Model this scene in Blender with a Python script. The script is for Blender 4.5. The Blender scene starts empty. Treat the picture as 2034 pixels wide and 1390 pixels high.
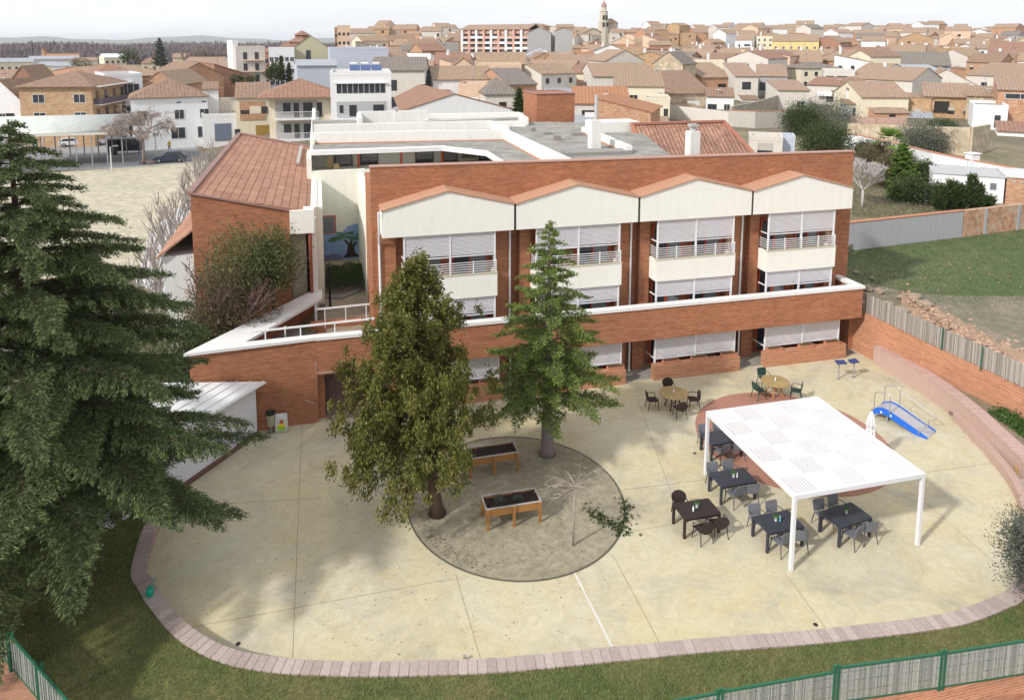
import bpy, bmesh, math, random
import numpy as np
from mathutils import Vector, Matrix
random.seed(7); rng = np.random.default_rng(7)
R = math.radians
scene = bpy.context.scene
COL = scene.collection

# ------------------------------------------------------------------ camera
F, PITCH, ROLL, CX, CY, YAW = 1432.1, 0.12599, -0.000668, 983.2, 262.1, 0.23948
CAMH = 17.0
_fw = np.array([math.sin(YAW)*math.cos(PITCH), math.cos(YAW)*math.cos(PITCH), -math.sin(PITCH)])
_r = np.array([math.cos(YAW), -math.sin(YAW), 0.0]); _u = np.cross(_r, _fw)
cam_d = bpy.data.cameras.new("camera"); cam = bpy.data.objects.new("camera", cam_d); COL.objects.link(cam)
cam_d.sensor_width = 36.0; cam_d.lens = F/2034*36
cam_d.shift_x = (1017-CX)/2034; cam_d.shift_y = (CY-695)/2034
cam_d.clip_start = 0.3; cam_d.clip_end = 20000
M = Matrix(((_r[0], _u[0], -_fw[0], 0), (_r[1], _u[1], -_fw[1], 0), (_r[2], _u[2], -_fw[2], CAMH), (0, 0, 0, 1)))
cam.matrix_world = M
scene.camera = cam

# ------------------------------------------------------------------ world, sun, exposure
SUN_AZ, SUN_EL = 64.6+180, 35.2          # compass angle (from +Y towards +X) of the sun, and its height
world = bpy.data.worlds.new("World"); scene.world = world; world.use_nodes = True
nt = world.node_tree; nt.nodes.clear()
wo = nt.nodes.new('ShaderNodeOutputWorld'); bg = nt.nodes.new('ShaderNodeBackground')
sky = nt.nodes.new('ShaderNodeTexSky'); sky.sky_type = 'NISHITA'; sky.sun_disc = False
sky.sun_elevation = R(SUN_EL); sky.sun_rotation = R(SUN_AZ); sky.air_density = 1.0; sky.dust_density = 2.2; sky.ozone_density = 1.0
tc = nt.nodes.new('ShaderNodeTexCoord'); mp = nt.nodes.new('ShaderNodeMapping'); mp.inputs['Scale'].default_value = (1.2, 1.2, 9.0)
nz = nt.nodes.new('ShaderNodeTexNoise'); nz.inputs['Scale'].default_value = 2.2; nz.inputs['Detail'].default_value = 7; nz.inputs['Roughness'].default_value = .6; nz.inputs['Distortion'].default_value = .6
cr = nt.nodes.new('ShaderNodeValToRGB'); cr.color_ramp.elements[0].position = .30; cr.color_ramp.elements[1].position = .62
cr.color_ramp.elements[0].color = (.80, .80, .80, 1); cr.color_ramp.elements[1].color = (.985, .985, .985, 1)
mx = nt.nodes.new('ShaderNodeMix'); mx.data_type = 'RGBA'
SKYW = 6.2
mx.inputs['B'].default_value = (SKYW*.965, SKYW*.985, SKYW*1.03, 1)     # thin bright cirrus veil
nt.links.new(tc.outputs['Generated'], mp.inputs[0]); nt.links.new(mp.outputs[0], nz.inputs['Vector'])
nt.links.new(nz.outputs[0], cr.inputs[0]); nt.links.new(cr.outputs[0], mx.inputs['Factor'])
nt.links.new(sky.outputs[0], mx.inputs['A']); nt.links.new(mx.outputs['Result'], bg.inputs['Color'])
bg.inputs['Strength'].default_value = 0.122
nt.links.new(bg.outputs[0], wo.inputs['Surface'])
sl = bpy.data.lights.new("sun", 'SUN'); sun = bpy.data.objects.new("sun", sl); COL.objects.link(sun)
sl.energy = 2.5; sl.angle = R(3.0); sl.color = (1, .965, .92)
_a = R(64.6); _e = R(SUN_EL)
sun.rotation_euler = Vector((math.sin(_a)*math.cos(_e), math.cos(_a)*math.cos(_e), -math.sin(_e))).to_track_quat('-Z', 'Y').to_euler()
sun.location = (-40, -20, 40)
scene.view_settings.view_transform = 'Standard'; scene.view_settings.look = 'None'
scene.view_settings.exposure = 0.53; scene.view_settings.gamma = 1.0
scene.render.engine = 'CYCLES'
scene.cycles.max_bounces = 6; scene.cycles.diffuse_bounces = 3; scene.cycles.transparent_max_bounces = 12

# ------------------------------------------------------------------ photo pixel -> point of the place
def ray(x, y): return _fw + _r*(x-CX)/F - _u*(y-CY)/F
def at(x, y, z=0.0):
    d = ray(x, y); k = (z-CAMH)/d[2]; return (d[0]*k, d[1]*k, z)
def onY(x, y, Y):
    d = ray(x, y); k = Y/d[1]; return (d[0]*k, Y, d[2]*k+CAMH)
def sstep(a, b, x):
    t = min(1, max(0, (x-a)/(b-a))); return t*t*(3-2*t)
def tz(x, y):
    if y < 31.62 and -7 < x < 29.28: return 0.0
    if y < 35.05 and -.5 < x < 29.28: return 0.0
    if y < 31.62 and x <= -7: base = 0.0
    elif x >= 29.28: base = 2.45+.5*sstep(40, 60, y)
    else: base = 3.0*sstep(-.15, -.02, x/max(y, 40.0))
    if y > 120:
        t = x/y
        lat = sstep(-.22, .12, t)
        base += lat*13.0*sstep(120, 560, y)*(0.75+.25*sstep(.2, .6, t))
        if y > 700: base = base*(1-.75*sstep(700, 1300, y))
    return base
def hit(px, py, h=0.0):
    d = ray(px, py); k = 60.0
    for _ in range(4000):
        x, y, z = d[0]*k, d[1]*k, CAMH+d[2]*k
        if z <= tz(x, y)+h or y > 900: break
        k += .4
    return x, y, tz(x, y)

# ------------------------------------------------------------------ materials
MATS = {}
def mat(name, col=(.5, .5, .5), rough=.8, kind='plain', col2=None, scale=1.0, amt=.25, metal=0.0, bump=0.0, alpha=None, spec=.3, **k):
    if name in MATS: return MATS[name]
    m = bpy.data.materials.new(name); m.use_nodes = True; MATS[name] = m
    t = m.node_tree; N = t.nodes; L = t.links; b = N['Principled BSDF']
    b.inputs['Roughness'].default_value = rough; b.inputs['Metallic'].default_value = metal; b.inputs['Specular IOR Level'].default_value = spec
    c2 = col2 or tuple(c*(1-amt) for c in col)
    def node(ty, **kw):
        n = N.new(ty)
        for a, v in kw.items(): setattr(n, a, v)
        return n
    def noise(vec, s, det=4, ro=.55, dist=0):
        n = node('ShaderNodeTexNoise'); n.inputs['Scale'].default_value = s; n.inputs['Detail'].default_value = det; n.inputs['Roughness'].default_value = ro; n.inputs['Distortion'].default_value = dist
        L.new(vec, n.inputs['Vector']); return n.outputs[0]
    def ramp(f, a, bb, ca, cb):
        r = node('ShaderNodeValToRGB'); e = r.color_ramp.elements; e[0].position = a; e[1].position = bb; e[0].color = (*ca, 1); e[1].color = (*cb, 1); L.new(f, r.inputs[0]); return r.outputs[0]
    def mix(f, a, bb, mode='MIX'):
        x = node('ShaderNodeMix', data_type='RGBA', blend_type=mode)
        if isinstance(f, float): x.inputs['Factor'].default_value = f
        else: L.new(f, x.inputs['Factor'])
        for s, v in (('A', a), ('B', bb)):
            if isinstance(v, tuple): x.inputs[s].default_value = (*v, 1)
            else: L.new(v, x.inputs[s])
        return x.outputs['Result']
    def mapping(src, sc):
        mm = node('ShaderNodeMapping'); mm.inputs['Scale'].default_value = sc; L.new(src, mm.inputs[0]); return mm.outputs[0]
    tcn = node('ShaderNodeTexCoord'); obj = tcn.outputs['Object']; uv = tcn.outputs['UV']
    geo = node('ShaderNodeNewGeometry'); pos = geo.outputs['Position']; isl = geo.outputs['Random Per Island']
    hb = None
    if kind == 'plain':
        f = noise(pos, 1.3*scale, 6, .65); out = ramp(f, .3, .7, c2, col)
        f2 = noise(pos, 14*scale, 3); out = mix(.35, out, ramp(f2, .3, .75, tuple(c*.8 for c in col), tuple(min(1, c*1.12) for c in col)))
        hb = f2
    elif kind == 'stucco':     # weathered render: faint vertical run stains
        f = noise(mapping(uv, (1.8, .22, 1)), 2.0*scale, 6, .7); out = ramp(f, .25, .62, c2, col)
        f2 = noise(pos, 5*scale, 5, .7); out = mix(.25, out, ramp(f2, .35, .7, tuple(c*.82 for c in col), col)); hb = f2
    elif kind == 'brick':
        br = node('ShaderNodeTexBrick'); L.new(uv, br.inputs['Vector'])
        br.inputs['Scale'].default_value = 1.0; br.inputs['Brick Width'].default_value = .25*k.get('bs', 1); br.inputs['Row Height'].default_value = .07*k.get('bs', 1)
        br.inputs['Mortar Size'].default_value = .006*k.get('bs', 1); br.inputs['Mortar Smooth'].default_value = .4; br.inputs['Bias'].default_value = 0
        br.inputs['Color1'].default_value = (*col, 1); br.inputs['Color2'].default_value = (*c2, 1); br.inputs['Mortar'].default_value = (*k.get('mortar', (.36, .25, .19)), 1)
        f = noise(mapping(uv, (.22, 4.5, 1)), 2.6, 6, .7); st = ramp(f, .28, .72, (.70, .67, .66), (1.16, 1.13, 1.10))
        out = mix(1.0, br.outputs[0], st, 'MULTIPLY')
        f3 = noise(uv, .5, 5, .65); out = mix(.8, out, ramp(f3, .3, .7, (.85, .84, .84), (1.1, 1.08, 1.05)), 'MULTIPLY')
        f4 = noise(mapping(uv, (1.2, .5, 1)), 1.1, 6, .7); out = mix(ramp(f4, .66, .82, (0, 0, 0), (.35, .35, .35)), out, (.56, .42, .34))
        hb = br.outputs[1]; bump = bump or .15
    elif kind == 'tile':       # curved tile rows running down the slope
        w = node('ShaderNodeTexWave', wave_type='BANDS', bands_direction='X'); w.inputs['Scale'].default_value = k.get('ts', 1.25); w.inputs['Distortion'].default_value = k.get('td', .5); w.inputs['Detail'].default_value = 1
        L.new(uv, w.inputs['Vector'])
        f = noise(uv, (.45 if not k.get('town') else 1.1)*scale, 7, .8); base = ramp(f, .34, .64, c2, col)
        f2 = noise(mapping(uv, (4.0, 2.4, 1)), 1.0, 3, .8); base = mix(.75, base, ramp(f2, .32, .7, (.55, .52, .5), (1.3, 1.22, 1.15)), 'MULTIPLY')
        out = mix(k.get('tw', .7), base, ramp(w.outputs[1], .0, .45, (.42, .38, .36), (1.08, 1.08, 1.08)), 'MULTIPLY'); hb = w.outputs[1]; bump = bump or .3
    elif kind == 'slab':       # large flat roof tiles with dark running joints
        br = node('ShaderNodeTexBrick'); L.new(mapping(uv, (1, 1, 1)), br.inputs['Vector']); br.offset = 0.0
        br.inputs['Scale'].default_value = 1.0; br.inputs['Brick Width'].default_value = 1.3; br.inputs['Row Height'].default_value = .42; br.inputs['Mortar Size'].default_value = .02
        br.inputs['Color1'].default_value = (*col, 1); br.inputs['Color2'].default_value = (*c2, 1); br.inputs['Mortar'].default_value = (.12, .055, .035, 1)
        f = noise(uv, .9, 7, .7); out = mix(.8, br.outputs[0], ramp(f, .3, .7, (.72, .7, .7), (1.2, 1.17, 1.15)), 'MULTIPLY'); hb = br.outputs[1]; bump = .2
    elif kind == 'patio':
        f = noise(pos, .22, 8, .62, .6); out = ramp(f, .33, .66, col, c2)
        f2 = noise(pos, .55, 7, .7, 1.2); out = mix(ramp(f2, .48, .70, (0, 0, 0), (.55, .55, .55)), out, (.50, .39, .21))
        f5 = noise(pos, .32, 6, .7, .8); out = mix(ramp(f5, .50, .70, (0, 0, 0), (.6, .6, .6)), out, (.33, .315, .275))
        f3 = noise(pos, 1.6, 8, .78, 2.2); out = mix(.8, out, ramp(f3, .3, .7, (.80, .79, .78), (1.12, 1.12, 1.08)), 'MULTIPLY')
        f4 = noise(pos, 22, 4, .8); out = mix(.5, out, ramp(f4, .2, .8, (.85, .85, .85), (1.12, 1.12, 1.12)), 'MULTIPLY'); hb = f4
    elif kind == 'ground':     # patchy soil or grass between two colours with a third in blotches
        f = noise(pos, .5*scale, 8, .7, .4); out = ramp(f, .36, .64, col, c2)
        f2 = noise(pos, 3.4*scale, 7, .8); out = mix(.9, out, ramp(f2, .3, .7, (.6, .6, .6), (1.35, 1.35, 1.3)), 'MULTIPLY')
        f3 = noise(pos, 24*scale, 4, .8); out = mix(.9, out, ramp(f3, .25, .75, (.62, .62, .62), (1.35, 1.35, 1.35)), 'MULTIPLY'); hb = f3; bump = bump or .5
    elif kind == 'paving':
        br = node('ShaderNodeTexBrick'); L.new(uv, br.inputs['Vector']); br.offset = k.get('off', .5)
        br.inputs['Scale'].default_value = 1.0; br.inputs['Brick Width'].default_value = k.get('pw', .4); br.inputs['Row Height'].default_value = k.get('ph', .4); br.inputs['Mortar Size'].default_value = .012
        br.inputs['Color1'].default_value = (*col, 1); br.inputs['Color2'].default_value = (*c2, 1); br.inputs['Mortar'].default_value = tuple(c*.5 for c in col)+(1,)
        f = noise(pos, 1.3, 7, .7); out = mix(.8, br.outputs[0], ramp(f, .3, .7, (.72, .72, .72), (1.15, 1.15, 1.15)), 'MULTIPLY')
    elif kind == 'gravel':
        f = noise(pos, .8*scale, 8, .75); out = ramp(f, .35, .68, c2, col)
        f2 = noise(mapping(pos, (3, 3, 3)), 6*scale, 5, .85); out = mix(.9, out, ramp(f2, .3, .7, (.55, .55, .55), (1.35, 1.35, 1.35)), 'MULTIPLY'); hb = f2; bump = .4
    elif kind == 'island':     # every loose piece its own tone
        out = ramp(isl, 0, 1, c2, col); f = noise(pos, 12*scale, 4, .7); out = mix(.6, out, ramp(f, .3, .7, (.75, .75, .75), (1.2, 1.2, 1.2)), 'MULTIPLY'); hb = f
    elif kind == 'leaf':
        c3 = k.get('col3', col)
        f = noise(pos, k.get('ns', .55), 3, .6)
        big = ramp(f, .35, .65, col, c3)
        out = mix(ramp(isl, .15, .95, (0, 0, 0), (1, 1, 1)), big, c2)
    elif kind == 'streak':     # reed or timber, streaked up and down
        f = noise(mapping(uv, (28*scale, 1.2, 1)), 1.0, 4, .8); out = ramp(f, .3, .7, c2, col)
        f2 = noise(mapping(uv, (1, 1, 1)), 1.0, 5, .7); out = mix(.6, out, ramp(f2, .3, .7, (.75, .75, .75), (1.15, 1.15, 1.15)), 'MULTIPLY'); hb = f; bump = bump or .4
    elif kind == 'stone':
        v = node('ShaderNodeTexVoronoi'); v.inputs['Scale'].default_value = 2.4*scale; L.new(uv, v.inputs['Vector'])
        bw = node('ShaderNodeRGBToBW'); L.new(v.outputs['Color'], bw.inputs[0]); out = ramp(bw.outputs[0], .25, .75, c2, col)
        out = mix(ramp(v.outputs['Distance'], .5, .75, (0, 0, 0), (.6, .6, .6)), out, k.get('mortar', (.42, .36, .28)))
        f = noise(uv, .7, 6, .7); out = mix(.7, out, ramp(f, .3, .7, (.72, .7, .68), (1.2, 1.18, 1.15)), 'MULTIPLY'); hb = v.outputs['Distance']; bump = .2
    elif kind == 'flat':
        rgb = node('ShaderNodeRGB'); rgb.outputs[0].default_value = (*col, 1); out = rgb.outputs[0]
        f = noise(pos, 3*scale, 3); out = mix(.4, out, ramp(f, .3, .7, (.85, .85, .85), (1.08, 1.08, 1.08)), 'MULTIPLY')
    L.new(out, b.inputs['Base Color'])
    if bump and hb is not None:
        bp = node('ShaderNodeBump'); bp.inputs['Strength'].default_value = bump; bp.inputs['Distance'].default_value = .02; L.new(hb, bp.inputs['Height']); L.new(bp.outputs[0], b.inputs['Normal'])
    if kind == 'leaf':
        tr = node('ShaderNodeBsdfTranslucent'); L.new(out, tr.inputs[0]); ms = node('ShaderNodeMixShader'); ms.inputs[0].default_value = .28
        L.new(b.outputs[0], ms.inputs[1]); L.new(tr.outputs[0], ms.inputs[2]); L.new(ms.outputs[0], N['Material Output'].inputs['Surface'])
    return m
def glass(name='dark_glass', col=(.03, .04, .055)):
    if name in MATS: return MATS[name]
    m = mat(name, col, .08, 'flat', spec=.8); return m

# ------------------------------------------------------------------ mesh builder
class MB:
    def __init__(s): s.v = []; s.f = []; s.m = []; s.cur = 0
    def slot(s, i): s.cur = i; return s
    def add(s, vs, fs):
        o = len(s.v); s.v += [tuple(map(float, p)) for p in vs]; s.f += [tuple(i+o for i in f) for f in fs]; s.m += [s.cur]*len(fs); return s
    def box(s, x0, x1, y0, y1, z0, z1):
        v = [(x, y, z) for z in (z0, z1) for y in (y0, y1) for x in (x0, x1)]
        return s.add(v, [(0, 2, 3, 1), (4, 5, 7, 6), (0, 1, 5, 4), (2, 6, 7, 3), (0, 4, 6, 2), (1, 3, 7, 5)])
    def obox(s, c, sz, rot=0, tilt=0):
        ca, sa = math.cos(rot), math.sin(rot); ct, st = math.cos(tilt), math.sin(tilt); vs = []
        for z in (-.5, .5):
            for y in (-.5, .5):
                for x in (-.5, .5):
                    X, Y, Z = x*sz[0], y*sz[1], z*sz[2]; Y, Z = Y*ct-Z*st, Y*st+Z*ct
                    vs.append((c[0]+X*ca-Y*sa, c[1]+X*sa+Y*ca, c[2]+Z))
        return s.add(vs, [(0, 2, 3, 1), (4, 5, 7, 6), (0, 1, 5, 4), (2, 6, 7, 3), (0, 4, 6, 2), (1, 3, 7, 5)])
    def bar(s, a, b, w, h=None, up=(0, 0, 1)):
        h = h or w; a = Vector(a); b = Vector(b); d = (b-a).normalized(); u = Vector(up)
        if abs(d.dot(u)) > .98: u = Vector((0, 1, 0))
        x = d.cross(u).normalized()*w/2; y = x.cross(d).normalized()*h/2
        vs = [a-x-y, a+x-y, a+x+y, a-x+y, b-x-y, b+x-y, b+x+y, b-x+y]
        return s.add(vs, [(0, 3, 2, 1), (4, 5, 6, 7), (0, 1, 5, 4), (1, 2, 6, 5), (2, 3, 7, 6), (3, 0, 4, 7)])
    def prism(s, poly, z0, z1):
        """poly (x,y) or (x,y,ztop); z0 bottom"""
        n = len(poly); P2 = [(p[0], p[1]) for p in poly]
        ar = sum(P2[i][0]*P2[(i+1) % n][1]-P2[(i+1) % n][0]*P2[i][1] for i in range(n))
        if ar < 0: poly = poly[::-1]
        bo = [(p[0], p[1], z0) for p in poly]; to = [(p[0], p[1], p[2] if len(p) > 2 else z1) for p in poly]
        return s.add(bo+to, [tuple(range(n-1, -1, -1)), tuple(range(n, 2*n))]+[(i, (i+1) % n, n+(i+1) % n, n+i) for i in range(n)])
    def xprism(s, poly, y0, y1):
        """poly in (x,z), extruded along y"""
        n = len(poly); ar = sum(poly[i][0]*poly[(i+1) % n][1]-poly[(i+1) % n][0]*poly[i][1] for i in range(n))
        if ar < 0: poly = poly[::-1]
        a = [(p[0], y0, p[1]) for p in poly]; b = [(p[0], y1, p[1]) for p in poly]
        return s.add(a+b, [tuple(range(n)), tuple(range(2*n-1, n-1, -1))]+[((i+1) % n, i, n+i, n+(i+1) % n) for i in range(n)])
    def slab(s, pts, th):
        """thick sheet under the polygon pts (3D)"""
        n = len(pts); a = [Vector(p) for p in pts]; b = [p-Vector((0, 0, th)) for p in a]
        return s.add(a+b, [tuple(range(n)), tuple(range(2*n-1, n-1, -1))]+[((i+1) % n, i, n+i, n+(i+1) % n) for i in range(n)])
    def tube(s, pts, r, n=8, cap=True):
        pts = [Vector(p) for p in pts]; rs = r if isinstance(r, (list, tuple)) else [r]*len(pts); o = len(s.v); vs = []; fs = []
        pu = None
        for i, p in enumerate(pts):
            d = (pts[min(i+1, len(pts)-1)]-pts[max(i-1, 0)]).normalized()
            if pu is None: pu = Vector((1, 0, 0)) if abs(d.x) < .9 else Vector((0, 1, 0))
            x = (pu-d*pu.dot(d)).normalized(); y = d.cross(x); pu = x
            for k in range(n):
                a = 2*math.pi*k/n; vs.append(p+(x*math.cos(a)+y*math.sin(a))*rs[i])
        for i in range(len(pts)-1):
            for k in range(n): fs.append((i*n+k, i*n+(k+1) % n, (i+1)*n+(k+1) % n, (i+1)*n+k))
        if cap: fs += [tuple(range(n-1, -1, -1)), tuple(range((len(pts)-1)*n, len(pts)*n))]
        return s.add(vs, fs)
    def lathe(s, c, prof, n=16):
        vs = []; fs = []
        for (r, z) in prof:
            for k in range(n): a = 2*math.pi*k/n; vs.append((c[0]+r*math.cos(a), c[1]+r*math.sin(a), c[2]+z))
        for i in range(len(prof)-1):
            for k in range(n): fs.append((i*n+k, i*n+(k+1) % n, (i+1)*n+(k+1) % n, (i+1)*n+k))
        fs += [tuple(range(n-1, -1, -1)), tuple(range((len(prof)-1)*n, len(prof)*n))]
        return s.add(vs, fs)
    def mesh(s, name, mats, origin=None, smooth=False):
        me = bpy.data.meshes.new(name); o = origin or (0, 0, 0)
        me.from_pydata([(p[0]-o[0], p[1]-o[1], p[2]-o[2]) for p in s.v], [], s.f)
        if not isinstance(mats, (list, tuple)): mats = [mats]
        for m_ in mats: me.materials.append(m_)
        me.polygons.foreach_set('material_index', s.m)
        if smooth: me.polygons.foreach_set('use_smooth', [True]*len(s.f))
        uvl = me.uv_layers.new(name='UVMap'); data = np.zeros(len(me.loops)*2, dtype=np.float32)
        me.update()
        for p in me.polygons:
            nn = p.normal
            if abs(nn.z) > .995: t = Vector((1, 0, 0)); bt = Vector((0, 1, 0))
            else: t = Vector((-nn.y, nn.x, 0)).normalized(); bt = nn.cross(t)
            for li in p.loop_indices:
                co = s.v[me.loops[li].vertex_index]; cv = Vector(co); data[li*2] = cv.dot(t); data[li*2+1] = cv.dot(bt)
        uvl.data.foreach_set('uv', data)
        return me
    def build(s, name, mats, parent=None, world=False, smooth=False, bevel=0):
        o = tuple(parent.location) if (parent is not None and world) else (0, 0, 0)
        ob = bpy.data.objects.new(name, s.mesh(name, mats, o, smooth)); COL.objects.link(ob)
        if parent is not None: ob.parent = parent
        if bevel:
            bv = ob.modifiers.new('bevel', 'BEVEL'); bv.width = bevel; bv.segments = 2; bv.limit_method = 'ANGLE'
        return ob
def tag(o, label=None, cat=None, group=None, kind=None):
    if label: o['label'] = label
    if cat: o['category'] = cat
    if group: o['group'] = group
    if kind: o['kind'] = kind
    return o
def thing(name, label, cat, loc=(0, 0, 0), rz=0, group=None):
    o = bpy.data.objects.new(name, None); COL.objects.link(o); o.empty_display_size = .2
    o.location = loc; o.rotation_euler = (0, 0, rz); return tag(o, label, cat, group)
def sub(mb, name, mats, par, **kw):
    """sub-part: mesh given in the coordinates of the thing, parent is a part (which sits at the thing's origin)"""
    ob = bpy.data.objects.new(name, mb.mesh(name, mats, tuple(par.parent.location) if kw.get('world') else (0, 0, 0))); COL.objects.link(ob); ob.parent = par; return ob
def copy_tree(o, parent=None):
    c = o.copy(); COL.objects.link(c)
    if parent is not None: c.parent = parent; c.matrix_parent_inverse = o.matrix_parent_inverse.copy()
    for ch in o.children: copy_tree(ch, c)
    return c
def quads(name, V, mat_, parent, nv=4):
    """V: (n, nv, 3) loose faces"""
    n = V.shape[0]; me = bpy.data.meshes.new(name)
    me.vertices.add(n*nv); me.vertices.foreach_set('co', V.reshape(-1).astype(np.float32))
    me.loops.add(n*nv); me.loops.foreach_set('vertex_index', np.arange(n*nv, dtype=np.int32))
    me.polygons.add(n); me.polygons.foreach_set('loop_start', np.arange(0, n*nv, nv, dtype=np.int32)); me.polygons.foreach_set('loop_total', np.full(n, nv, dtype=np.int32))
    me.update(calc_edges=True); me.validate(); me.materials.append(mat_)
    ob = bpy.data.objects.new(name, me); COL.objects.link(ob)
    if parent is not None: ob.parent = parent
    return ob
# ------------------------------------------------------------------ materials used everywhere
brick = mat('orange_brick', (.445, .188, .094), .85, 'brick', col2=(.315, .122, .062), mortar=(.40, .25, .17))
brick_lt = mat('pale_orange_brick', (.55, .27, .155), .85, 'brick', col2=(.43, .20, .11), mortar=(.46, .32, .24))
cream = mat('cream_render', (.86, .845, .775), .85, 'stucco', col2=(.78, .765, .69))
white = mat('white_paint', (.80, .80, .80), .5, 'plain', amt=.08)
white_cop = mat('white_coping', (.80, .79, .77), .6, 'plain', amt=.14)
terra = mat('terracotta', (.55, .24, .14), .8, 'plain', amt=.2)
redframe = mat('red_frame', (.50, .09, .035), .5, 'flat')
gl = glass()
grass_m = mat('lawn', (.16, .15, .06), .95, 'ground', col2=(.07, .105, .028), scale=1.0)
# ------------------------------------------------------------------ ground: one sheet to the horizon
def build_ground():
    xs = [-9000, -5000, -2800, -1600, -1000, -700]+list(np.arange(-520, -60, 20))+list(np.arange(-60, -8, 4))+[-7.01, -6.99, -5.62, -5.58, -4, -2, -.52, -.48]+list(np.arange(0, 28, 4))+[29.24, 29.32]+list(np.arange(30, 100, 4))+list(np.arange(100, 620, 20))+[700, 1000, 1600, 2800, 5000, 9000]
    ys = [-300, -60, 0, 8, 12, 16, 20, 24, 27, 28, 29, 30, 31, 31.58, 31.66, 33, 35.0, 35.1, 37, 40, 44]+list(np.arange(48, 130, 6))+list(np.arange(130, 700, 15))+[760, 850, 1000, 1300, 1800, 2600, 4000, 6500, 12000]
    vs = [(x, y, tz(x, y)-.03) for y in ys for x in xs]; n = len(xs)
    fs = [(j*n+i, j*n+i+1, (j+1)*n+i+1, (j+1)*n+i) for j in range(len(ys)-1) for i in range(n-1)]
    m = MB(); m.add(vs, fs)
    return m.build('ground', mat('dry_ground', (.20, .17, .115), .95, 'ground', col2=(.15, .135, .09), scale=.3))
tag(build_ground(), kind='structure')

def spline(pts, n, closed=False):
    pts = [Vector((*p[:2], p[2] if len(p) > 2 else 0)) for p in pts]; out = []; N = len(pts)
    rngs = range(N if closed else N-1)
    for i in rngs:
        g = lambda j: pts[j % N] if closed else pts[min(max(j, 0), N-1)]
        a, b, c, d = g(i-1), g(i), g(i+1), g(i+2)
        for k in range(n):
            t = k/n; out.append(.5*((2*b)+(-a+c)*t+(2*a-5*b+4*c-d)*t*t+(-a+3*b-3*c+d)*t**3))
    if not closed: out.append(pts[-1])
    return out
KERB = [(262, 1105), (262, 1130), (275, 1165), (300, 1205), (350, 1262), (430, 1308), (530, 1330), (650, 1338), (800, 1339), (1000, 1331), (1200, 1312), (1400, 1292), (1600, 1277), (1800, 1255), (1900, 1240), (1960, 1222), (2010, 1200), (2034, 1185)]
kpts = [at(x, y, .36)[:2] for x, y in KERB]
front = [(-6.0, 26.6), (-6.3, 25.4)]+kpts[1:]+[(22.9, 16.7), (24.6, 18.0), (25.9, 20.1)]
inner_off = .40
def offset(P_, d):
    out = []
    for i, p in enumerate(P_):
        t = (P_[min(i+1, len(P_)-1)]-P_[max(i-1, 0)]); t.z = 0; t.normalize(); out.append(p+Vector((-t.y, t.x, 0))*d)
    return out
fs_ = spline(front, 8)
# patio slab
patio_poly = [(p.x, p.y) for p in offset(fs_, inner_off*.5)]+[(26.7, 21.5), (27.5, 23.5), (28.0, 25.5), (28.3, 28), (28.5, 31.6), (28.5, 33.4), (-.6, 33.4), (-.6, 31.45), (-5.5, 31.4), (-6.2, 29)]
m = MB(); m.prism(patio_poly, -.1, .02)
patio_m = mat('patio_concrete', (.58, .51, .32), .8, 'patio', col2=(.555, .52, .405))
tag(m.build('patio', patio_m), kind='structure')
# expansion joints and the painted line
def strip_path(m, pts, w, z):
    P_ = [Vector((*p, 0)) for p in pts]; a = offset(P_, w/2); b = offset(P_, -w/2)
    for i in range(len(P_)-1):
        q = [a[i], b[i], b[i+1], a[i+1]]; m.add([(p.x, p.y, z) for p in q], [(0, 1, 2, 3)])
m = MB()
joints = [((600, 842), (581, 1312)), ((905, 1140), (957, 1318)), ((1217, 1103), (1320, 1296)), ((1265, 790), (1340, 1000)), ((375, 1247), (900, 1150)), ((420, 1002), (640, 990)),
          ((1225, 975), (1420, 950)), ((1240, 1060), (1340, 1040)), ((1560, 1140), (1660, 1275)), ((1830, 940), (2010, 915)), ((1440, 745), (1500, 800)), ((930, 852), (1300, 780)), ((1840, 1000), (1990, 1130))]
for a, b in joints: strip_path(m, [at(*a)[:2], at(*b)[:2]], .018, .024)
tag(m.build('patio_joints', mat('joint', (.36, .26, .15), .9)), kind='structure')
m = MB(); strip_path(m, [at(1141, 1138)[:2], at(1224, 1302)[:2]], .07, .026); strip_path(m, [at(1248, 970)[:2], at(1398, 952)[:2]], .025, .026)
tag(m.build('painted_line', mat('line_paint', (.72, .70, .64), .7)), kind='structure')
# red disc and sandy planting circle
def disc(name, c, rx, ry, z, mt, n=72, rot=0):
    m = MB(); ca, sa = math.cos(rot), math.sin(rot)
    m.add([(c[0]+rx*math.cos(a)*ca-ry*math.sin(a)*sa, c[1]+rx*math.cos(a)*sa+ry*math.sin(a)*ca, z) for a in [2*math.pi*k/n for k in range(n)]], [tuple(range(n))]); return m.build(name, mt)
tag(disc('red_paving_circle', (19.3, 25.3), 3.95, 4.05, .028, mat('red_concrete', (.40, .20, .145), .85, 'plain', amt=.22, scale=1.5)), kind='structure')
tag(disc('sand_circle', (6.68, 24.15), 4.0, 4.2, .030, mat('sandy_soil', (.35, .305, .225), .95, 'ground', col2=(.275, .25, .175), scale=1.1)), kind='structure')
m = MB(); ring = [(6.68+4.0*math.cos(a), 24.15+4.2*math.sin(a)) for a in [2*math.pi*k/72 for k in range(73)]]; strip_path(m, ring, .07, .036)
tag(m.build('sand_circle_edging', mat('dark_edging', (.12, .115, .08), .9)), kind='structure')
# lawn in front
lawn_poly = [(p.x, p.y) for p in offset(fs_, inner_off*.6)]+[(26.9, 20), (30, 12.0), (18.5, 13.0), (12.2, 13.7), (9, 13.9), (4, 14.3), (-5.6, 15.2), (-6.3, 17.6), (-9.1, 20.8), (-12, 26), (-12, 31), (-6.2, 31)]
m = MB(); m.prism(lawn_poly, -.08, .315); tag(m.build('lawn', grass_m), kind='structure')
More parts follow.
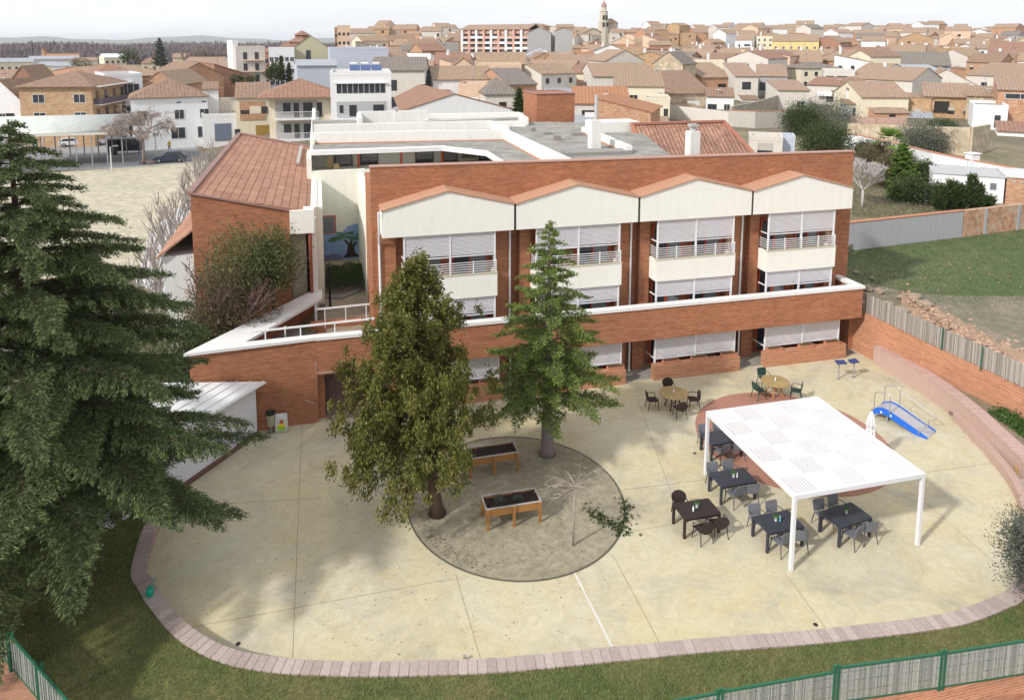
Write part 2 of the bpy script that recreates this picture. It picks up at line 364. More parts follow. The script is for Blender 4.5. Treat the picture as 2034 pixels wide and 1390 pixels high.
# grass blades
def grass_tufts(name, sampler, n, h, mt, w=.012):
    P_ = np.array([sampler() for _ in range(n)]); a = rng.uniform(0, 6.283, n); hh = h*rng.uniform(.4, 1.2, n)
    d = np.stack([np.cos(a), np.sin(a), np.zeros(n)], 1)*w; lean = np.stack([rng.normal(0, .4, n)*hh, rng.normal(0, .4, n)*hh, hh], 1)
    V = np.stack([P_-d, P_+d, P_+lean], 1); return quads(name, V, mt, None, 3)
def in_poly(x, y, poly):
    c = False; n = len(poly); j = n-1
    for i in range(n):
        if ((poly[i][1] > y) != (poly[j][1] > y)) and (x < (poly[j][0]-poly[i][0])*(y-poly[i][1])/(poly[j][1]-poly[i][1])+poly[i][0]): c = not c
        j = i
    return c
outer = [(p.x, p.y) for p in offset(fs_, -.03)]
lawn_clip = outer+[(26.9, 20), (27, 13), (18.5, 13.2), (12.2, 13.9), (9, 14.1), (4, 14.5), (-5.4, 15.5), (-6.2, 17.8), (-8.9, 21), (-9.5, 26), (-6.4, 26.6)]
def lawn_s():
    while True:
        x, y = rng.uniform(-9.5, 22), rng.uniform(13.4, 27)
        if in_poly(x, y, lawn_clip): return (x, y, 0.31)
tag(grass_tufts('lawn_grass', lawn_s, 60000, .07, mat('grass_blade', (.20, .20, .075), .9, 'leaf', col2=(.34, .30, .14), col3=(.10, .165, .04), ns=1.1)), 'short patchy green grass along the curved kerb', 'grass', kind='stuff')
# kerb wall of pink stones, a stone seat wall at the right
def kerb():
    t = thing('kerb_wall', 'low curved kerb wall of pink paving stones round the front of the patio', 'wall', (6, 17, 0))
    m = MB(); A = fs_; B = offset(fs_, inner_off)
    for i in range(len(A)-1): m.prism([(A[i].x, A[i].y), (A[i+1].x, A[i+1].y), (B[i+1].x, B[i+1].y), (B[i].x, B[i].y)], -.1, .27)
    m.build('wall', mat('pink_block', (.43, .29, .24), .85, 'brick', col2=(.38, .25, .21), mortar=(.48, .38, .33)), t, world=True)
    L_ = [0]
    for i in range(len(A)-1): L_.append(L_[-1]+(A[i+1]-A[i]).length)
    m = MB(); s = 0; B2 = offset(fs_, inner_off+.03); A2 = offset(fs_, -.03)
    def pt(P_, s):
        for i in range(len(L_)-1):
            if L_[i+1] >= s: k = (s-L_[i])/(L_[i+1]-L_[i]); return P_[i].lerp(P_[i+1], k)
        return P_[-1]
    while s < L_[-1]-.3:
        e = s+.235; a, b, c, d = pt(A2, s), pt(A2, e), pt(B2, e), pt(B2, s); z = .36+random.uniform(-.005, .005)
        m.prism([(a.x, a.y), (b.x, b.y), (c.x, c.y), (d.x, d.y)], .271, z); s += .262
    m.build('coping', mat('pink_stone', (.47, .39, .35), .85, 'island', col2=(.36, .285, .26)), t, world=True)
    m = MB()
    for i in range(len(A)-1): a, b, c, d = A[i], A[i+1], B[i+1], B[i]; m.prism([(a.x, a.y), (b.x, b.y), (c.x, c.y), (d.x, d.y)], .2715, .345)
    m.build('mortar_bed', mat('mortar_pale', (.50, .42, .38), .9), t, world=True)
kerb()
def seat_wall():
    t = thing('seat_wall', 'tall pink stone seat wall curving along the right side of the patio', 'wall', (28, 26, 0))
    C = spline([(28.1, 30.6), (28.05, 28.5), (27.85, 26.5), (27.35, 24.3), (26.75, 22.6), (25.95, 20.5), (24.6, 18.4)], 8)
    O = offset(C, .55); m = MB(); pk = mat('pink_plaster', (.50, .355, .30), .85, 'stucco', col2=(.44, .31, .26), scale=1.5)
    # tall part: its foot moves away from the low bench wall from Y=26 on
    for i in range(len(C)-1):
        q = [C[i], C[i+1], O[i+1], O[i]]; m.prism([(p.x, p.y) for p in q], -.05, .96)
    m.build('wall', pk, t, world=True)
    m = MB(); s0 = 0
    for i in range(len(C)-1):
        n_ = 3
        for k in range(n_):
            f0, f1 = k/n_+.01, (k+1)/n_-.01; a, b = C[i].lerp(C[i+1], f0), C[i].lerp(C[i+1], f1); c, d = O[i].lerp(O[i+1], f1), O[i].lerp(O[i+1], f0); dd = (a-d).normalized()*.04
            m.prism([(a.x+dd.x, a.y+dd.y), (b.x+dd.x, b.y+dd.y), (c.x, c.y), (d.x, d.y)], .962, 1.02)
    m.build('coping', mat('pink_stone_pale', (.52, .37, .32), .85, 'island', col2=(.45, .31, .27)), t, world=True)
    # low bench wall curving in front
    t2 = thing('bench_wall', 'low pink curb wall in front of the tall curved seat wall', 'wall', (26, 22, 0))
    I = spline([(27.35, 24.9), (26.75, 23.4), (26.1, 21.9), (25.2, 20.2), (23.9, 18.6)], 8); I2 = offset(I, .30); m = MB()
    for i in range(len(I)-1): m.prism([(p.x, p.y) for p in (I[i], I[i+1], I2[i+1], I2[i])], -.05, .42)
    m.build('wall', pk, t2, world=True)
    m = MB(); ledge = [(p.x, p.y) for p in I2]+[(p.x, p.y) for p in C[20:][::-1]]
    m.prism(ledge, 0, .22); m.build('ledge', mat('ledge_concrete', (.42, .40, .33), .9), t2, world=True)
    for i, (px, py) in enumerate(((1928, 828), (1984, 877), (2027, 927))):
        x, y, _ = at(px, py, .45); o = thing('wall_seat', ['wooden slatted seat block on the curved ledge, the one farthest from the camera', 'wooden slatted seat block on the curved ledge, middle one of three', 'wooden slatted seat block on the curved ledge, cut by the right edge of the photo'][i], 'seat', (x, y, .22), R([28, 35, 42][i]), 'wooden seat blocks on the ledge')
        m = MB()
        for k in range(4): m.box(-.30, .30, -.20+.1*k, -.115+.1*k, .20, .25)
        m.build('seat', mat('ochre_wood', (.48, .30, .11), .7, 'streak', col2=(.36, .22, .08), scale=.3), o)
        m = MB(); m.box(-.24, -.19, -.18, .18, 0, .199); m.box(.19, .24, -.18, .18, 0, .199); m.build('frame', mat('ochre_wood'), o)
seat_wall()
# orange retaining wall with reed fence on its top
def retaining():
    t = thing('retaining_wall', 'orange brick retaining wall under the reed fence right of the patio', 'wall', (28.6, 28, 0))
    P_ = [(27.9, 33.6, 2.35), (28.0, 31.6, 2.35), (28.15, 28, 2.28), (28.45, 24.8, 2.22), (28.6, 22.5, 2.15), (28.8, 18, 2.1), (29, 12, 2.1)]
    P_ = [(x+.35, y, z) for x, y, z in P_]; m = MB()
    for a, b in zip(P_, P_[1:]):
        m.add([(a[0], a[1], 0), (b[0], b[1], 0), (b[0]+.5, b[1], 0), (a[0]+.5, a[1], 0), a, b, (b[0]+.5, *b[1:]), (a[0]+.5, *a[1:])], [(0, 3, 2, 1), (4, 5, 6, 7), (0, 1, 5, 4), (1, 2, 6, 5), (2, 3, 7, 6), (3, 0, 4, 7)])
    m.build('wall', brick_lt, t, world=True)
    # sloping soil bed between the walls
    m = MB(); m.prism([(28.62, 30.6), (28.4, 26.6), (27.9, 24.2), (27.3, 22.3), (26.5, 20.3), (25.4, 17.5), (29.2, 12), (28.95, 22), (28.5, 28), (28.4, 31.4)], .02, .84)
    tag(m.build('soil_bed', mat('bed_soil', (.30, .22, .16), .95, 'ground', col2=(.22, .18, .12))), kind='structure')
    f = thing('reed_fence', 'grey weathered reed fence on top of the orange retaining wall', 'fence', (28.8, 28, 2.3))
    m = MB(); rn = random.Random(3)
    for a, b in zip(P_, P_[1:]):
        L_ = math.dist(a[:2], b[:2]); n = int(L_/.055)
        for k in range(n):
            u = (k+.5)/n; x = a[0]+(b[0]-a[0])*u+.15; y = a[1]+(b[1]-a[1])*u; z = a[2]+(b[2]-a[2])*u+.005
            m.obox((x+rn.uniform(-.015, .015), y, z+.52+rn.uniform(-.03, .03)), (.03, .05, 1.04+rn.uniform(-.06, .05)), 0)
    m.build('reed_panel', mat('grey_reed', (.44, .405, .36), .9, 'island', col2=(.20, .18, .16)), f, world=True)
    m = MB()
    for a, b in zip(P_, P_[1:]):
        for zz in (.3, .8): m.bar((a[0]+.19, a[1], a[2]+zz), (b[0]+.19, b[1], b[2]+zz), .02)
    m.build('rail', mat('green_metal', (.03, .14, .08), .5, 'flat'), f, world=True)
    for k in range(9):
        o = f; m = MB(); y = 31.2-k*2.1; x = 28.35+.15+.02*(k); m.box(x+.09, x+.13, y-.02, y+.02, 2.2, 3.35); m.build('post', mat('green_metal'), o, world=True)
retaining()
# fields and the rubble bank on the right
m = MB(); gp = [(29.1, 31.7), (29.1, 37), (31, 42.2), (36, 41.6), (46, 42.7), (56, 44), (90, 47), (90, 12), (29.3, 12)]
m.prism(gp, 2.3, 2.47); tag(m.build('meadow', mat('meadow_grass', (.085, .125, .045), .95, 'ground', col2=(.13, .14, .07), scale=.35)), kind='structure')
mp_ = [at(x, y, 2.5)[:2] for x, y in [(1722, 560), (1800, 580), (1900, 587), (2034, 588)]]+[(60, 30), (60, 12), (29.3, 12), (29.3, 33)]
m = MB(); m.prism(mp_, 2.3, 2.482); tag(m.build('bare_bank', mat('bank_soil', (.25, .21, .16), .95, 'ground', col2=(.15, .15, .10), scale=.5)), kind='structure')
mead_clip = [(29.3, 32), (31, 42), (46, 42.5), (75, 46), (75, 30.5), (37, 31.0)]
def mead_s():
    while True:
        x, y = rng.uniform(29, 60), rng.uniform(28, 45)
        if in_poly(x, y, mead_clip): return (x, y, 2.46)
tag(grass_tufts('meadow_tufts', mead_s, 26000, .12, mat('meadow_blade', (.08, .13, .04), .9, 'leaf', col2=(.14, .16, .07), ns=.3), .02), 'dark green rough grass of the vacant field behind the fence', 'grass', kind='stuff')
def rock(m, c, s):
    n = 7; rn = random; vs = []; rings = [(-.5, .7), (-.1, 1.0), (.3, .85), (.55, .4)]
    for z, r in rings:
        for k in range(n): a = 2*math.pi*k/n; rr = r*s*rn.uniform(.75, 1.2); vs.append((c[0]+rr*math.cos(a), c[1]+rr*math.sin(a), c[2]+z*s*rn.uniform(.85, 1.1)))
    fs = [(i*n+k, i*n+(k+1) % n, (i+1)*n+(k+1) % n, (i+1)*n+k) for i in range(3) for k in range(n)]+[tuple(range(3*n, 4*n))]
    m.add(vs, fs)
for i, (px, py, s) in enumerate([(1722, 572, .35), (1745, 578, .3), (1762, 605, .38), (1790, 618, .5), (1815, 590, .42), (1835, 605, .45), (1850, 640, .3), (1790, 590, .25), (1700, 540, .2), (1732, 552, .16), (1900, 650, .3), (1960, 700, .3)]):
    x, y, z = at(px, py, 2.6); m = MB(); random.seed(40+i); rock(m, (x, y, 2.6), s)
    tag(m.build('boulder', mat('boulder_stone', (.34, .27, .20), .9, 'plain', amt=.35, scale=2), smooth=False), ['brown boulder at the corner of the terrace', 'small grey boulder beside the terrace corner', 'rounded boulder behind the upper end of the reed fence', 'large pale boulder behind the reed fence', 'orange-stained boulder at the top of the rubble bank', 'broken orange boulder on the crest of the rubble bank', 'boulder half buried in the middle of the rubble bank', 'low flat boulder on the edge of the grass', 'pale stone lying on the dark grass near the building', 'white stone lying in the dark grass by the terrace', 'boulder midway down the rubble bank', 'boulder low on the rubble bank by the right edge'][i], 'boulder', 'boulders behind the reed fence')
m = MB(); random.seed(5)
for k in range(4200):
    u = random.random()**.8; v = random.gauss(0, 1); px = 1800+u*300; py = 598+u*195+v*26*(.5+u*.7); x, y, z = at(px, py, 2.65); x > 29.85-.02*(y-20) and rock(m, (x, y, 2.46+random.uniform(0, .42)*math.exp(-v*v*.7)), random.uniform(.03, .13)*(1.6 if random.random() < .04 else 1))
for k in range(110):
    x, y, z = at(random.uniform(1700, 2034), random.uniform(500, 690), 2.5)
    if x > 29.3: rock(m, (x, y, 2.5), random.uniform(.02, .07))
tag(m.build('rubble', mat('rubble_stone', (.52, .34, .24), .9, 'island', col2=(.26, .18, .13))), 'broken orange brick and stone rubble sloping behind the reed fence', 'rubble', kind='stuff')
m = MB(); N1, N2 = 24, 8; vs = []
for i in range(N1+1):
    for j in range(N2+1):
        u, v = i/N1, j/N2*2-1; x, y, _ = at(1790+u*320, 596+u*205+v*62*(.45+u*.8), 2.6); e_ = min(1, max(0, (x-29.6)/.8)); x = max(x, 29.6); vs.append((x, y, 2.40+e_*.42*math.cos(v*math.pi/2)**1.2*(.6+.4*math.sin(u*9+v*3)**2)))
m.add(vs, [(i*(N2+1)+j, (i+1)*(N2+1)+j, (i+1)*(N2+1)+j+1, i*(N2+1)+j+1) for i in range(N1) for j in range(N2)]); tag(m.build('earth_bank', mat('orange_earth', (.44, .28, .19), .95, 'ground', col2=(.28, .20, .14), scale=1.2, bump=.8), smooth=True), kind='structure')
# grey garden wall and brick garden wall at the far side of the meadow
def field_wall():
    a, b, c = onY(1690, 497, 41.5), (46.2, 42.7), (60, 44.3)
    t = thing('garden_wall', 'grey concrete block wall behind the green field', 'wall', (40, 42, 2.4))
    m = MB(); m.obox(((32.5+46.2)/2, (41.35+42.7)/2, 3.4), (math.dist((32.5, 41.35), (46.2, 42.7)), .25, 2.1), math.atan2(1.35, 13.7)); m.build('wall', mat('grey_render', (.40, .40, .41), .9, 'stucco', col2=(.33, .33, .34)), t, world=True)
    m = MB(); m.obox(((32.5+46.2)/2, (41.35+42.7)/2, 4.49), (math.dist((32.5, 41.35), (46.2, 42.7)), .32, .07), math.atan2(1.35, 13.7)); m.build('coping', terra, t, world=True)
    t = thing('rubble_garden_wall', 'old brick and rubble wall at the right end of the green field', 'wall', (53, 43.5, 2.4))
    m = MB(); m.obox(((46.3+66)/2, (42.72+45.0)/2, 3.4), (math.dist((46.3, 42.72), (66, 45.0)), .35, 2.15), math.atan2(2.28, 19.7)); m.build('wall', mat('rubble_brick', (.50, .30, .19), .9, 'stone', col2=(.38, .20, .12), mortar=(.50, .42, .33), scale=1.2), t, world=True)
    m = MB()
    for k in range(5): m.obox((48.5+k*3.6, 42.72+.117*(2.2+k*3.6), 3.4), (.3, .45, 2.1), .115)
    m.build('pier', mat('grey_render'), t, world=True)
field_wall()
# ------------------------------------------------------------------ the brick residence
YF, YC, YW = 31.5, 32.2, 33.4         # terrace parapet, canopy and balcony front, brick wall
XB = [2.52, 8.84, 15.2, 21.52, 27.55]
gravel_m = mat('roof_gravel', (.40, .385, .35), .95, 'gravel', col2=(.20, .19, .17))
def residence():
    t = thing('residence_building', 'long orange brick residence with four cream gabled bays, white blinds and a white-capped terrace', 'building', (15, 33.4, 0))
    W = dict(parent=t, world=True)
    ZT = [11.15, 10.92]
    m = MB(); m.xprism([(2.19, 0), (28.5, 0), (28.5, ZT[1]), (2.19, ZT[0])], YW, YW+.35)
    m.prism([(2.19, YW+.35), (2.55, YW+.35), (2.55, 37.5), (2.19, 37.5)], 0, 10.2)
    m.prism([(28.1, YW+.35), (28.5, YW+.35), (28.5, 37.5), (28.1, 37.5)], 0, 10.3)
    m.prism([(-5.4, 31.5), (-5.66, 31.2), (-.45, YF), (-.45, YF+.3), (-5.2, 31.65)], 0, 3.86)      # wedge wall, front
    m.prism([(-5.66, 31.2), (-.75, 37.7), (-.45, 37.7), (-5.3, 31.3)], 0, 3.85)                    # wedge wall, back
    m.box(-.45, 28.0, YF, YF+.28, 2.22, 3.84)                                                      # parapet band
    m.box(27.72, 28.0, YF+.28, YW, 2.22, 3.84)
    m.box(28.02, 28.5, YF+.9, YW, 0, 2.9)
    m.box(-.45, -.15, YF+.3, 34.8, 0, 2.9); m.box(-.15, 3.2, 34.5, 34.8, 0, 2.9); m.box(2.75, 3.2, YF+.3, 34.5, 0, 2.21)
    m.box(-.75, 3.2, 34.9, 35.2, 2.3, 3.3)
    for k in range(4):
        x0, x1 = XB[k], XB[k+1]
        m.box(x0+.45 if k else x0-.1, x0+1.0 if k else x0+.75, YW-.42, YW-.003, 3.1, 8.1)      # piers proud of the wall
        m.box(x1-.85, x1-.12, YW-.42, YW-.003, 3.1, 8.1)
        m.box(x1-.95, x1-.25, YW-.5, YW-.003, 0, 2.9)
        m.box(x0+.15, x0+.8, YW-.5, YW-.003, 0, 2.9)
    m.build('wall', brick, **W)
    m = MB(); m.xprism([(2.15, ZT[0]), (28.53, ZT[1]), (28.53, ZT[1]+.06), (2.15, ZT[0]+.06)], YW-.04, YW+.39); m.build('wall_coping', mat('pink_cop', (.50, .30, .24), .8), **W)
    # terrace floor and dark lower ceiling
    m = MB(); m.box(-.15, 28.4, YF+.281, YW-.001, 2.9, 3.05); m.prism([(-4.9, 31.75), (-.46, 31.82), (-.46, 37.2), (-.8, 37.0)], 2.6, 2.78); m.build('terrace_floor', mat('terrace_concrete', (.36, .34, .31), .9), **W)
    # white coping of the parapet and wedge
    m = MB()
    m.prism([(-.45, YF-.06), (28.06, YF-.06), (28.06, YF+.34), (-.45, YF+.34)], 3.841, 3.99)
    m.prism([(27.6, YF+.34), (28.06, YF+.34), (28.06, YW-.002), (27.6, YW-.002)], 3.841, 3.988)
    m.prism([(-.452, YF-.06), (-.452, YF+.34), (-3.45, 31.72), (-.15, 36.5), (-.15, 37.75), (-.62, 37.75), (-5.85, 31.05)], 3.862, 3.992)
    m.build('terrace_coping', white_cop, **W)
    # handrails
    for (a, b, posts) in (((-3.2, 31.7, 4.42), (2.15, 32.0, 4.42), 3), ((-.45, 34.9, 4.0), (2.15, 35.0, 4.0), 2)):
        m = MB(); m.bar(a, b, .07)
        for k in range(posts+1): p = Vector(a).lerp(Vector(b), (k+.4)/(posts+.6)); m.bar((p.x, p.y, 3.0), p, .05)
        m.build('handrail', white, **W)
    for bb in ((-.55, -.42, 36.0, 36.12, 2.8, 4.0), (-1.9, -1.83, 33.4, 33.47, 2.78, 3.86)): m = MB(); m.box(*bb); m.build('post', white, **W)
    # entrance recess floor of tiles
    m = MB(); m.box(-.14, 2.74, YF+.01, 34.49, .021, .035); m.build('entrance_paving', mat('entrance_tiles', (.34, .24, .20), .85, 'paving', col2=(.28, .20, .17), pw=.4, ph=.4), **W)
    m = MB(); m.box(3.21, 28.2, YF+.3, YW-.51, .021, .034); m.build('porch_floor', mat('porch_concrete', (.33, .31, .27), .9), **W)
    tm = mat('pale_mortar', (.52, .44, .38), .9); P_ = [onY(570, 828, 31.48), onY(572, 806, 31.48), onY(598, 791, 31.48), onY(625, 802, 31.48)]
    m = MB(); m.tube(P_, [.02, .025, .025, .02], 4); m.build('mortar_trace', tm, **W); m = MB(); m.tube([onY(628, 718, 31.49), onY(628, 741, 31.49), onY(705, 735, 31.49)], .018, 4); m.build('lintel_line', tm, **W)
    # doors inside the recess
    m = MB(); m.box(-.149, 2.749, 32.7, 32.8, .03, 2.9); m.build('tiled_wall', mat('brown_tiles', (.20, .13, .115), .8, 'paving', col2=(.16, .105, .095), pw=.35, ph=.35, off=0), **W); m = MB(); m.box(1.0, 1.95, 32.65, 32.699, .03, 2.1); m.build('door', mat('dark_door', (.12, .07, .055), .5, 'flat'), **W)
    slat_m = mat('blind_white', (.80, .79, .82), .5, 'plain', amt=.05)
    def blind(x0, x1, y, z0, z1, pitch=.062, thick=.046):
        m = MB(); z = z1-pitch
        while z > z0: m.obox(((x0+x1)/2, y, z+thick/2), (x1-x0, .014, thick), 0, .28); z -= pitch
        m.box(x0, x1, y-.02, y+.02, z0-.05, z0-.005); o = m.build('blind', slat_m, **W); return o
    def unit(x0, x1, z0, z1, y=YW):
        """red framed window with dark panes"""
        n = max(2, round((x1-x0)/.95)); m = MB(); w = (x1-x0)/n; f = .09
        for k in range(n+1): m.box(x0+k*w-f/2, x0+k*w+f/2, y-.09, y-.004, z0, z1)
        m.box(x0, x1, y-.085, y-.005, z0, z0+f); m.box(x0, x1, y-.085, y-.005, z1-f, z1)
        fr = m.build('window', redframe, **W)
        for k in range(n): g_ = MB(); g_.box(x0+k*w+f/2, x0+(k+1)*w-f/2, y-.05, y-.006, z0+f, z1-f); sub(g_, 'pane', gl if k % 3 != 1 else mat('curtain_glass', (.22, .24, .25), .15, 'flat', spec=.7), fr, world=True)
    for k in range(4):
        a, b = XB[k], XB[k+1]; mid = (a+b)/2-.06
        # canopy gable
        pts = [(a+.07, 8.08), (b-.05, 8.08), (b-.05, 9.32), (mid, 10.1), (a+.07, 9.32)]
        if k == 3: pts = [(a+.07, 8.08), (b, 8.08), (b, 9.2), (mid, 10.0), (a+.07, 9.3)]
        m = MB(); m.xprism(pts, YC, YW-.001); m.build('canopy', cream, **W)
        m = MB(); m.slab([(a+.02, YC-.07, pts[4][1]+.06), (mid, YC-.07, pts[3][1]+.06), (mid, YW-.002, pts[3][1]+.08), (a+.02, YW-.002, pts[4][1]+.08)], .055)
        m.slab([(mid, YC-.07, pts[3][1]+.06), (b-.02, YC-.07, pts[2][1]+.06), (b-.02, YW-.002, pts[2][1]+.08), (mid, YW-.002, pts[3][1]+.08)], .055)
        m.build('canopy_coping', mat('salmon_tile', (.49, .275, .18), .8, 'island', col2=(.43, .235, .15)), **W)
        # balcony
        bx0, bx1 = a+1.0, b-.86; zb0, zb1 = 4.93, 6.05
        if k == 0: bx0 = a+.95
        m = MB(); m.box(bx0, bx1, YC, YC+.14, zb0, zb1); m.box(bx0, bx0+.14, YC+.14, YW-.43, zb0, zb1); m.box(bx1-.14, bx1, YC+.14, YW-.43, zb0, zb1); m.box(bx0+.14, bx1-.14, YC+.14, YW-.002, zb0, zb0+.2)
        m.build('balcony', cream, **W)
        m = MB(); m.box(bx0-.02, bx1+.02, YC-.03, YC+.17, zb1+.001, zb1+.045); m.build('balcony_coping', mat('thin_cop', (.62, .56, .44), .8), **W)
        m = MB()
        for z in (6.2, 6.31, 6.42, 6.53, 6.64):
            m.bar((bx0+.05, YC+.05, z), (bx1-.05, YC+.05, z), .028); m.bar((bx0+.05, YC+.05, z), (bx0+.05, YW-.43, z), .028); m.bar((bx1-.05, YC+.05, z), (bx1-.05, YW-.43, z), .028)
        for i in range(5): x = bx0+.05+(bx1-bx0-.1)*i/4; m.box(x-.022, x+.022, YC+.03, YC+.075, 6.05, 6.7)
        m.build('railing', white, **W)
        x0, x1 = bx0+.12, bx1-.1; xm = (x0+x1)/2
        for x in (x0, xm, x1):
            for q0, q1 in ((6.055, 8.08), (3.05, 4.93)): m = MB(); m.box(x-.04, x+.04, YC+.10, YC+.18, q0, q1); m.build('blind_post', white, **W)
        m = MB(); m.bar((x0, YC+.14, 6.95), (x0-.05, YW-.45, 6.95), .05); m.build('side_arm', white, **W)
        b2 = {0: 6.95, 1: 7.0, 2: 6.93, 3: 6.95}[k]
        blind(x0+.05, xm-.05, YC+.13, b2, 8.06); blind(xm+.05, x1-.05, YC+.13, b2+.02, 8.06)
        m = MB(); m.bar((x0, YC+.14, 4.15), (x0-.05, YW-.45, 4.15), .05); m.build('side_arm', white, **W)
        blind(x0+.05, xm-.05, YC+.13, 4.15 if k else 3.95, 4.91); blind(xm+.05, x1-.05, YC+.13, 4.12 if k else 4.05, 4.91)
        # ground floor
        gx0, gx1 = a+.95, a+5.45; gxm = (gx0+gx1)/2
        for x in (gx0, gxm, gx1): m = MB(); m.box(x-.04, x+.04, YF+.42, YF+.5, .03, 2.9); m.build('blind_post', white, **W)
        m = MB(); m.bar((gx0, YF+.46, .98), (gx0-.05, YW-.5, .98), .05); m.build('side_arm', white, **W)
        blind(gx0+.05, gxm-.05, YF+.45, 1.0, 2.88); blind(gxm+.05, gx1-.05, YF+.45, 1.02, 2.88)
        for z0, z1, o in ((5.15, 7.5, 0), (3.07, 4.95, 0), (.05, 2.6, 0)): unit(a+1.35, a+3.0, z0, z1); unit(a+3.5, b-1.1, z0, z1)
        # brick planter with terracotta troughs
        px0, px1 = a+.72, a+5.56
        if k == 3: px0, px1 = a+.70, a+5.66
        m = MB(); m.box(px0, px1, YF+.03, YF+.38, .021, .80); m.build('planter', brick_lt, **W)
        # drainpipe
        xp = b-.06 if k < 3 else b-.47
        m = MB(); m.tube([(xp, YW-.48 if k < 3 else YW-.47, 8.1), (xp, YW-.48, 3.05)], .05, 8); m.build('drainpipe', white, **W); m = MB(); m.tube([(xp, YW-.6, 2.9), (xp, YW-.6, .05)], .05, 8); m.build('drainpipe', white, **W)
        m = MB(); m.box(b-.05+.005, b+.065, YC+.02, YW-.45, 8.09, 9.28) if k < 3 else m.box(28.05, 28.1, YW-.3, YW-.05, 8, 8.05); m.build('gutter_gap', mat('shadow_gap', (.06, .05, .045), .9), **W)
    m = MB(); m.tube([(XB[0]-.08, YC-.05, 9.3), (XB[0]-.06, YC+.1, 8.6), (XB[0]-.02, YW-.48, 7.6), (XB[0], YW-.48, 3.05)], .055, 8); m.build('drainpipe', white, **W)
    return t
residence()
def troughs():
    rn = random.Random(4); names = {2: [16.9, 18.5, 20.2], 3: [22.9, 24.8, 26.4], 1: [10.2, 12.2, 13.9], 0: [7.4]}
    words = ['left', 'middle', 'right']
    for k, xs in names.items():
        for i, x in enumerate(xs):
            o = thing('flower_trough', f"terracotta flower trough, {words[i] if len(xs) > 1 else 'only'} one on the brick planter under the {['first', 'second', 'third', 'fourth'][k]} bay", 'planter', (x, YF+.2, .80), 0, 'terracotta troughs on the brick planters')
            m = MB(); L_, w, h = .42, .13, .17
            m.box(-L_, L_, -w, -w+.02, 0, h); m.box(-L_, L_, w-.02, w, 0, h); m.box(-L_, -L_+.02, -w+.02, w-.02, 0, h); m.box(L_-.02, L_, -w+.02, w-.02, 0, h); m.box(-L_+.02, L_-.02, -w+.02, w-.02, 0, .03)
            m.box(-L_-.02, L_+.02, -w-.02, -w-.001, h-.04, h+.005); m.build('trough', terra, o)
            m = MB(); m.box(-L_+.021, L_-.021, -w+.021, w-.021, .031, .14); m.build('soil', mat('dark_soil', (.035, .025, .02), .95), o)
            n = 60; P_ = np.stack([rng.uniform(-L_, L_, n), rng.uniform(-w, w, n), rng.uniform(.14, .30 if (k, i) != (2, 0) else .42, n)], 1)
            leaf_quads('plant', P_, .05, .03, mat('plant_green', (.06, .14, .03), .7, 'leaf', col2=(.14, .22, .05)), o)
def leaf_quads(name, P_, ln, wd, mt, par, dirs=None, jit=.5, nrm_up=0.0):
    n = len(P_); d = rng.normal(0, 1, (n, 3)) if dirs is None else dirs+rng.normal(0, jit, (n, 3))
    d /= np.linalg.norm(d, axis=1, keepdims=True); r = rng.normal(0, 1, (n, 3)); r[:, 2] *= (1-nrm_up)
    s = np.cross(d, r); s /= np.linalg.norm(s, axis=1, keepdims=True)+1e-9
    l = (ln*rng.uniform(.6, 1.3, n))[:, None]; w = (wd*rng.uniform(.6, 1.3, n))[:, None]
    V = np.stack([P_-d*l*.5, P_+s*w*.5, P_+d*l*.5, P_-s*w*.5], 1); return quads(name, V, mt, par)
troughs()

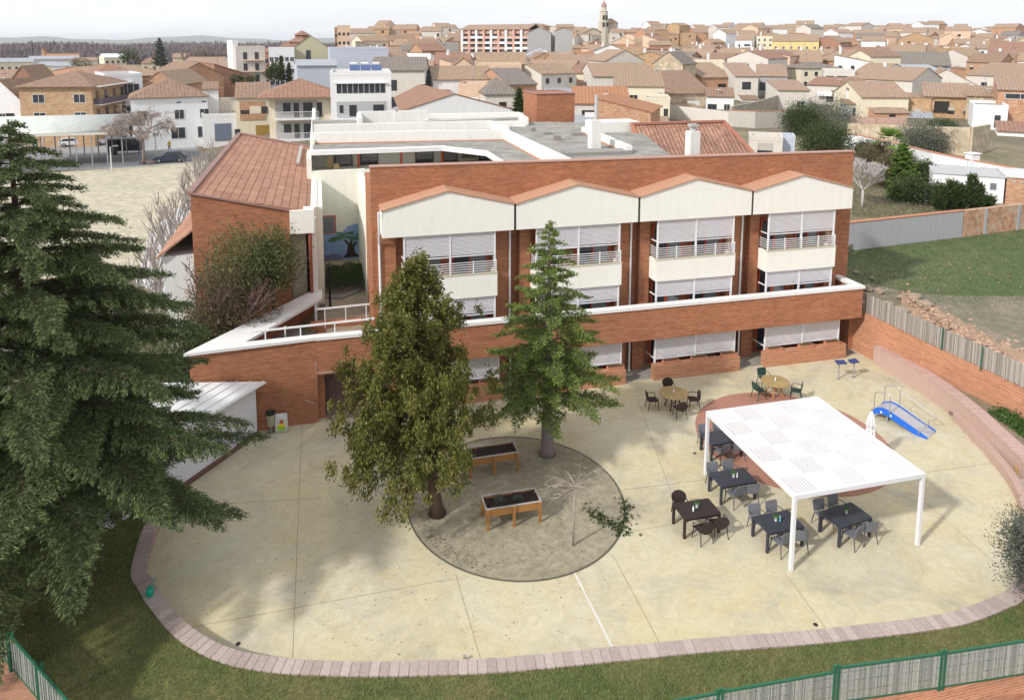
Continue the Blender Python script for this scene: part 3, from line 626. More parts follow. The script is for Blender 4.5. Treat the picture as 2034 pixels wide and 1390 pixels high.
# ------------------------------------------------------------------ left wing with the sloping slab-tile roof
def left_wing():
    t = thing('tiled_wing', 'brick wing with a big sloping terracotta tile roof left of the courtyard', 'building', (-3.4, 45, 3))
    W = dict(parent=t, world=True); yf, yb = 37.5, 60.5; xl, xr = -6.33, -1.66; zl, zm = 9.5, 8.33
    m = MB(); m.xprism([(xl, 0), (xr, 0), (xr, zm), (xl, zl)], yf, yf+.3); m.prism([(xl, yf+.3), (xl+.3, yf+.3), (xl+.3, yb), (xl, yb)], 0, zl-.02); m.prism([(xl, yb), (-.5, yb), (-.5, yb+.3), (xl, yb+.3)], 0, 8.2)
    m.build('wall', brick, **W)
    m = MB(); m.slab([(xl-.1, yf-.08, zl+.05), (-.55, yf-.08, zm+.0), (-.55, yb-1, zm+.0), (xl-.1, yb+.3, zl+.05)], .10); m.build('roof', mat('slab_tiles', (.43, .235, .155), .8, 'slab', col2=(.35, .185, .12)), **W)
    m = MB(); m.slab([(xl-.16, yf-.1, zl+.14), (xl+.12, yf-.1, zl+.10), (xl+.12, yb+.3, zl+.10), (xl-.16, yb+.3, zl+.14)], .085)
    m.slab([(xl-.14, yf-.12, zl+.10), (xr, yf-.12, zm+.12), (xr, yf+.05, zm+.12), (xl-.14, yf+.05, zl+.10)], .08)
    m.slab([(xl, yb, zl+.2), (-.55, yb-1.1, zm+.15), (-.55, yb-.8, zm+.15), (xl, yb+.35, zl+.2)], .14); m.build('roof_verge', mat('verge', (.33, .20, .18), .8), **W)
    m = MB(); m.box(xr+.01, -.45, yf-.25, yf+.6, 7.2, 8.42); m.box(-.62, -.32, yf+.6, 59, 7.9, 8.36); m.box(-.6, -.33, yf+.0, 45.8, 2.9, 7.89); m.build('cream_panel', cream, **W)
    m = MB(); m.box(xr+.01, -.9, yf+.5, yf+.8, 2.5, 7.19); m.build('recessed_wall', mat('beige_render', (.50, .44, .33), .9, 'stucco'), **W)
    m = MB(); m.tube([(-.68, yf-.1, 7.2), (-.68, yf-.1, 2.8)], .09, 10); m.build('downpipe', mat('brown_red', (.30, .10, .06), .6, 'flat'), **W)
    m = MB(); m.bar((-1.55, 50.0, zm+.42), (-1.5, 58.5, zm+.36), .22, .14); m.build('roof_duct', mat('duct_grey', (.45, .42, .40), .6), **W)
    # low annex on the street side
    m = MB(); m.box(-7.9, xl-.002, 38.2, 58, 0, 6.2); m.build('annex_wall', mat('white_render', (.78, .78, .76), .85, 'stucco', col2=(.68, .68, .67)), **W)
    m = MB(); m.slab([(-8.2, 38.0, 6.2), (xl-.01, 38.0, 7.6), (xl-.01, 58.3, 7.6), (-8.2, 58.3, 6.2)], .09); m.build('annex_roof', mat('slab_tiles'), **W)
left_wing()

# ------------------------------------------------------------------ rear block around the courtyard, flat gravel roofs
def rear_block():
    t = thing('flat_roofed_block', 'cream rear block with flat gravel roofs and a window gallery behind the residence', 'building', (8, 50, 3))
    W = dict(parent=t, world=True); A = at
    ym = 46.0
    m = MB(); m.box(-.6, 2.7, ym, ym+.3, 2.9, 8.85); m.box(-.32, -.02, 38.4, ym, 2.9, 8.3)
    m.box(2.2, 2.6, 37.6, ym, 2.9, 8.6)
    m.box(-.6, 14, ym+.001, 49.2, 8.3, 8.6)                                                # gallery floor
    m.box(-.6, 14, 49.2, 49.5, 8.6, 9.72); m.box(-.9, -.601, ym+.01, 49.5, 7.5, 9.7)
    m.build('wall', mat('cream_wall', (.80, .785, .69), .85, 'stucco', col2=(.72, .70, .61), scale=.8), **W)
    # gallery windows and red posts
    for i, (a, b) in enumerate(((664, 700), (715, 751), (825, 861), (880, 909), (951, 972))):
        x0, _, z1 = onY(a, 309, 49.15); x1, _, _ = onY(b, 309, 49.15); m = MB(); m.box(x0, x1, 49.1, 49.198, 8.62, 9.6); o = m.build('window', mat('brown_frame', (.12, .05, .04), .6, 'flat'), **W)
        g_ = MB(); w = (x1-x0)/2; g_.box(x0+.07, x0+w-.02, 49.07, 49.099, 8.62, 9.52); g_.box(x0+w+.02, x1-.07, 49.07, 49.099, 8.62, 9.52); sub(g_, 'pane', gl, o, world=True)
        g_ = MB(); g_.box(x0+.07, x1-.07, 49.04, 49.069, 9.12 if i in (1, 2) else 8.7, 9.53); sub(g_, 'roller_blind', mat('grey_shutter', (.30, .285, .28), .7), o, world=True)
    x0, _, _ = onY(917, 315, 49.15); x1, _, _ = onY(946, 315, 49.15); m = MB(); m.box(x0, x1, 49.1, 49.198, 8.8, 9.4); m.build('niche', mat('niche_wood', (.30, .25, .20), .8), **W)
    for i, px in enumerate((712, 797, 878)):
        x, _, _ = onY(px, 320, 48.4); m = MB(); m.box(x-.07, x+.07, 48.3, 48.45, 8.6, 9.72); m.build('gallery_post', redframe, **W)
    m = MB(); m.box(*[onY(650, 320, 48.0)[0], onY(660, 320, 48.0)[0]], 48.0, 48.4, 8.6, 9.5); m.box(onY(662, 320, 48.0)[0], onY(673, 320, 48.0)[0], 47.6, 47.95, 8.6, 9.0); m.build('cupboard', mat('tan_wood', (.45, .33, .16), .7), **W)
    # gallery roof slab
    z = 10.0; P1 = [A(614, 301, z), A(879, 292, z), A(965, 302, z), A(1010, 330, z), A(1100, 330, z), A(1005, 273, z), A(617, 283, z)]
    m = MB(); m.prism([p[:2] for p in P1], 9.73, 9.99); m.build('gallery_roof', white_cop, **W)
    cx = sum(p[0] for p in P1)/7; cy = sum(p[1] for p in P1)/7
    P2 = [A(621, 297.5, z), A(879, 289, z), A(968, 299, z), A(1015, 328, z), A(1092, 328, z), A(1003, 274.5, z), A(621, 285, z)]
    m = MB(); m.prism([p[:2] for p in P2], 9.991, 10.01); m.build('gravel', gravel_m, **W)
    # higher roof behind, parapets
    def wallstrip(pts, z0, z1, w, mt, name):
        m = MB(); P_ = [Vector((*p[:2], 0)) for p in pts]; a = offset(P_, -w/2); b = offset(P_, w/2)
        for i in range(len(P_)-1): m.prism([(a[i].x, a[i].y), (a[i+1].x, a[i+1].y), (b[i+1].x, b[i+1].y), (b[i].x, b[i].y)], z0, z1)
        m.build(name, mt, **W)
    zr = 10.35
    a0, a1, a2 = A(621, 264, 10.75), A(1003, 257, 10.75), A(1150, 326, 10.75)
    wallstrip([a0, a1, a2], 10.0, 10.75, .45, mat('parapet_white', (.78, .77, .72), .8, 'stucco', col2=(.66, .65, .61)), 'parapet')
    wallstrip([(a0[0], a0[1]-.3), (a1[0]-.15, a1[1]-.3), (a2[0]-.3, a2[1]-.1)], 10.012, 10.07, .14, terra, 'flashing')
    P3 = [a0[:2], a1[:2], a2[:2], A(1345, 318, zr)[:2], A(1248, 244, zr)[:2], A(620, 238, zr)[:2]]
    m = MB(); m.prism(P3, 9.0, zr); m.build('upper_roof', gravel_m, **W)
    m = MB(); m.prism([a0[:2], a1[:2], (a1[0], a1[1]+.1), A(620, 238, zr)[:2]], 3.0, 8.99); m.box(-.7, -.4, 49.6, 74, 3, 10.3); m.build('inner_wall', mat('cream_wall'), **W)
    wallstrip([A(624, 248, 10.95), A(975, 240, 10.95), A(1008, 252, 10.95)], zr, 10.95, .4, mat('parapet_white'), 'parapet')
    wallstrip([A(712, 222, 11.4), A(850, 219, 11.4)], zr, 11.4, .3, mat('parapet_white'), 'parapet')
    wallstrip([A(712, 222, 11.4), A(716, 242, 11.0)], zr, 11.3, .3, mat('parapet_white'), 'parapet')
    wallstrip([A(820, 226, 11.0), A(1030, 222, 11.0), A(1045, 236, 10.9)], zr, 10.95, .4, mat('parapet_white'), 'parapet')
    P4 = [A(820, 227, 10.6)[:2], A(1028, 223, 10.6)[:2], A(1035, 233, 10.6)[:2], A(845, 241, 10.6)[:2]]
    m = MB(); m.prism(P4, zr, 10.6); m.build('pale_roof', mat('pale_gravel', (.56, .55, .50), .95, 'gravel', col2=(.45, .44, .40)), **W)
    wallstrip([A(960, 240, 10.8), A(1045, 240, 10.8)], zr, 10.75, .35, mat('parapet_white'), 'parapet')
    m = MB(); m.prism([A(1125, 306, 10.5)[:2], A(1255, 302, 10.5)[:2], A(1255, 296, 10.5)[:2], A(1115, 297, 10.5)[:2]], zr, 10.55); m.build('roof_kerb', mat('grey_kerb', (.30, .29, .27), .9), **W)
    wallstrip([A(1160, 252, 10.8), A(1250, 290, 10.8)], zr, 10.8, .4, mat('parapet_white'), 'parapet')
    wallstrip([A(1158, 256, 10.7), A(1244, 293, 10.7)], zr, 10.42, .2, terra, 'flashing')
    # white boxes
    m = MB(); c = A(1220, 262, 10.4); m.box(c[0]-1.5, c[0]+2.0, c[1], c[1]+2, zr, 11.1); m.build('roof_box', mat('parapet_white'), **W)
    for (px, y0, y1, w, capw) in ((1184, 240, 299, 22, 8), (1380, 262, 318, 24, 18), (788, 224, 256, 11, 8)):
        zb = zr if px != 1380 else 10.3; b = A(px, y1, zb); zt = onY(px, y0, b[1])[2]; w_ = w*b[1]/1443/2
        m = MB(); m.box(b[0]-w_, b[0]+w_, b[1], b[1]+w_*2, 9.5, zt); o = m.build('chimney', mat('parapet_white'), **W)
        cw = capw*b[1]/1443/2; m = MB(); 
        if px == 1184: m.tube([(b[0]+w_*.3, b[1]+w_, zt), (b[0]+w_*.3, b[1]+w_, zt+1.55)], cw, 10)
        else: m.box(b[0]-cw, b[0]+cw, b[1]+w_-cw, b[1]+w_+cw, zt+.25, zt+.4); m.tube([(b[0], b[1]+w_, zt), (b[0], b[1]+w_, zt+.3)], cw*.8, 8)
        sub(m, 'cowl', mat('cowl_grey', (.50, .50, .49), .6), o, world=True)
    for i, (px, py, w_, h_) in enumerate(((1090, 268, .6, .18), (1108, 279, .5, .3), (1060, 262, .35, .3), (1150, 270, .9, .2), (1010, 262, .4, .4), (1210, 285, .4, .25))): c = A(px, py, zr); m = MB(); m.box(c[0]-w_/2, c[0]+w_/2, c[1], c[1]+w_*.7, zr+.001, zr+h_); m.build('roof_vent', mat('vent_grey', (.30, .27, .24), .8), **W)
    # brick tower
    m = MB(); m.box(17.6, 20.95, 57.4, 61.4, 9.2, 12.55); o = m.build('stair_tower', brick, **W)
    m = MB(); m.box(17.52, 21.03, 57.32, 57.62, 12.551, 12.62); m.box(17.52, 21.03, 61.2, 61.48, 12.551, 12.62); m.box(17.52, 17.8, 57.62, 61.2, 12.551, 12.62); m.box(20.75, 21.03, 57.62, 61.2, 12.551, 12.62); sub(m, 'coping', mat('verge'), o, world=True)
    # mural (flat painting on the courtyard wall)
    yq = ym-.004; m = MB()
    sky_ = [(-.02, 3.0), (2.6, 3.0), (2.6, 5.25), (2.1, 5.35), (1.5, 5.2), (1.2, 4.85), (.7, 4.75), (-.02, 4.8)]
    m.add([(x, yq, z) for x, z in sky_], [tuple(range(len(sky_)))]); o = m.build('mural', mat('mural_blue', (.22, .34, .60), .9, 'plain', col2=(.36, .48, .68), scale=1.4), **W)
    m = MB(); y2 = yq-.004
    tr = [(1.15, 3.15), (1.42, 3.45), (1.5, 3.95), (1.25, 4.3), (1.36, 4.35), (1.6, 4.05), (1.7, 4.45), (1.8, 4.42), (1.78, 4.0), (2.05, 4.2), (2.1, 4.1), (1.9, 3.8), (1.95, 3.45), (2.25, 3.15)]
    m.add([(x, y2, z) for x, z in tr], [tuple(range(len(tr)))]); sub(m, 'painted_trunk', mat('mural_brown', (.05, .04, .03), .9, 'flat'), o, world=True)
    m = MB(); rn = random.Random(8)
    for k in range(46):
        a = rn.uniform(0, 3.14); r = rn.uniform(.3, 1.0); cx_, cz = 1.45+r*1.05*math.cos(a)-.1, 4.25+r*.62*math.sin(a); w_, h_ = rn.uniform(.08, .26), rn.uniform(.03, .08); y3 = y2-.003-.0003*k
        m.add([(cx_+w_*math.cos(q), y3, cz+h_*math.sin(q)) for q in [k2*math.pi/4 for k2 in range(8)]], [tuple(range(8))])
    sub(m, 'painted_leaves', mat('mural_green', (.07, .16, .09), .9, 'island', col2=(.12, .26, .12)), o, world=True)
    m = MB(); y3 = y2-.02; m.add([(-.02, y3, 3.0), (1.15, y3, 3.0), (1.1, y3, 3.35), (.5, y3, 3.5), (.2, y3, 3.35), (-.02, y3, 3.5)], [(0, 1, 2, 3, 4, 5)]); sub(m, 'painted_ground', mat('mural_purple', (.20, .19, .33), .9, 'flat'), o, world=True)
    # window beside it
    m = MB(); m.box(-.24, .8, ym-.05, ym-.001, 4.82, 5.98); o = m.build('window', mat('pink_frame', (.46, .19, .13), .6, 'flat'), **W)
    m = MB(); m.box(-.14, .7, ym-.07, ym-.051, 4.92, 5.88); sub(m, 'pane', mat('curtain_grey', (.24, .26, .28), .4, 'streak', col2=(.14, .15, .17), scale=.4), o, world=True)
rear_block()
def courtyard():
    t = MB(); t.prism([(-.02, 33.8), (2.2, 33.8), (2.2, 45.9), (-.02, 45.9)], 2.8, 3.0); tag(t.build('courtyard_path', mat('path_pavers', (.40, .33, .25), .9, 'paving', col2=(.33, .27, .21), pw=.3, ph=.15)), kind='structure')
    m = MB(); m.prism([(.0, 43.2), (2.19, 43.8), (2.19, 45.95), (.0, 45.95)], 3.001, 3.02); tag(m.build('courtyard_sand', mat('courtyard_sand', (.46, .37, .22), .95, 'ground', col2=(.38, .31, .2))), kind='structure')
    m = MB(); m.tube([(.0, 39.2, 3.06), (.9, 38.9, 3.06), (2.19, 40.2, 3.06)], .09, 6); tag(m.build('path_edging', mat('grey_kerb', (.30, .29, .27))), 'pale concrete edging of the courtyard hedge bed', 'edging')
    for i, (x0, x1, y0, y1, z1, lab) in enumerate([(.05, 2.15, 39.6, 43.0, 3.75, 'clipped dark hedge block across the courtyard behind the lamp post')]):
        o = thing('hedge', lab, 'hedge', ((x0+x1)/2, (y0+y1)/2, 3)); n = 9000
        P_ = np.stack([rng.uniform(-1, 1, n)*(x1-x0)/2, rng.uniform(-1, 1, n)*(y1-y0)/2, rng.uniform(.05, 1, n)**.4*(z1-3)], 1); P_[:, 2] += .08*np.sin(P_[:, 0]*5)*np.cos(P_[:, 1]*4)
        leaf_quads('foliage', P_, .09, .05, mat('hedge_leaf', (.030, .060, .015), .7, 'leaf', col2=(.07, .11, .03), ns=1.2), o)
    x, y, _ = at(656, 612, 3.0); o = thing('lamp_post', 'black lantern lamp post in the courtyard path', 'street lamp', (x, y, 3)); bk = mat('black_metal', (.015, .015, .017), .5, 'flat')
    m = MB(); m.lathe((0, 0, 0), [(.12, 0), (.12, .08), (.06, .2), (.045, 1.9), (.06, 1.95), (.03, 2.0)], 10); m.build('post', bk, o)
    m = MB(); m.lathe((0, 0, 2.0), [(.07, 0), (.13, .25), (.16, .27), (.02, .42), (.02, .48)], 6); m.build('lantern', bk, o)
courtyard()

# tile-roofed house behind the right end
def right_tile():
    t = thing('tiled_house', 'brick-sided house with a mottled red tile roof right behind the residence wall', 'building', (26, 45, 3)); W = dict(parent=t, world=True)
    zr, ze = 10.9, 8.7; a = at(1253, 248, zr); b = at(1437, 243, zr); c = at(1337, 316, ze); d = at(1490, 306, ze)
    xl = a[0]; yb = (a[1]+b[1])/2; yfr = c[1]; xr = b[0]
    a = (xl, yb, zr); b = (xr, yb, zr); c = (xl, yfr, ze); d = (d[0]-.2, yfr, ze)
    m = MB(); v = [(xl, yfr, 3), (xl, yb, 3), (xl, yb, zr-.15), (xl, yfr, ze-.15)]; v2 = [(x+.3, y, z) for x, y, z in v]
    m.add(v+v2, [(0, 3, 2, 1), (4, 5, 6, 7), (0, 1, 5, 4), (1, 2, 6, 5), (2, 3, 7, 6), (3, 0, 4, 7)]); m.box(xl+.3, xr, yb-.3, yb, 3, zr-.2); m.build('wall', brick_lt, **W)
    m = MB(); m.slab([(xl+.05, yfr, ze+.02), (d[0], yfr, ze+.02), (xr, yb, zr), (xl+.05, yb, zr)], .14); m.build('roof', mat('mottled_tiles', (.46, .275, .20), .85, 'tile', col2=(.22, .125, .10), ts=1.0, td=.3), **W)
    m = MB(); m.bar((xl, yb, zr+.08), (xr+.1, yb, zr+.08), .28, .16); m.bar((xr+.05, yb, zr+.08), (d[0]+.1, yfr, ze+.1), .26, .14); m.bar((xl+.05, yb, zr+.05), (xl+.05, yfr, ze+.05), .24, .12); m.build('ridge_tiles', mat('ridge_clay', (.46, .20, .14), .8), **W)
right_tile()
# lean shed at the left of the patio
def shed():
    t = thing('garden_shed', 'white shed with a ribbed white roof half hidden by the cedar', 'shed', (-5, 29, 0)); W = dict(parent=t, world=True)
    A_ = (-3.05, 31.1); B_ = (-6.1, 27.1); dx, dy = B_[0]-A_[0], B_[1]-A_[1]; L_ = math.hypot(dx, dy); n = (dy/L_, -dx/L_)   # outward left normal
    n = (-abs(dy)/L_, abs(dx)/L_); wm = mat('shed_white', (.74, .74, .78), .6, 'plain', amt=.08); zf = lambda x, y, z0=2.32: z0+.13*((x-A_[0])*n[0]+(y-A_[1])*n[1])
    B2 = (B_[0]-1.3, B_[1]-1.7); foot = [A_, B2, (-10.2, 27.2), (-9.4, 31.1)]; m = MB(); m.prism([(x, y, zf(x, y)) for x, y in foot], .02, 2.3); m.build('wall', wm, **W)
    E1 = (A_[0]+.30-n[0]*.2, A_[1]+.02); E2 = (B2[0]-n[0]*.25, B2[1]-n[1]*.25); top = [E1, E2, (-10.5, 27.0), (-9.6, 31.16)]; m = MB(); m.slab([(x, y, zf(x, y, 2.40)) for x, y in top], .06)
    ux, uy = dx/L_, dy/L_
    for k in range(13):
        d = .10+k*.42; px, py = E1[0]+n[0]*d, E1[1]+n[1]*d; t0 = (31.12-py)/uy if py > 31.12 else 0; t0 = max(t0, 0); sx, sy = px+ux*t0, py+uy*t0; t1 = L_+1.6
        ex, ey = px+ux*t1, py+uy*t1; m.bar((sx, sy, zf(sx, sy, 2.415)), (ex, ey, zf(ex, ey, 2.415)), .05, .045)
    m.build('roof', mat('roof_white', (.80, .80, .80), .5, 'plain', amt=.1), **W)
    m = MB(); a = Vector((*A_, .03)); b = Vector((*B_, .03)); off = Vector((-n[0], -n[1], 0))*.08; m.bar(a+off+Vector((0, 0, .07)), b+off+Vector((0, 0, .07)), .14, .14); m.build('plinth', mat('brown_plinth', (.16, .09, .07), .9), **W)
shed()
# ------------------------------------------------------------------ pergola
def pergola():
    t = thing('pergola', 'white metal pergola with a square louvred roof standing on the patio', 'pergola', (16.8, 21.0, 0)); W = dict(parent=t, world=True)
    x0, x1, y0, y1, z = 14.30, 19.33, 18.42, 23.85, 2.50; pw = mat('pergola_white', (.74, .74, .76), .4, 'plain', amt=.04); lw = mat('louvre_white', (.70, .70, .72), .5, 'plain', amt=.05)
    for x in (x0+.06, x1-.06):
        for y in (y0+.06, y1-.06): m = MB(); m.box(x-.06, x+.06, y-.06, y+.06, .02, z-.001); m.build('post', pw, bevel=.008, **W)
    m = MB(); m.box(x0, x1, y0, y0+.09, z, z+.15); m.box(x0, x1, y1-.09, y1, z, z+.15); m.box(x0, x0+.09, y0+.09, y1-.09, z, z+.15); m.box(x1-.09, x1, y0+.09, y1-.09, z, z+.15); m.build('frame', pw, **W)
    nx, ny = 5, 6; ax, bx, ay, by = x0+.09, x1-.09, y0+.09, y1-.09; cw, ch = (bx-ax)/nx, (by-ay)/ny
    for i in range(nx):
        for j in range(ny):
            m = MB(); X0, X1, Y0, Y1 = ax+i*cw+.004, ax+(i+1)*cw-.004, ay+j*ch+.004, ay+(j+1)*ch-.004
            m.box(X0, X1, Y0, Y0+.025, z+.06, z+.145); m.box(X0, X1, Y1-.025, Y1, z+.06, z+.145); m.box(X0, X0+.025, Y0+.026, Y1-.026, z+.06, z+.145); m.box(X1-.025, X1, Y0+.026, Y1-.026, z+.06, z+.145)
            n = 8
            for k in range(n):
                if (i+j) % 2: c = Y0+.06+(Y1-Y0-.12)*k/(n-1); m.box(X0+.026, X1-.026, c-.056, c+.056, z+.09, z+.115)
                else: c = X0+.06+(X1-X0-.12)*k/(n-1); m.box(c-.027, c+.027, Y0+.026, Y1-.026, z+.075, z+.125)
            m.build('louvre_panel', lw, **W)
pergola()
# ------------------------------------------------------------------ tables and chairs
anth = mat('anthracite', (.045, .05, .065), .45, 'flat'); ratt = mat('brown_rattan', (.035, .024, .022), .6, 'flat'); grey_mesh = mat('grey_mesh', (.17, .175, .20), .6, 'flat'); grn = mat('green_plastic', (.02, .055, .045), .4, 'flat')
teak = mat('teak_top', (.40, .29, .13), .6, 'streak', col2=(.30, .21, .09), scale=.3); orange_wood = mat('orange_wood', (.40, .17, .05), .6, 'flat')
def square_table(label, c, sx, sy, rz, mt):
    t = thing('square_table', label, 'table', (*c, .02), rz, 'dark square dining tables')
    m = MB(); m.box(-sx/2, sx/2, -sy/2, sy/2, .70, .735); m.box(-sx/2+.04, sx/2-.04, -sy/2+.04, -sy/2+.07, .62, .6999); m.box(-sx/2+.04, sx/2-.04, sy/2-.07, sy/2-.04, .62, .6999); m.build('tabletop', mt, t, bevel=.008)
    m = MB(); st = .08; k = -sx/2+.06
    while k < sx/2-.05: m.box(k, k+st-.012, -sy/2+.06, sy/2-.06, .7355, .742); k += st
    m.build('slats', mt, t)
    for ax in (-1, 1):
        for ay in (-1, 1): m = MB(); x, y = ax*(sx/2-.045), ay*(sy/2-.045); m.prism([(x-.04, y-.04), (x+.04, y-.04), (x+.04, y+.04), (x-.04, y+.04)], 0, .6998); m.build('leg', mt, t)
    return t
def chair(label, c, rz, kind, group):
    """front of the chair looks along its local +y"""
    t = thing('chair', label, 'chair', (*c, .02), rz, group)
    fm = {'mesh': mat('grey_frame', (.09, .093, .105), .5, 'flat'), 'rattan': ratt, 'green': grn}[kind]; sm = {'mesh': grey_mesh, 'rattan': ratt, 'green': grn}[kind]
    for ax in (-1, 1):
        m = MB(); m.tube([(ax*.25, .24, 0), (ax*.22, .19, .43)], [.016, .021], 6); m.build('leg', fm, t)
        m = MB(); m.tube([(ax*.25, -.28, 0), (ax*.21, -.20, .43)], [.016, .021], 6); m.build('leg', fm, t)
        m = MB(); m.tube([(ax*.245, .20, .42), (ax*.265, .17, .63), (ax*.265, -.05, .66), (ax*.23, -.25, .64)], .017, 6); m.build('armrest', fm, t)
    m = MB(); m.prism([(-.23, -.2), (.23, -.2), (.25, .22), (-.25, .22)], .43, .455); m.build('seat', sm, t, bevel=.008)
    m = MB()
    if kind == 'rattan':
        n = 18; pts = [(.27*math.cos(a), .62+.24*math.sin(a)) for a in [2*math.pi*k/n for k in range(n)]]
        m.add([(x, -.22-.12*(z-.4)-.10*(.27-abs(x))*.6, z) for x, z in pts]+[(x, -.245-.12*(z-.4)-.10*(.27-abs(x))*.6, z) for x, z in pts], [tuple(range(n)), tuple(range(2*n-1, n-1, -1))]+[(k, n+k, n+(k+1) % n, (k+1) % n) for k in range(n)])
    else:
        top = .86 if kind == 'mesh' else .84; pts = [(-.22, .47), (.22, .47), (.235, top-.06), (.20, top), (-.20, top), (-.235, top-.06)]; n = len(pts)
        m.add([(x, -.20-.18*(z-.45), z) for x, z in pts]+[(x, -.225-.18*(z-.45), z) for x, z in pts], [tuple(range(n)), tuple(range(2*n-1, n-1, -1))]+[(k, n+k, n+(k+1) % n, (k+1) % n) for k in range(n)])
    m.build('backrest', sm, t)
    return t
def pot(label, x, y, g='potted plants on the dining tables', colr=None):
    o = thing('potted_plant', label, 'plant', (x, y, .765), 0, g); m = MB(); m.lathe((0, 0, 0), [(.035, 0), (.052, .10), (.055, .11)], 12); m.build('pot', white, o)
    n = 120; P_ = rng.normal(0, 1, (n, 3)); P_ /= np.linalg.norm(P_, axis=1)[:, None]; P_ = P_*np.array([.085, .085, .07])+np.array([0, 0, .16]); leaf_quads('leaves', P_, .05, .03, mat('pot_green', (.05, .16, .03), .6, 'leaf', col2=(.12, .25, .06)), o)
def bottle(label, x, y, col, nm):
    o = thing('bottle', label, 'bottle', (x, y, .765), 0, 'small bottles on the dining tables'); m = MB(); m.lathe((0, 0, 0), [(.032, 0), (.034, .11), (.014, .14), (.013, .155)], 10); m.build('bottle_body', mat(nm, col, .3, 'flat'), o); m = MB(); m.lathe((0, 0, .156), [(.016, 0), (.016, .03), (.006, .035)], 8); m.build('cap', white, o)
G2 = lambda x, y, z=0.: at(x, y, z)[:2]
TB = {'A': ((14.65, 22.40), 1.50, .92, 0.0, anth), 'B': ((12.40, 21.05), 1.40, .88, 0.0, ratt), 'C': ((14.76, 19.78), 1.42, .92, 0.0, anth), 'D': ((17.24, 19.53), 1.48, .92, R(8), anth), 'E': ((15.75, 25.0), 1.45, .92, 0.0, anth)}
nmT = {'A': 'anthracite square table behind the near left pergola post, nearest the left rear post', 'B': 'brown rattan square table out in the open left of the pergola', 'C': 'anthracite square table behind the front left pergola post', 'D': 'anthracite square table turned slightly, under the front edge of the pergola', 'E': 'anthracite square table on the red circle, mostly hidden by the pergola roof'}
nmT['A'] = 'anthracite square table just left of the pergola beside the red circle'
who = {'A': 'table beside the red circle', 'C': 'table behind the front post', 'D': 'slightly turned table', 'E': 'table hidden under the pergola'}
for k, (c, sx, sy, rz, mt) in TB.items():
    square_table(nmT[k], c, sx, sy, rz, mt)
    ca, sa = math.cos(rz), math.sin(rz); P = lambda u, v: (c[0]+u*ca-v*sa, c[1]+u*sa+v*ca)
    if k != 'B':
        for i, (u, v, r, w) in enumerate(((-.36, .60, math.pi, 'far side, left one'), (.34, .61, math.pi, 'far side, right one'), (-.22 if k != 'E' else -.3, -.50, .1, 'near side, left one'), (.44, -.49, -.12, 'near side, right one'))):
            chair(f'grey mesh armchair at the {who[k]}, {w}', P(u, v), rz+r+.08*((i*7) % 3-1), 'mesh', 'grey mesh armchairs at the anthracite tables')
    else:
        chair('brown round-backed chair on the far side of the rattan table', P(-.28, .66), math.pi-.35, 'rattan', 'brown round-backed chairs at the rattan table')
        chair('brown round-backed chair on the near side of the rattan table, left one', P(-.1, -.62), .1, 'rattan', 'brown round-backed chairs at the rattan table')
        chair('brown round-backed chair on the near side of the rattan table, right one', P(.58, -.5), -.15, 'rattan', 'brown round-backed chairs at the rattan table')
pot('small green plant in white pot on the table beside the red circle', *G2(1457, 947, .77)); bottle('white bottle beside the plant on the table beside the red circle', *G2(1464, 947, .77), (.75, .75, .78), 'bottle_white')
pot('small green plant in white pot on the brown rattan table', *G2(1384, 1008, .77)); bottle('white bottle beside the plant on the brown rattan table', *G2(1377, 1014, .77), (.75, .75, .78), 'bottle_white')
pot('small green plant in white pot on the table behind the front post', *G2(1541, 1034, .77)); bottle('light blue bottle on the table behind the front post', *G2(1549, 1034, .77), (.15, .45, .65), 'bottle_blue')
pot('small green plant in white pot on the slightly turned table', *G2(1681, 1019, .77))
def round_table(label, c, rad, legm):
    t = thing('round_table', label, 'table', (*c, .02), 0, 'round wooden tables by the planters'); m = MB(); m.lathe((0, 0, .69), [(rad-.02, 0), (rad, .01), (rad, .035), (rad-.01, .042)], 32); m.build('tabletop', teak, t)
    m = MB(); m.box(-rad*.7, rad*.7, -.03, .03, .62, .6899); m.box(-.03, .03, -rad*.7, -.031, .62, .6899); m.box(-.03, .03, .031, rad*.7, .62, .6899); m.build('apron', legm, t)
    for a in (.8, 2.37, 3.94, 5.5): m = MB(); m.bar((rad*.62*math.cos(a), rad*.62*math.sin(a), 0), (rad*.3*math.cos(a), rad*.3*math.sin(a), .619), .055); m.build('leg', legm, t)
T1, T2 = G2(1338, 780, .74), G2(1540, 757, .74)
round_table('round wooden table with brown chairs in front of the third planter', T1, .66, ratt); round_table('round wooden table with green chairs at the edge of the red circle', T2, .66, orange_wood)
for c, kind, lst, g in ((T1, 'rattan', (((-.98, .15), 'left of'), ((.25, .95), 'behind'), ((.88, -.25), 'right of'), ((-.12, -.85), 'in front of')), 'brown round-backed chairs at the round table'), (T2, 'green', (((-.92, -.1), 'left of'), ((.05, .95), 'behind'), ((.75, -.55), 'right of')), 'green armchairs at the round table')):
    for (dx, dy), w in lst:
        chair(f"{'brown round-backed chair' if kind == 'rattan' else 'dark green plastic armchair'} {w} the round table {'before the third planter' if kind == 'rattan' else 'on the red circle edge'}", (c[0]+dx, c[1]+dy), math.atan2(-dy, -dx)-math.pi/2, kind, g)
bottle('white bottle in the middle of the round table with brown chairs', T1[0], T1[1], (.75, .75, .78), 'bottle_white'); bottle('white bottle in the middle of the round table with green chairs', T2[0], T2[1], (.75, .75, .78), 'bottle_white')
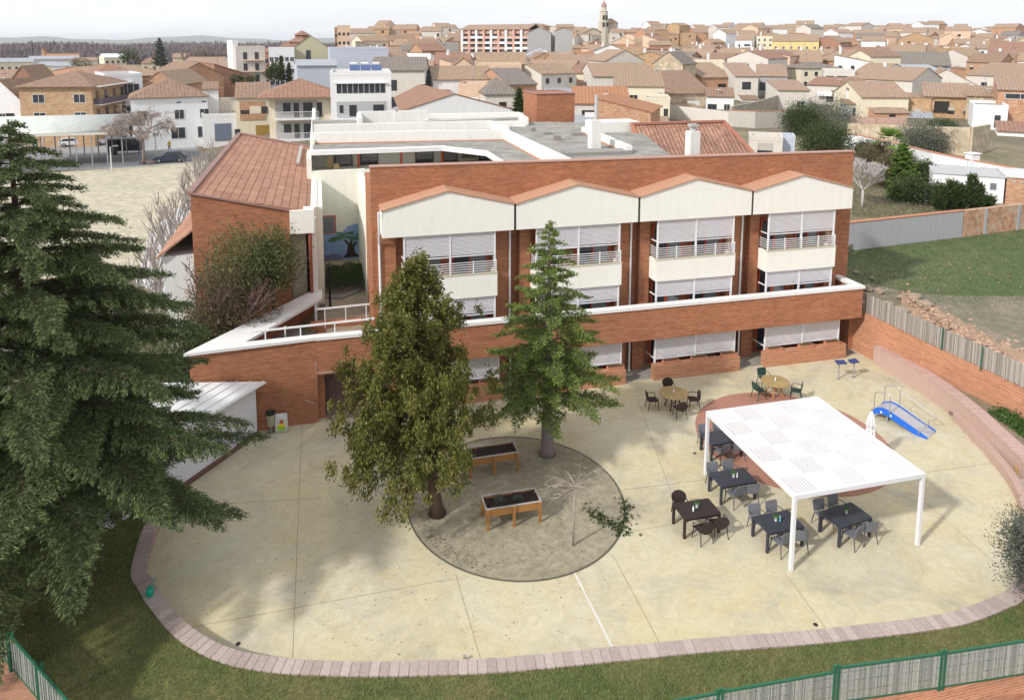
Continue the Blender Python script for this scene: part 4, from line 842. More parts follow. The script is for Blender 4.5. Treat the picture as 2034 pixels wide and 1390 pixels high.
# closed parasols
for i, (px, py, lab) in enumerate(((1586, 905, 'closed white parasol behind the far edge of the pergola, beside the green chairs'), (1724, 925, 'closed white parasol on the red circle right of the pergola'))):
    x, y, _ = at(px, py, 0); o = thing('closed_parasol', lab, 'parasol', (x, y, .03), 0, 'closed white parasols')
    m = MB(); m.lathe((0, 0, 0), [(.25, 0), (.25, .06), (.05, .1), (.04, .4)], 14); m.build('base', mat('concrete_base', (.35, .34, .32), .9), o)
    m = MB(); m.tube([(0, 0, .4), (0, 0, 2.42)], .02, 8); m.build('pole', mat('ochre_wood'), o)
    m = MB(); vs = []; n = 16; prof = [(.21, .95), (.17, 1.15), (.14, 1.5), (.115, 1.62), (.15, 1.75), (.10, 2.05), (.035, 2.3)]
    for r, z in prof:
        for k in range(n): a = 2*math.pi*k/n; rr = r*(1.0+(.28 if k % 2 else -.15)); vs.append((rr*math.cos(a), rr*math.sin(a), z+(.05*(k % 3) if z < 1 else 0)))
    m.add(vs, [(i_*n+k, i_*n+(k+1) % n, (i_+1)*n+(k+1) % n, (i_+1)*n+k) for i_ in range(len(prof)-1) for k in range(n)]+[tuple(range((len(prof)-1)*n, len(prof)*n))]); m.build('canopy', mat('canvas_white', (.78, .78, .78), .8), o)
# wooden raised beds
def raised_bed(label, c, L_, D, rz, plants):
    t = thing('raised_bed', label, 'planter', (*c, .03), rz, 'wooden raised garden beds in the sandy circle'); wd = mat('bed_wood', (.40, .20, .06), .7, 'streak', col2=(.28, .13, .04), scale=.4); gr = mat('bed_rim', (.45, .42, .40), .7)
    x, y = L_/2, D/2; m = MB(); m.box(-x, x, -y, -y+.03, .48, .76); m.box(-x, x, y-.03, y, .48, .76); m.box(-x, -x+.03, -y+.031, y-.031, .48, .76); m.box(x-.03, x, -y+.031, y-.031, .48, .76); m.box(-x+.031, x-.031, -y+.031, y-.031, .48, .52); m.build('box', wd, t)
    m = MB(); r = .025; m.box(-x-.02, x+.02, -y-.02, -y+.035, .761, .79); m.box(-x-.02, x+.02, y-.035, y+.02, .761, .79); m.box(-x-.02, -x+.035, -y+.036, y-.036, .761, .79); m.box(x-.035, x+.02, -y+.036, y-.036, .761, .79); m.build('rim', gr, t)
    for ax in (-x+.05, 0, x-.05):
        for s in (-1, 1): m = MB(); m.box(ax-.05, ax+.05, s*(y+.004) if s > 0 else -y-.06, s*(y+.004)+.056 if s > 0 else -y-.004, 0, .755); m.build('leg', wd, t)
    m = MB(); n = 14; vs = []
    for j in range(6):
        for i in range(n): vs.append((-x+.031+(L_-.062)*i/(n-1), -y+.031+(D-.062)*j/5, .70+random.uniform(-.015, .025)))
    m.add(vs, [(j*n+i, j*n+i+1, (j+1)*n+i+1, (j+1)*n+i) for j in range(5) for i in range(n-1)]); m.build('soil', mat('potting_soil', (.022, .014, .012), .95, 'ground', col2=(.035, .02, .018)), t)
    for k, (px, py, r_) in enumerate(plants):
        n = 260; P_ = rng.normal(0, 1, (n, 3)); P_ /= np.linalg.norm(P_, axis=1)[:, None]; P_[:, 2] = abs(P_[:, 2]); D_ = P_*np.array([1, 1, 1.2]); P_ = P_*r_*rng.uniform(.3, 1, (n, 1))+np.array([px, py, .72]); o = leaf_quads('plant', P_, .09, .018, mat('grey_herb', (.09, .12, .09), .8, 'leaf', col2=(.14, .17, .13)), t, dirs=D_, jit=.3)
raised_bed('wooden raised bed with dark soil and two grey-green herbs, the nearer one', (6.22, 23.05), 2.0, .78, 0.0, ((-.45, .08, .24), (.25, -.05, .2)))
raised_bed('wooden raised bed with dark bare soil, the farther one partly behind foliage', (6.26, 26.2), 2.0, .78, 0.02, ((.5, .1, .07),))
# information boards / exercise panels
def boards():
    x, y, _ = at(1680, 752, 0); t = thing('exercise_panel_stand', 'two grey posts carrying small tilted blue panels near the retaining wall', 'exercise station', (x, y, .02), R(-4)); gm = mat('galvanised', (.42, .43, .45), .35, 'flat', metal=.6); bl = mat('navy_panel', (.035, .05, .16), .4, 'flat')
    for s in (-1, 1): m = MB(); m.tube([(s*.42, 0, 0), (s*.42, 0, .86)], .035, 10); m.lathe((s*.42, 0, 0), [(.09, 0), (.09, .015), (.04, .02)], 12); m.build('post', gm, t)
    m = MB(); m.bar((-.42, 0, .83), (.42, 0, .83), .04); m.build('crossbar', gm, t)
    for s in (-1, 1): m = MB(); m.obox((s*.36, -.02, .90), (.52, .32, .03), R(s*6), R(14)); m.build('panel', bl, t, bevel=.01)
boards()
def ramp():
    A_ = Vector((*at(1850, 866, 0)[:2], 0)); B_ = Vector((*at(1768, 815, .45)[:2], 0)); d = (B_-A_); L_ = d.length+.55; rz = math.atan2(d.y, d.x)
    t = thing('exercise_ramp', 'blue-sided balance ramp with steel handrails near the curved seat wall', 'exercise station', (A_.x, A_.y, .02), rz); bl = mat('bright_blue', (.02, .14, .62), .4, 'flat'); dk = mat('ramp_deck', (.46, .46, .48), .7); gm = mat('galvanised')
    prof = [(0, .03), (L_*.22, .20), (L_*.5, .42), (L_*.72, .58), (L_*.82, .60), (L_*.92, .52), (L_, .38)]; w = .42
    for s in (-1, 1):
        m = MB(); y0 = s*w; y1 = s*(w+.05); a = [(x, z+.05) for x, z in prof]+[(x, max(0, z-.24)) for x, z in prof[::-1]]; m.xprism(a, min(y0, y1), max(y0, y1)); m.build('side_panel', bl, t)
        m = MB()
        for xx in (L_*.84, L_*.66): m.obox((xx, s*(w+.054), .43), (.07, .01, .09), 0)
        m.build('emblem', white, t)
    m = MB(); n = len(prof); a = [(x, z) for x, z in prof]+[(x, z-.04) for x, z in prof[::-1]]; m.xprism(a, -w+.001, w-.001); m.build('deck', dk, t)
    for xx in (L_*.3, L_*.75): m = MB(); m.box(xx-.03, xx+.03, -w+.1, w-.1, 0, .36 if xx > L_*.5 else .14); m.build('support', gm, t)
    for s in (-1, 1):
        y = s*(w+.09); m = MB(); m.tube([(L_*.97, y, .42), (L_*.97, y, 1.22), (L_*.93, y, 1.32), (L_*.74, y, 1.42), (L_*.68, y, 1.36), (L_*.68, y, .55)], .02, 8); m.build('hoop', gm, t)
        m = MB(); m.tube([(L_*.68, y, 1.25), (L_*.05, y, .72), (L_*.0, y, .60), (L_*.06, y, .45), (L_*.14, y, .40), (L_*.14, y, .1)], .02, 8); m.build('handrail', gm, t)
ramp()
# small things
def watering_can():
    x, y, _ = at(298, 1180, .4); t = thing('watering_can', 'green plastic watering can standing on the curved kerb', 'watering can', (x, y, .362), R(70)); g = mat('can_green', (.01, .30, .20), .35, 'flat')
    m = MB(); m.lathe((0, 0, 0), [(.09, 0), (.11, .03), (.11, .18), (.08, .25), (.05, .26)], 14); m.build('body', g, t, smooth=True)
    m = MB(); m.tube([(.09, 0, .06), (.2, 0, .2), (.27, 0, .30)], [.025, .015, .012], 8); m.tube([(.27, 0, .30), (.29, 0, .325)], [.03, .035], 10); m.build('spout', g, t)
    m = MB(); m.tube([(-.10, 0, .08), (-.19, 0, .18), (-.15, 0, .32), (0, 0, .36), (.06, 0, .25)], .013, 8); m.build('handle', g, t)
watering_can()
def bin_and_bag():
    x, y, _ = at(539, 860, 0); t = thing('waste_bin', 'beige litter bin with a black liner on a thin post by the brick wall', 'bin', (x, y, .02)); m = MB(); m.lathe((0, 0, .35), [(.15, 0), (.19, .5), (.195, .52)], 14); m.build('bucket', mat('bin_beige', (.42, .38, .28), .7), t); m = MB(); m.lathe((0, 0, .871), [(.20, 0), (.215, .06), (.19, .1), (.12, .05)], 14); m.build('liner', mat('liner_black', (.012, .02, .018), .3, 'flat'), t); m = MB(); m.tube([(0, 0, 0), (0, 0, .349)], .03, 8); m.lathe((0, 0, 0), [(.13, 0), (.13, .03)], 12); m.build('stand', mat('galvanised'), t)
    x, y, _ = at(560, 856, 0); t = thing('toy_sack', 'upright sack printed yellow, green and red leaning by the brick wall', 'sack', (x, y, .02), R(-5)); m = MB(); n = 5; vs = []
    for j, (w, d, z) in enumerate(((.22, .14, 0), (.26, .17, .1), (.26, .16, .4), (.25, .13, .62), (.24, .05, .80))): vs += [(-w, -d, z), (w, -d, z), (w, d, z), (-w, d, z)]
    m.add(vs, [(3, 2, 1, 0)]+[(j*4+k, j*4+(k+1) % 4, j*4+4+(k+1) % 4, j*4+4+k) for j in range(4) for k in range(4)]+[(16, 17, 18, 19)]); m.build('sack', mat('sack_white', (.68, .68, .66), .5), t, bevel=.02)
    for (x0, x1, z0, z1, c, nm) in ((-.18, .18, .12, .26, (.35, .60, .05), 'print_lime'), (-.13, .15, .28, .42, (.80, .62, .05), 'print_yellow'), (-.05, .1, .45, .58, (.55, .10, .05), 'print_red')):
        m = MB(); m.box(x0, x1, -.20, -.176, z0, z1); m.build('print', mat(nm, c, .5, 'flat'), t)
    # vine stain on brick is a stain; small ground spots
bin_and_bag()
# small drain lights on the kerb
for i, (px, py) in enumerate(((923, 1311), (1256, 1292), (1576, 1268), (1958, 1216), (1700, 1262))):
    if i == 3: continue
    x, y, _ = at(px, py, .03); o = thing('floor_spout', ['small grey pipe stub at the foot of the kerb, below the centre joint', 'small grey pipe stub at the foot of the kerb, below the white line', 'small grey pipe stub at the foot of the kerb, beneath the front right post', '', 'small grey pipe stub at the foot of the kerb toward the right end'][i], 'pipe', (x, y, .02), 0, 'pipe stubs along the kerb'); m = MB(); m.tube([(0, 0, 0), (0, 0, .16)], .05, 10); m.build('pipe', mat('concrete_base'), o)
x, y, _ = at(1958, 1217, .05); o = thing('floor_lamp', 'small yellow and white wedge lying at the foot of the kerb, far right', 'marker', (x, y, .02), R(30)); m = MB(); m.xprism([(-.14, 0), (.06, 0), (.02, .22)], -.05, .05); m.build('body', mat('ochre_paint', (.60, .42, .16), .7), o); m = MB(); m.box(.10, .22, -.03, .03, 0, .12); m.build('lens', white, o)
# ------------------------------------------------------------------ boundary fences in front
gm_ = mat('fence_green', (.025, .13, .07), .5, 'flat'); reedw = mat('pale_reed', (.46, .455, .42), .9, 'island', col2=(.22, .23, .20))
def screen_fence(label, pts, posts, z0, h, mats_, brick_h):
    a0 = pts[0]; t = thing('screen_fence', label, 'fence', (a0[0], a0[1], 0)); W = dict(parent=t, world=True); rn = random.Random(len(label))
    for (a, b, dz) in pts[1]:
        L_ = math.dist(a, b); m = MB(); n = int(L_/.035); ang = math.atan2(b[1]-a[1], b[0]-a[0])
        for k in range(n):
            u = (k+.5)/n; m.obox((a[0]+(b[0]-a[0])*u, a[1]+(b[1]-a[1])*u+rn.uniform(-.006, .006), z0+dz+h/2+rn.uniform(-.01, .01)), (.023, .014, h-.12), ang)
        m.build('reed_panel', reedw, **W)
        m = MB(); m.bar((*a, z0+dz+h), (*b, z0+dz+h), .05); m.build('top_rail', gm_, **W)
        m = MB(); m.bar((*a, z0+dz+.04), (*b, z0+dz+.04), .04); m.build('bottom_rail', gm_, **W)
        m = MB()
        for zz in (.3, .6, .85): m.bar((a[0], a[1]-.0, z0+dz+zz), (*b, z0+dz+zz), .012)
        k = 0
        while k < L_: u = k/L_; x = a[0]+(b[0]-a[0])*u; y = a[1]+(b[1]-a[1])*u; m.bar((x+.02*math.sin(ang), y-.02*math.cos(ang), z0+dz+.05), (x+.02*math.sin(ang), y-.02*math.cos(ang), z0+dz+h-.03), .009); k += .15
        m.build('wire_mesh', gm_, **W)
    for (x, y, dz) in posts:
        for o in (-.06, .06): m = MB(); m.box(x+o-.03, x+o+.03, y-.03, y+.03, z0+dz-.05, z0+dz+h+.09); m.build('post', gm_, **W)
fz = .38; P_a = at(2100, 1262, 1.38)[:2]; P_b = at(1874, 1297, 1.38)[:2]; P_c = at(1662, 1326, 1.38)[:2]; P_d = at(1430, 1372, 1.30)[:2]; P_e = at(1150, 1425, 1.26)[:2]
screen_fence('green metal fence filled with pale reeds along the bottom right', (P_b, ((P_a, P_b, 0), (P_b, P_c, 0), (P_c, P_d, -.1), (P_d, P_e, -.12))), [(*P_b, 0), (*P_c, 0), (*P_d, -.1)], fz, 1.0, None, 0)
t = thing('fence_wall', 'low orange brick wall under the green fence at bottom right', 'wall', (15, 13.4, 0)); m = MB(); q = [P_a, P_b, P_c, P_d, P_e]
for a, b in zip(q, q[1:]): m.prism([(a[0], a[1]+.1), (b[0], b[1]+.1), (b[0], b[1]-.42), (a[0], a[1]-.42)], -.6, .33)
m.build('wall', mat('fence_brick', (.50, .22, .12), .85, 'brick', col2=(.42, .17, .09), mortar=(.55, .42, .33)), t, world=True)
L0 = at(-60, 1175, 1.38)[:2]; L1 = at(20, 1262, 1.38)[:2]; L2 = at(128, 1385, 1.38)[:2]; L3 = at(180, 1440, 1.38)[:2]
screen_fence('green metal fence with grey reeds in the bottom left corner under the cedar', (L1, ((L0, L1, 0), (L1, L2, 0), (L2, L3, 0))), [(*L1, 0), (*at(78, 1322, 1.38)[:2], 0)], fz, 1.0, None, 0)
t = thing('corner_wall', 'orange brick wall with brick-on-edge top in the bottom left corner', 'wall', (-8, 19, 0)); m = MB(); dv = Vector((L3[0]-L0[0], L3[1]-L0[1], 0)).normalized(); nv = Vector((-dv.y, dv.x, 0)); 
if nv.x > 0: nv = -nv
a, b = Vector((*L0, 0)), Vector((*L3, 0)); c, d = b+nv*.62, a+nv*.62; a -= nv*.06; b -= nv*.06; m.prism([(p.x, p.y) for p in (a, b, c, d)], -.3, .34); m.build('wall', mat('corner_brick', (.50, .25, .15), .85, 'brick', col2=(.42, .20, .12), mortar=(.55, .44, .36)), t, world=True)
m = MB(); q = [c, d, d+nv*6, c+nv*6]; m.prism([(p.x, p.y) for p in q], -.1, .02); tag(m.build('sidewalk', mat('grey_pavers', (.30, .30, .31), .9, 'paving', col2=(.25, .25, .26), pw=.2, ph=.2)), kind='structure')
# fallen leaves and loose dark green flakes in the sandy circle
def creep():
    n = 260; L_ = []
    path = [at(1165, 1008), at(1190, 1030), at(1215, 1045), at(1238, 1060), at(1245, 1030), at(1240, 995)]
    for k in range(n): u = rng.uniform(0, len(path)-1.001); i = int(u); f = u-i; p = np.array(path[i])*(1-f)+np.array(path[i+1])*f; L_.append(p+np.array([rng.normal(0, .17), rng.normal(0, .15), rng.uniform(.04, .10)]))
    tag(leaf_quads('rim_flakes', np.array(L_), .13, .10, mat('rim_flake_green', (.03, .05, .012), .6, 'leaf', col2=(.07, .10, .03)), None, nrm_up=.0), 'sparse dark green flakes strewn over the sand at the right rim of the circle', 'ivy', kind='stuff')  # small dark green quads strewn just above the sand along the path
    n = 420; a = rng.uniform(0, 6.283, n); r = np.sqrt(rng.uniform(.1, 1, n)); a2 = np.where(rng.uniform(0, 1, n) < .45, rng.normal(-2.6, .3, n), a); r = np.where(a2 != a, rng.uniform(.85, .99, n), r)
    P_ = np.stack([6.68+3.9*r*np.cos(a2), 24.15+4.1*r*np.sin(a2), np.full(n, .045)], 1); o = leaf_quads('fallen_leaves', P_, .05, .035, mat('dead_leaf', (.07, .045, .025), .9, 'leaf', col2=(.14, .10, .05)), None); tag(o, 'small dead leaves scattered over the sandy circle', 'leaves', kind='stuff')
    P_ = np.stack([rng.uniform(28.05, 28.5, 900), rng.uniform(27.2, 30.2, 900), rng.uniform(.85, .92, 900)], 1); Q = np.stack([rng.uniform(27.4, 28.9, 5200), rng.uniform(17.5, 23.8, 5200), .85+abs(rng.normal(0, .14, 5200))], 1); Q = Q[Q[:, 0] > 27.9-(23.6-Q[:, 1])*.18]
    P_[:, 0] += .25; keep = (np.sin(P_[:, 1]*6)+rng.uniform(-1, 1, 900)) > .9; tag(leaf_quads('bed_ivy', np.concatenate([P_[keep], Q]), .11, .08, mat('bed_leaf', (.04, .10, .02), .6, 'leaf', col2=(.10, .17, .04)), None), 'green ivy spreading over the bed behind the curved seat wall', 'ivy', kind='stuff')
creep()
def litter():
    n = 700; px = rng.uniform(330, 1290, n); py = rng.uniform(860, 1300, n); L_ = [at(a, b, .03) for a, b in zip(px, py)]; L_ = [p for p in L_ if p[0] > -5.0 and p[1] > 17.8 and ((p[0]-3.7)**2+(p[1]-24)**2 < 40 or rng.random() < .35)]
    o = leaf_quads('patio_litter', np.array(L_)+np.array([0, 0, .012]), .045, .025, mat('dead_leaf'), None); tag(o, 'scattered dead leaves and bits blown over the patio concrete', 'leaves', kind='stuff')
    for i, (a, b) in enumerate(((473, 1278), (1380, 900), (1620, 1240))): x, y, _ = at(a, b, .02); m = MB(); m.lathe((x, y, .0215), [(.07, 0), (.07, .004)], 12); tag(m.build('floor_drain', mat('drain_dark', (.03, .03, .03), .6, 'flat')), ['small round floor drain near the left front kerb', 'small round floor drain left of the red circle', 'small round floor drain right of the white line'][i], 'drain', 'floor drains')
litter()
# ------------------------------------------------------------------ trees
bark = mat('bark_brown', (.10, .065, .045), .95, 'plain', amt=.45, scale=6, bump=.6); bark_g = mat('bark_grey', (.24, .20, .19), .95, 'plain', amt=.4, scale=6, bump=.6)
def nrm(a): return a/(np.linalg.norm(a, axis=-1, keepdims=True)+1e-9)
def elongated(C_, D_, ln, wd, jit=.35):
    n = len(C_); d = nrm(D_+rng.normal(0, jit, (n, 3))); r = rng.normal(0, 1, (n, 3)); s = nrm(np.cross(d, r))
    l = (ln*rng.uniform(.6, 1.4, n))[:, None]; w = (wd*rng.uniform(.7, 1.3, n))[:, None]
    return np.stack([C_-d*l*.5-s*w*.25, C_-d*l*.1+s*w*.5, C_+d*l*.5, C_-d*l*.1-s*w*.5], 1)
def layered(label, name, cat, base, H, prof, nb, leafm, barkm, tr0, z0=.18, droop=.28, rise=.25, twigs=16, per=26, ln=.13, wd=.05, tlen=.42, hang=.5, seed=1, tipm=None, lim=None, flat=.12, lean=(0, 0)):
    """conifer of whorled boughs; prof(h 0..1) = crown radius"""
    global rng; rng = np.random.default_rng(seed)
    t = thing(name, label, cat, base)
    ax = lambda z: np.array([lean[0]*z/H, lean[1]*z/H, z])
    m = MB(); m.tube([(lean[0]*f, lean[1]*f, H*f) for f in (0, .03, .12, .4, .75, .99)], [tr0*1.35, tr0*1.05, tr0*.9, tr0*.65, tr0*.3, .02], 12); m.build('trunk', barkm, t, smooth=True)
    V = []; T_ = []; mb = MB(); ga = 2.39996
    for i in range(nb):
        f = (i+.5)/nb; h = z0+(1-z0)*(1-(1-f)**.95); z = H*h*.985; Rr = prof(h)*rng.uniform(.78, 1.12)
        a = i*ga+rng.uniform(-.3, .3)
        if lim and not lim(a, h): continue
        if Rr < .05: continue
        dirx = np.array([math.cos(a), math.sin(a), 0]); side = np.array([-dirx[1], dirx[0], 0]); K = 9
        pts = [ax(z)+dirx*Rr*u+np.array([0, 0, Rr*(rise*u-droop*u*u*1.6)])+side*Rr*.06*math.sin(u*5+i) for u in np.linspace(0, 1, K)]
        mb.tube([tuple(p) for p in pts], [max(.008, tr0*.22*(1-h*.7)*(1-u*.9)) for u in np.linspace(0, 1, K)], 5)
        P_ = np.array(pts); nt_ = max(5, int(twigs*Rr/prof(z0+.05)*1.0+3))
        us = np.linspace(.16, .99, nt_)
        for j, u in enumerate(us):
            k = min(K-2, int(u*(K-1))); fr = u*(K-1)-k; p = P_[k]*(1-fr)+P_[k+1]*fr; tl = tlen*Rr*(1.08-u)*rng.uniform(.7, 1.2)*(.6+.4*min(1, u*3))+.10
            for sgn in (-1, 1):
                dv = nrm(side*sgn*rng.uniform(.7, 1.1)+dirx*rng.uniform(.45, .95)+np.array([0, 0, rng.uniform(-.10, .12)]))
                n = int(per*tl/.6)+4; s = rng.uniform(0, 1, n)**.8
                C_ = p+dv*(tl*s)[:, None]+np.array([0, 0, -1.])*((hang*tl*s*s))[:, None]+rng.normal(0, .03+.02*tl, (n, 3))*np.array([1, 1, .8])
                C_[:, 2] += flat*rng.normal(0, .3, n)
                D_ = dv*np.ones((n, 1))+np.array([0, 0, -1.])*(hang*s*1.4)[:, None]
                E = elongated(C_, D_, ln, wd)
                if tipm is not None: tk = (s > .80) & (rng.uniform(0, 1, n) < .75); T_.append(E[tk]); E = E[~tk]
                V.append(E)
        # finger tip
        n = int(per*.8); s = rng.uniform(0, 1, n); d_ = nrm(P_[-1]-P_[-2]); V.append(elongated(P_[-1]+d_*(s*.3)[:, None]+rng.normal(0, .05, (n, 3)), d_*np.ones((n, 1)), ln, wd))
    mb.build('limbs', barkm, t)
    V = np.concatenate(V); quads('crown', V, leafm, t)
    if tipm is not None: quads('needle_tips', np.concatenate(T_), tipm, t)
    return t, len(V)
# big cedar at the left
cedar_leaf = mat('cedar_needles', (.036, .055, .021), .75, 'leaf', col2=(.15, .19, .075), col3=(.062, .092, .028), ns=.7)
cx_, cy_ = -8.7, 23.3
def cedar_prof(h):
    return max(.1, 7.9*(1-h)**.70*(.62+.38*min(1, (h-.1)/.15)))
t_, n_ = layered('huge dark green cedar filling the left side, its boughs reaching over patio and shed', 'cedar_tree', 'tree', (cx_, cy_, .3), 14.6, cedar_prof, 140, cedar_leaf, bark, .38, z0=.165, droop=.15, rise=.14, twigs=36, per=92, ln=.11, wd=.030, tlen=.30, hang=.30, seed=14, flat=.14, tipm=mat('cedar_tips', (.105, .15, .055), .75, 'leaf', col2=(.22, .28, .11), col3=(.14, .18, .07), ns=.7), lim=lambda a, h: not (math.sin(a) < -.8 and h < .15))
print('cedar', n_)
# fir in the sandy circle
fir_leaf = mat('fir_needles', (.065, .105, .025), .75, 'leaf', col2=(.21, .27, .065), col3=(.12, .17, .035), ns=.8)
def fir_prof(h): return max(.06, (3.75*(1-h)**.85)*(.80+.20*min(1, (h-.12)/.15)))
t_, n_ = layered('green fir with a pale grey trunk at the far rim of the sandy circle', 'fir_tree', 'tree', (8.72, 26.6, .02), 10.0, fir_prof, 90, fir_leaf, bark_g, .27, z0=.205, droop=.13, rise=.20, twigs=18, per=38, ln=.10, wd=.046, tlen=.34, hang=.10, seed=6, flat=.08, tipm=mat('fir_tips', (.13, .185, .04), .75, 'leaf', col2=(.27, .33, .08), ns=.8))
print('fir', n_)
# shaggy broad conifer left of it: hanging leafy flakes on many limbs
def shaggy():
    global rng; rng = np.random.default_rng(21)
    b = (3.7, 23.95, .02); t = thing('arborvitae_tree', 'shaggy olive green conifer with hanging foliage and a brown trunk in the sandy circle', 'tree', b)
    H = 9.75; top = np.array([-.75, .1, H]); m = MB(); ctr = lambda z: np.array([-.75*min(1, z/6.), .0, z])
    m.tube([tuple(ctr(z)) for z in (0, .3, 1.2, 3, 5, 7, 9.2)], [.34, .25, .21, .18, .14, .09, .03], 12); m.build('trunk', bark, t, smooth=True)
    def rad(h, a):
        r = 2.38*np.sin(np.clip((1.0-h)*1.75+.20, 0, 1.5))**.95*(1-.25*np.clip((.22-h)/.22, 0, 1)); r = np.where(h > .82, r*np.clip((1.03-h)/.21, 0, 1)**.55, r)
        return r*(1+.17*np.sin(a*3+h*9)+.13*np.sin(a*6-h*15))
    V = []; mb = MB(); n = 1080
    limbs = []
    for k in range(64):      # limbs carry the foliage, so gaps open between them
        h = .23+.75*((k+.5)/64)**.95; a = k*2.39996+rng.uniform(-.4, .4); limbs.append((h, a, rng.uniform(.78, 1.12)))
    for (h, a, q) in limbs:
        R_ = float(rad(np.array(h), a))*q; z = H*h; s0 = ctr(max(1.2, z-R_*.55)); e = ctr(z)+np.array([math.cos(a)*R_, math.sin(a)*R_, -.15*R_]); mid = (s0+e)/2+np.array([0, 0, .18*R_])
        mb.tube([tuple(s0), tuple(mid), tuple(e)], [.05, .03, .008], 5, cap=False)
        nb_ = int(7+R_*6.5)
        for j in range(nb_):
            u = rng.uniform(.18, 1.05)**.8; p = s0*(1-u)**2+mid*2*u*(1-u)+e*u*u; w_ = R_*.30*(1.15-.4*u)+.12; c = p+np.array([rng.normal(0, w_*.6), rng.normal(0, w_*.6), rng.normal(-.05, w_*.45)]); r_ = rng.uniform(.13, .30); nn = int(105*r_/.24)
            
            if c[2] < 2.25 or (c[2] < 3.1 and c[0] > .9): continue
            out = nrm(c-ctr(c[2])); C_ = c+rng.normal(0, 1, (nn, 3))*np.array([r_*.40, r_*.40, r_*.62]); D_ = out*.5+np.array([0, 0, -1.1 if h < .65 else -.1])+rng.normal(0, .3, (nn, 3)); V.append(elongated(C_, D_, .125, .058, .45))
    for (dx, dy, L_) in ((-2.2, -1.0, 1.0), (-2.6, -.2, .9), (-1.3, -1.7, 1.1), (-1.0, -2.0, 1.2), (-2.8, -.6, .7), (-1.7, -1.8, 1.3), (-2.0, .7, .7)):   # long drooping sprays
        for k in range(5):
            u = k/4; c = np.array([-.5+dx*(.45+.55*u)*.93, dy*(.45+.55*u), 3.1-L_*1.25*u]); nn = 120; V.append(elongated(c+rng.normal(0, .16, (nn, 3)), np.array([dx*.2, dy*.2, -1.])*np.ones((nn, 1)), .125, .058, .5))
        mb.tube([(-.3, 0, 3.2), (-.5+dx*.5, dy*.5, 3.1), (-.5+dx*.93, dy, 3.1-L_*1.2)], [.05, .03, .01], 5)
    mb.build('limbs', bark, t); quads('crown', np.concatenate(V), mat('scale_leaf', (.050, .070, .014), .7, 'leaf', col2=(.235, .215, .055), col3=(.105, .125, .02), ns=1.1), t)
shaggy()
# generic round crown of leaf clumps
def clump_tree(name, label, cat, base, H, zc, rx, rz, n, ln, wd, leafm, barkm, tr=.12, seed=1, group=None, ry=None, stems=1, rough=.25, shell=.45, per=26, cl=.22):
    global rng; rng = np.random.default_rng(seed); ry = ry or rx; t = thing(name, label, cat, base, 0, group); m = MB()
    for s in range(stems):
        a = s*2.4; dx, dy = (0, 0) if stems == 1 else (rx*.3*math.cos(a), ry*.3*math.sin(a)); m.tube([(0, 0, 0), (dx*.4, dy*.4, zc*.5), (dx, dy, zc), (dx*1.4, dy*1.4, zc+rz*.5)], [tr, tr*.8, tr*.5, tr*.15], 8)
    m.build('trunk', barkm, t, smooth=True)
    nc = max(8, n//per); d = nrm(rng.normal(0, 1, (nc, 3))); q = rng.uniform(shell, 1, nc)**.6*(1+rough*np.sin(d[:, 0]*5+seed)*np.cos(d[:, 1]*4+d[:, 2]*3))
    C_ = d*q[:, None]*np.array([rx, ry, rz])+np.array([0, 0, zc]); cc = np.repeat(C_, per, 0)+rng.normal(0, 1, (nc*per, 3))*cl*rx
    V = elongated(cc, nrm(cc-np.array([0, 0, zc*.6]))+rng.normal(0, .6, cc.shape), ln, wd, .5); quads('crown', V, leafm, t)
    mb = MB()
    for k in range(min(14, nc)): c = C_[k]; mb.tube([(0, 0, zc*.6), tuple(c*np.array([.5, .5, .85])), tuple(c)], [tr*.4, tr*.2, .01], 4, cap=False)
    mb.build('limbs', barkm, t); return t
def bare_tree(name, label, cat, base, H, spread, mt, tr=.12, seed=1, first=.35, levels=4, kids=4, up=.6, droop=0.0, group=None, twist=.35, thin=.62, minr=.006, ln0=None):
    rn = random.Random(seed); t = thing(name, label, cat, base, 0, group); m = MB(); h0 = H*first; m.tube([(0, 0, 0), (0.02, 0, h0*.5), (0, .02, h0)], [tr*1.15, tr, tr*.85], 8); m.build('trunk', mt, t, smooth=True); mb = MB()
    def grow(p, d, L_, r, lv):
        q = p.copy(); pts = [tuple(q)]; dd = d.copy()
        for k in range(4):
            dd = (dd+Vector((rn.uniform(-1, 1), rn.uniform(-1, 1), rn.uniform(-1, 1)))*twist*.35+Vector((0, 0, up*.12-droop*.32*lv))).normalized(); q = q+dd*L_/4; pts.append(tuple(q))
        mb.tube(pts, [max(minr, r*(1-.16*k)) for k in range(5)], 5 if lv < 2 else 4, cap=False)
        if lv >= levels: return
        for k in range(kids):
            i = rn.randint(2, 4) if lv else rn.randint(1, 4); a = rn.uniform(0, 6.28); nd = (dd+Vector((math.cos(a), math.sin(a), rn.uniform(-.2, .5)))*rn.uniform(.5, 1.0)*spread).normalized(); grow(Vector(pts[i]), nd, L_*rn.uniform(.55, .82), max(minr, r*thin), lv+1)
    L0 = ln0 or H*(1-first)*.48
    for k in range(kids+1): a = k*6.28/(kids+1)+rn.uniform(-.3, .3); grow(Vector((0, 0, h0*.97)), Vector((math.cos(a)*spread, math.sin(a)*spread, 1.0)).normalized(), L0, tr*.6, 1)
    mb.build('branches', mt, t); return t
twig = mat('twig_grey', (.27, .225, .20), .95, 'plain', amt=.25, scale=4); twig_p = mat('twig_purple', (.17, .105, .095), .95, 'plain', amt=.3, scale=4)
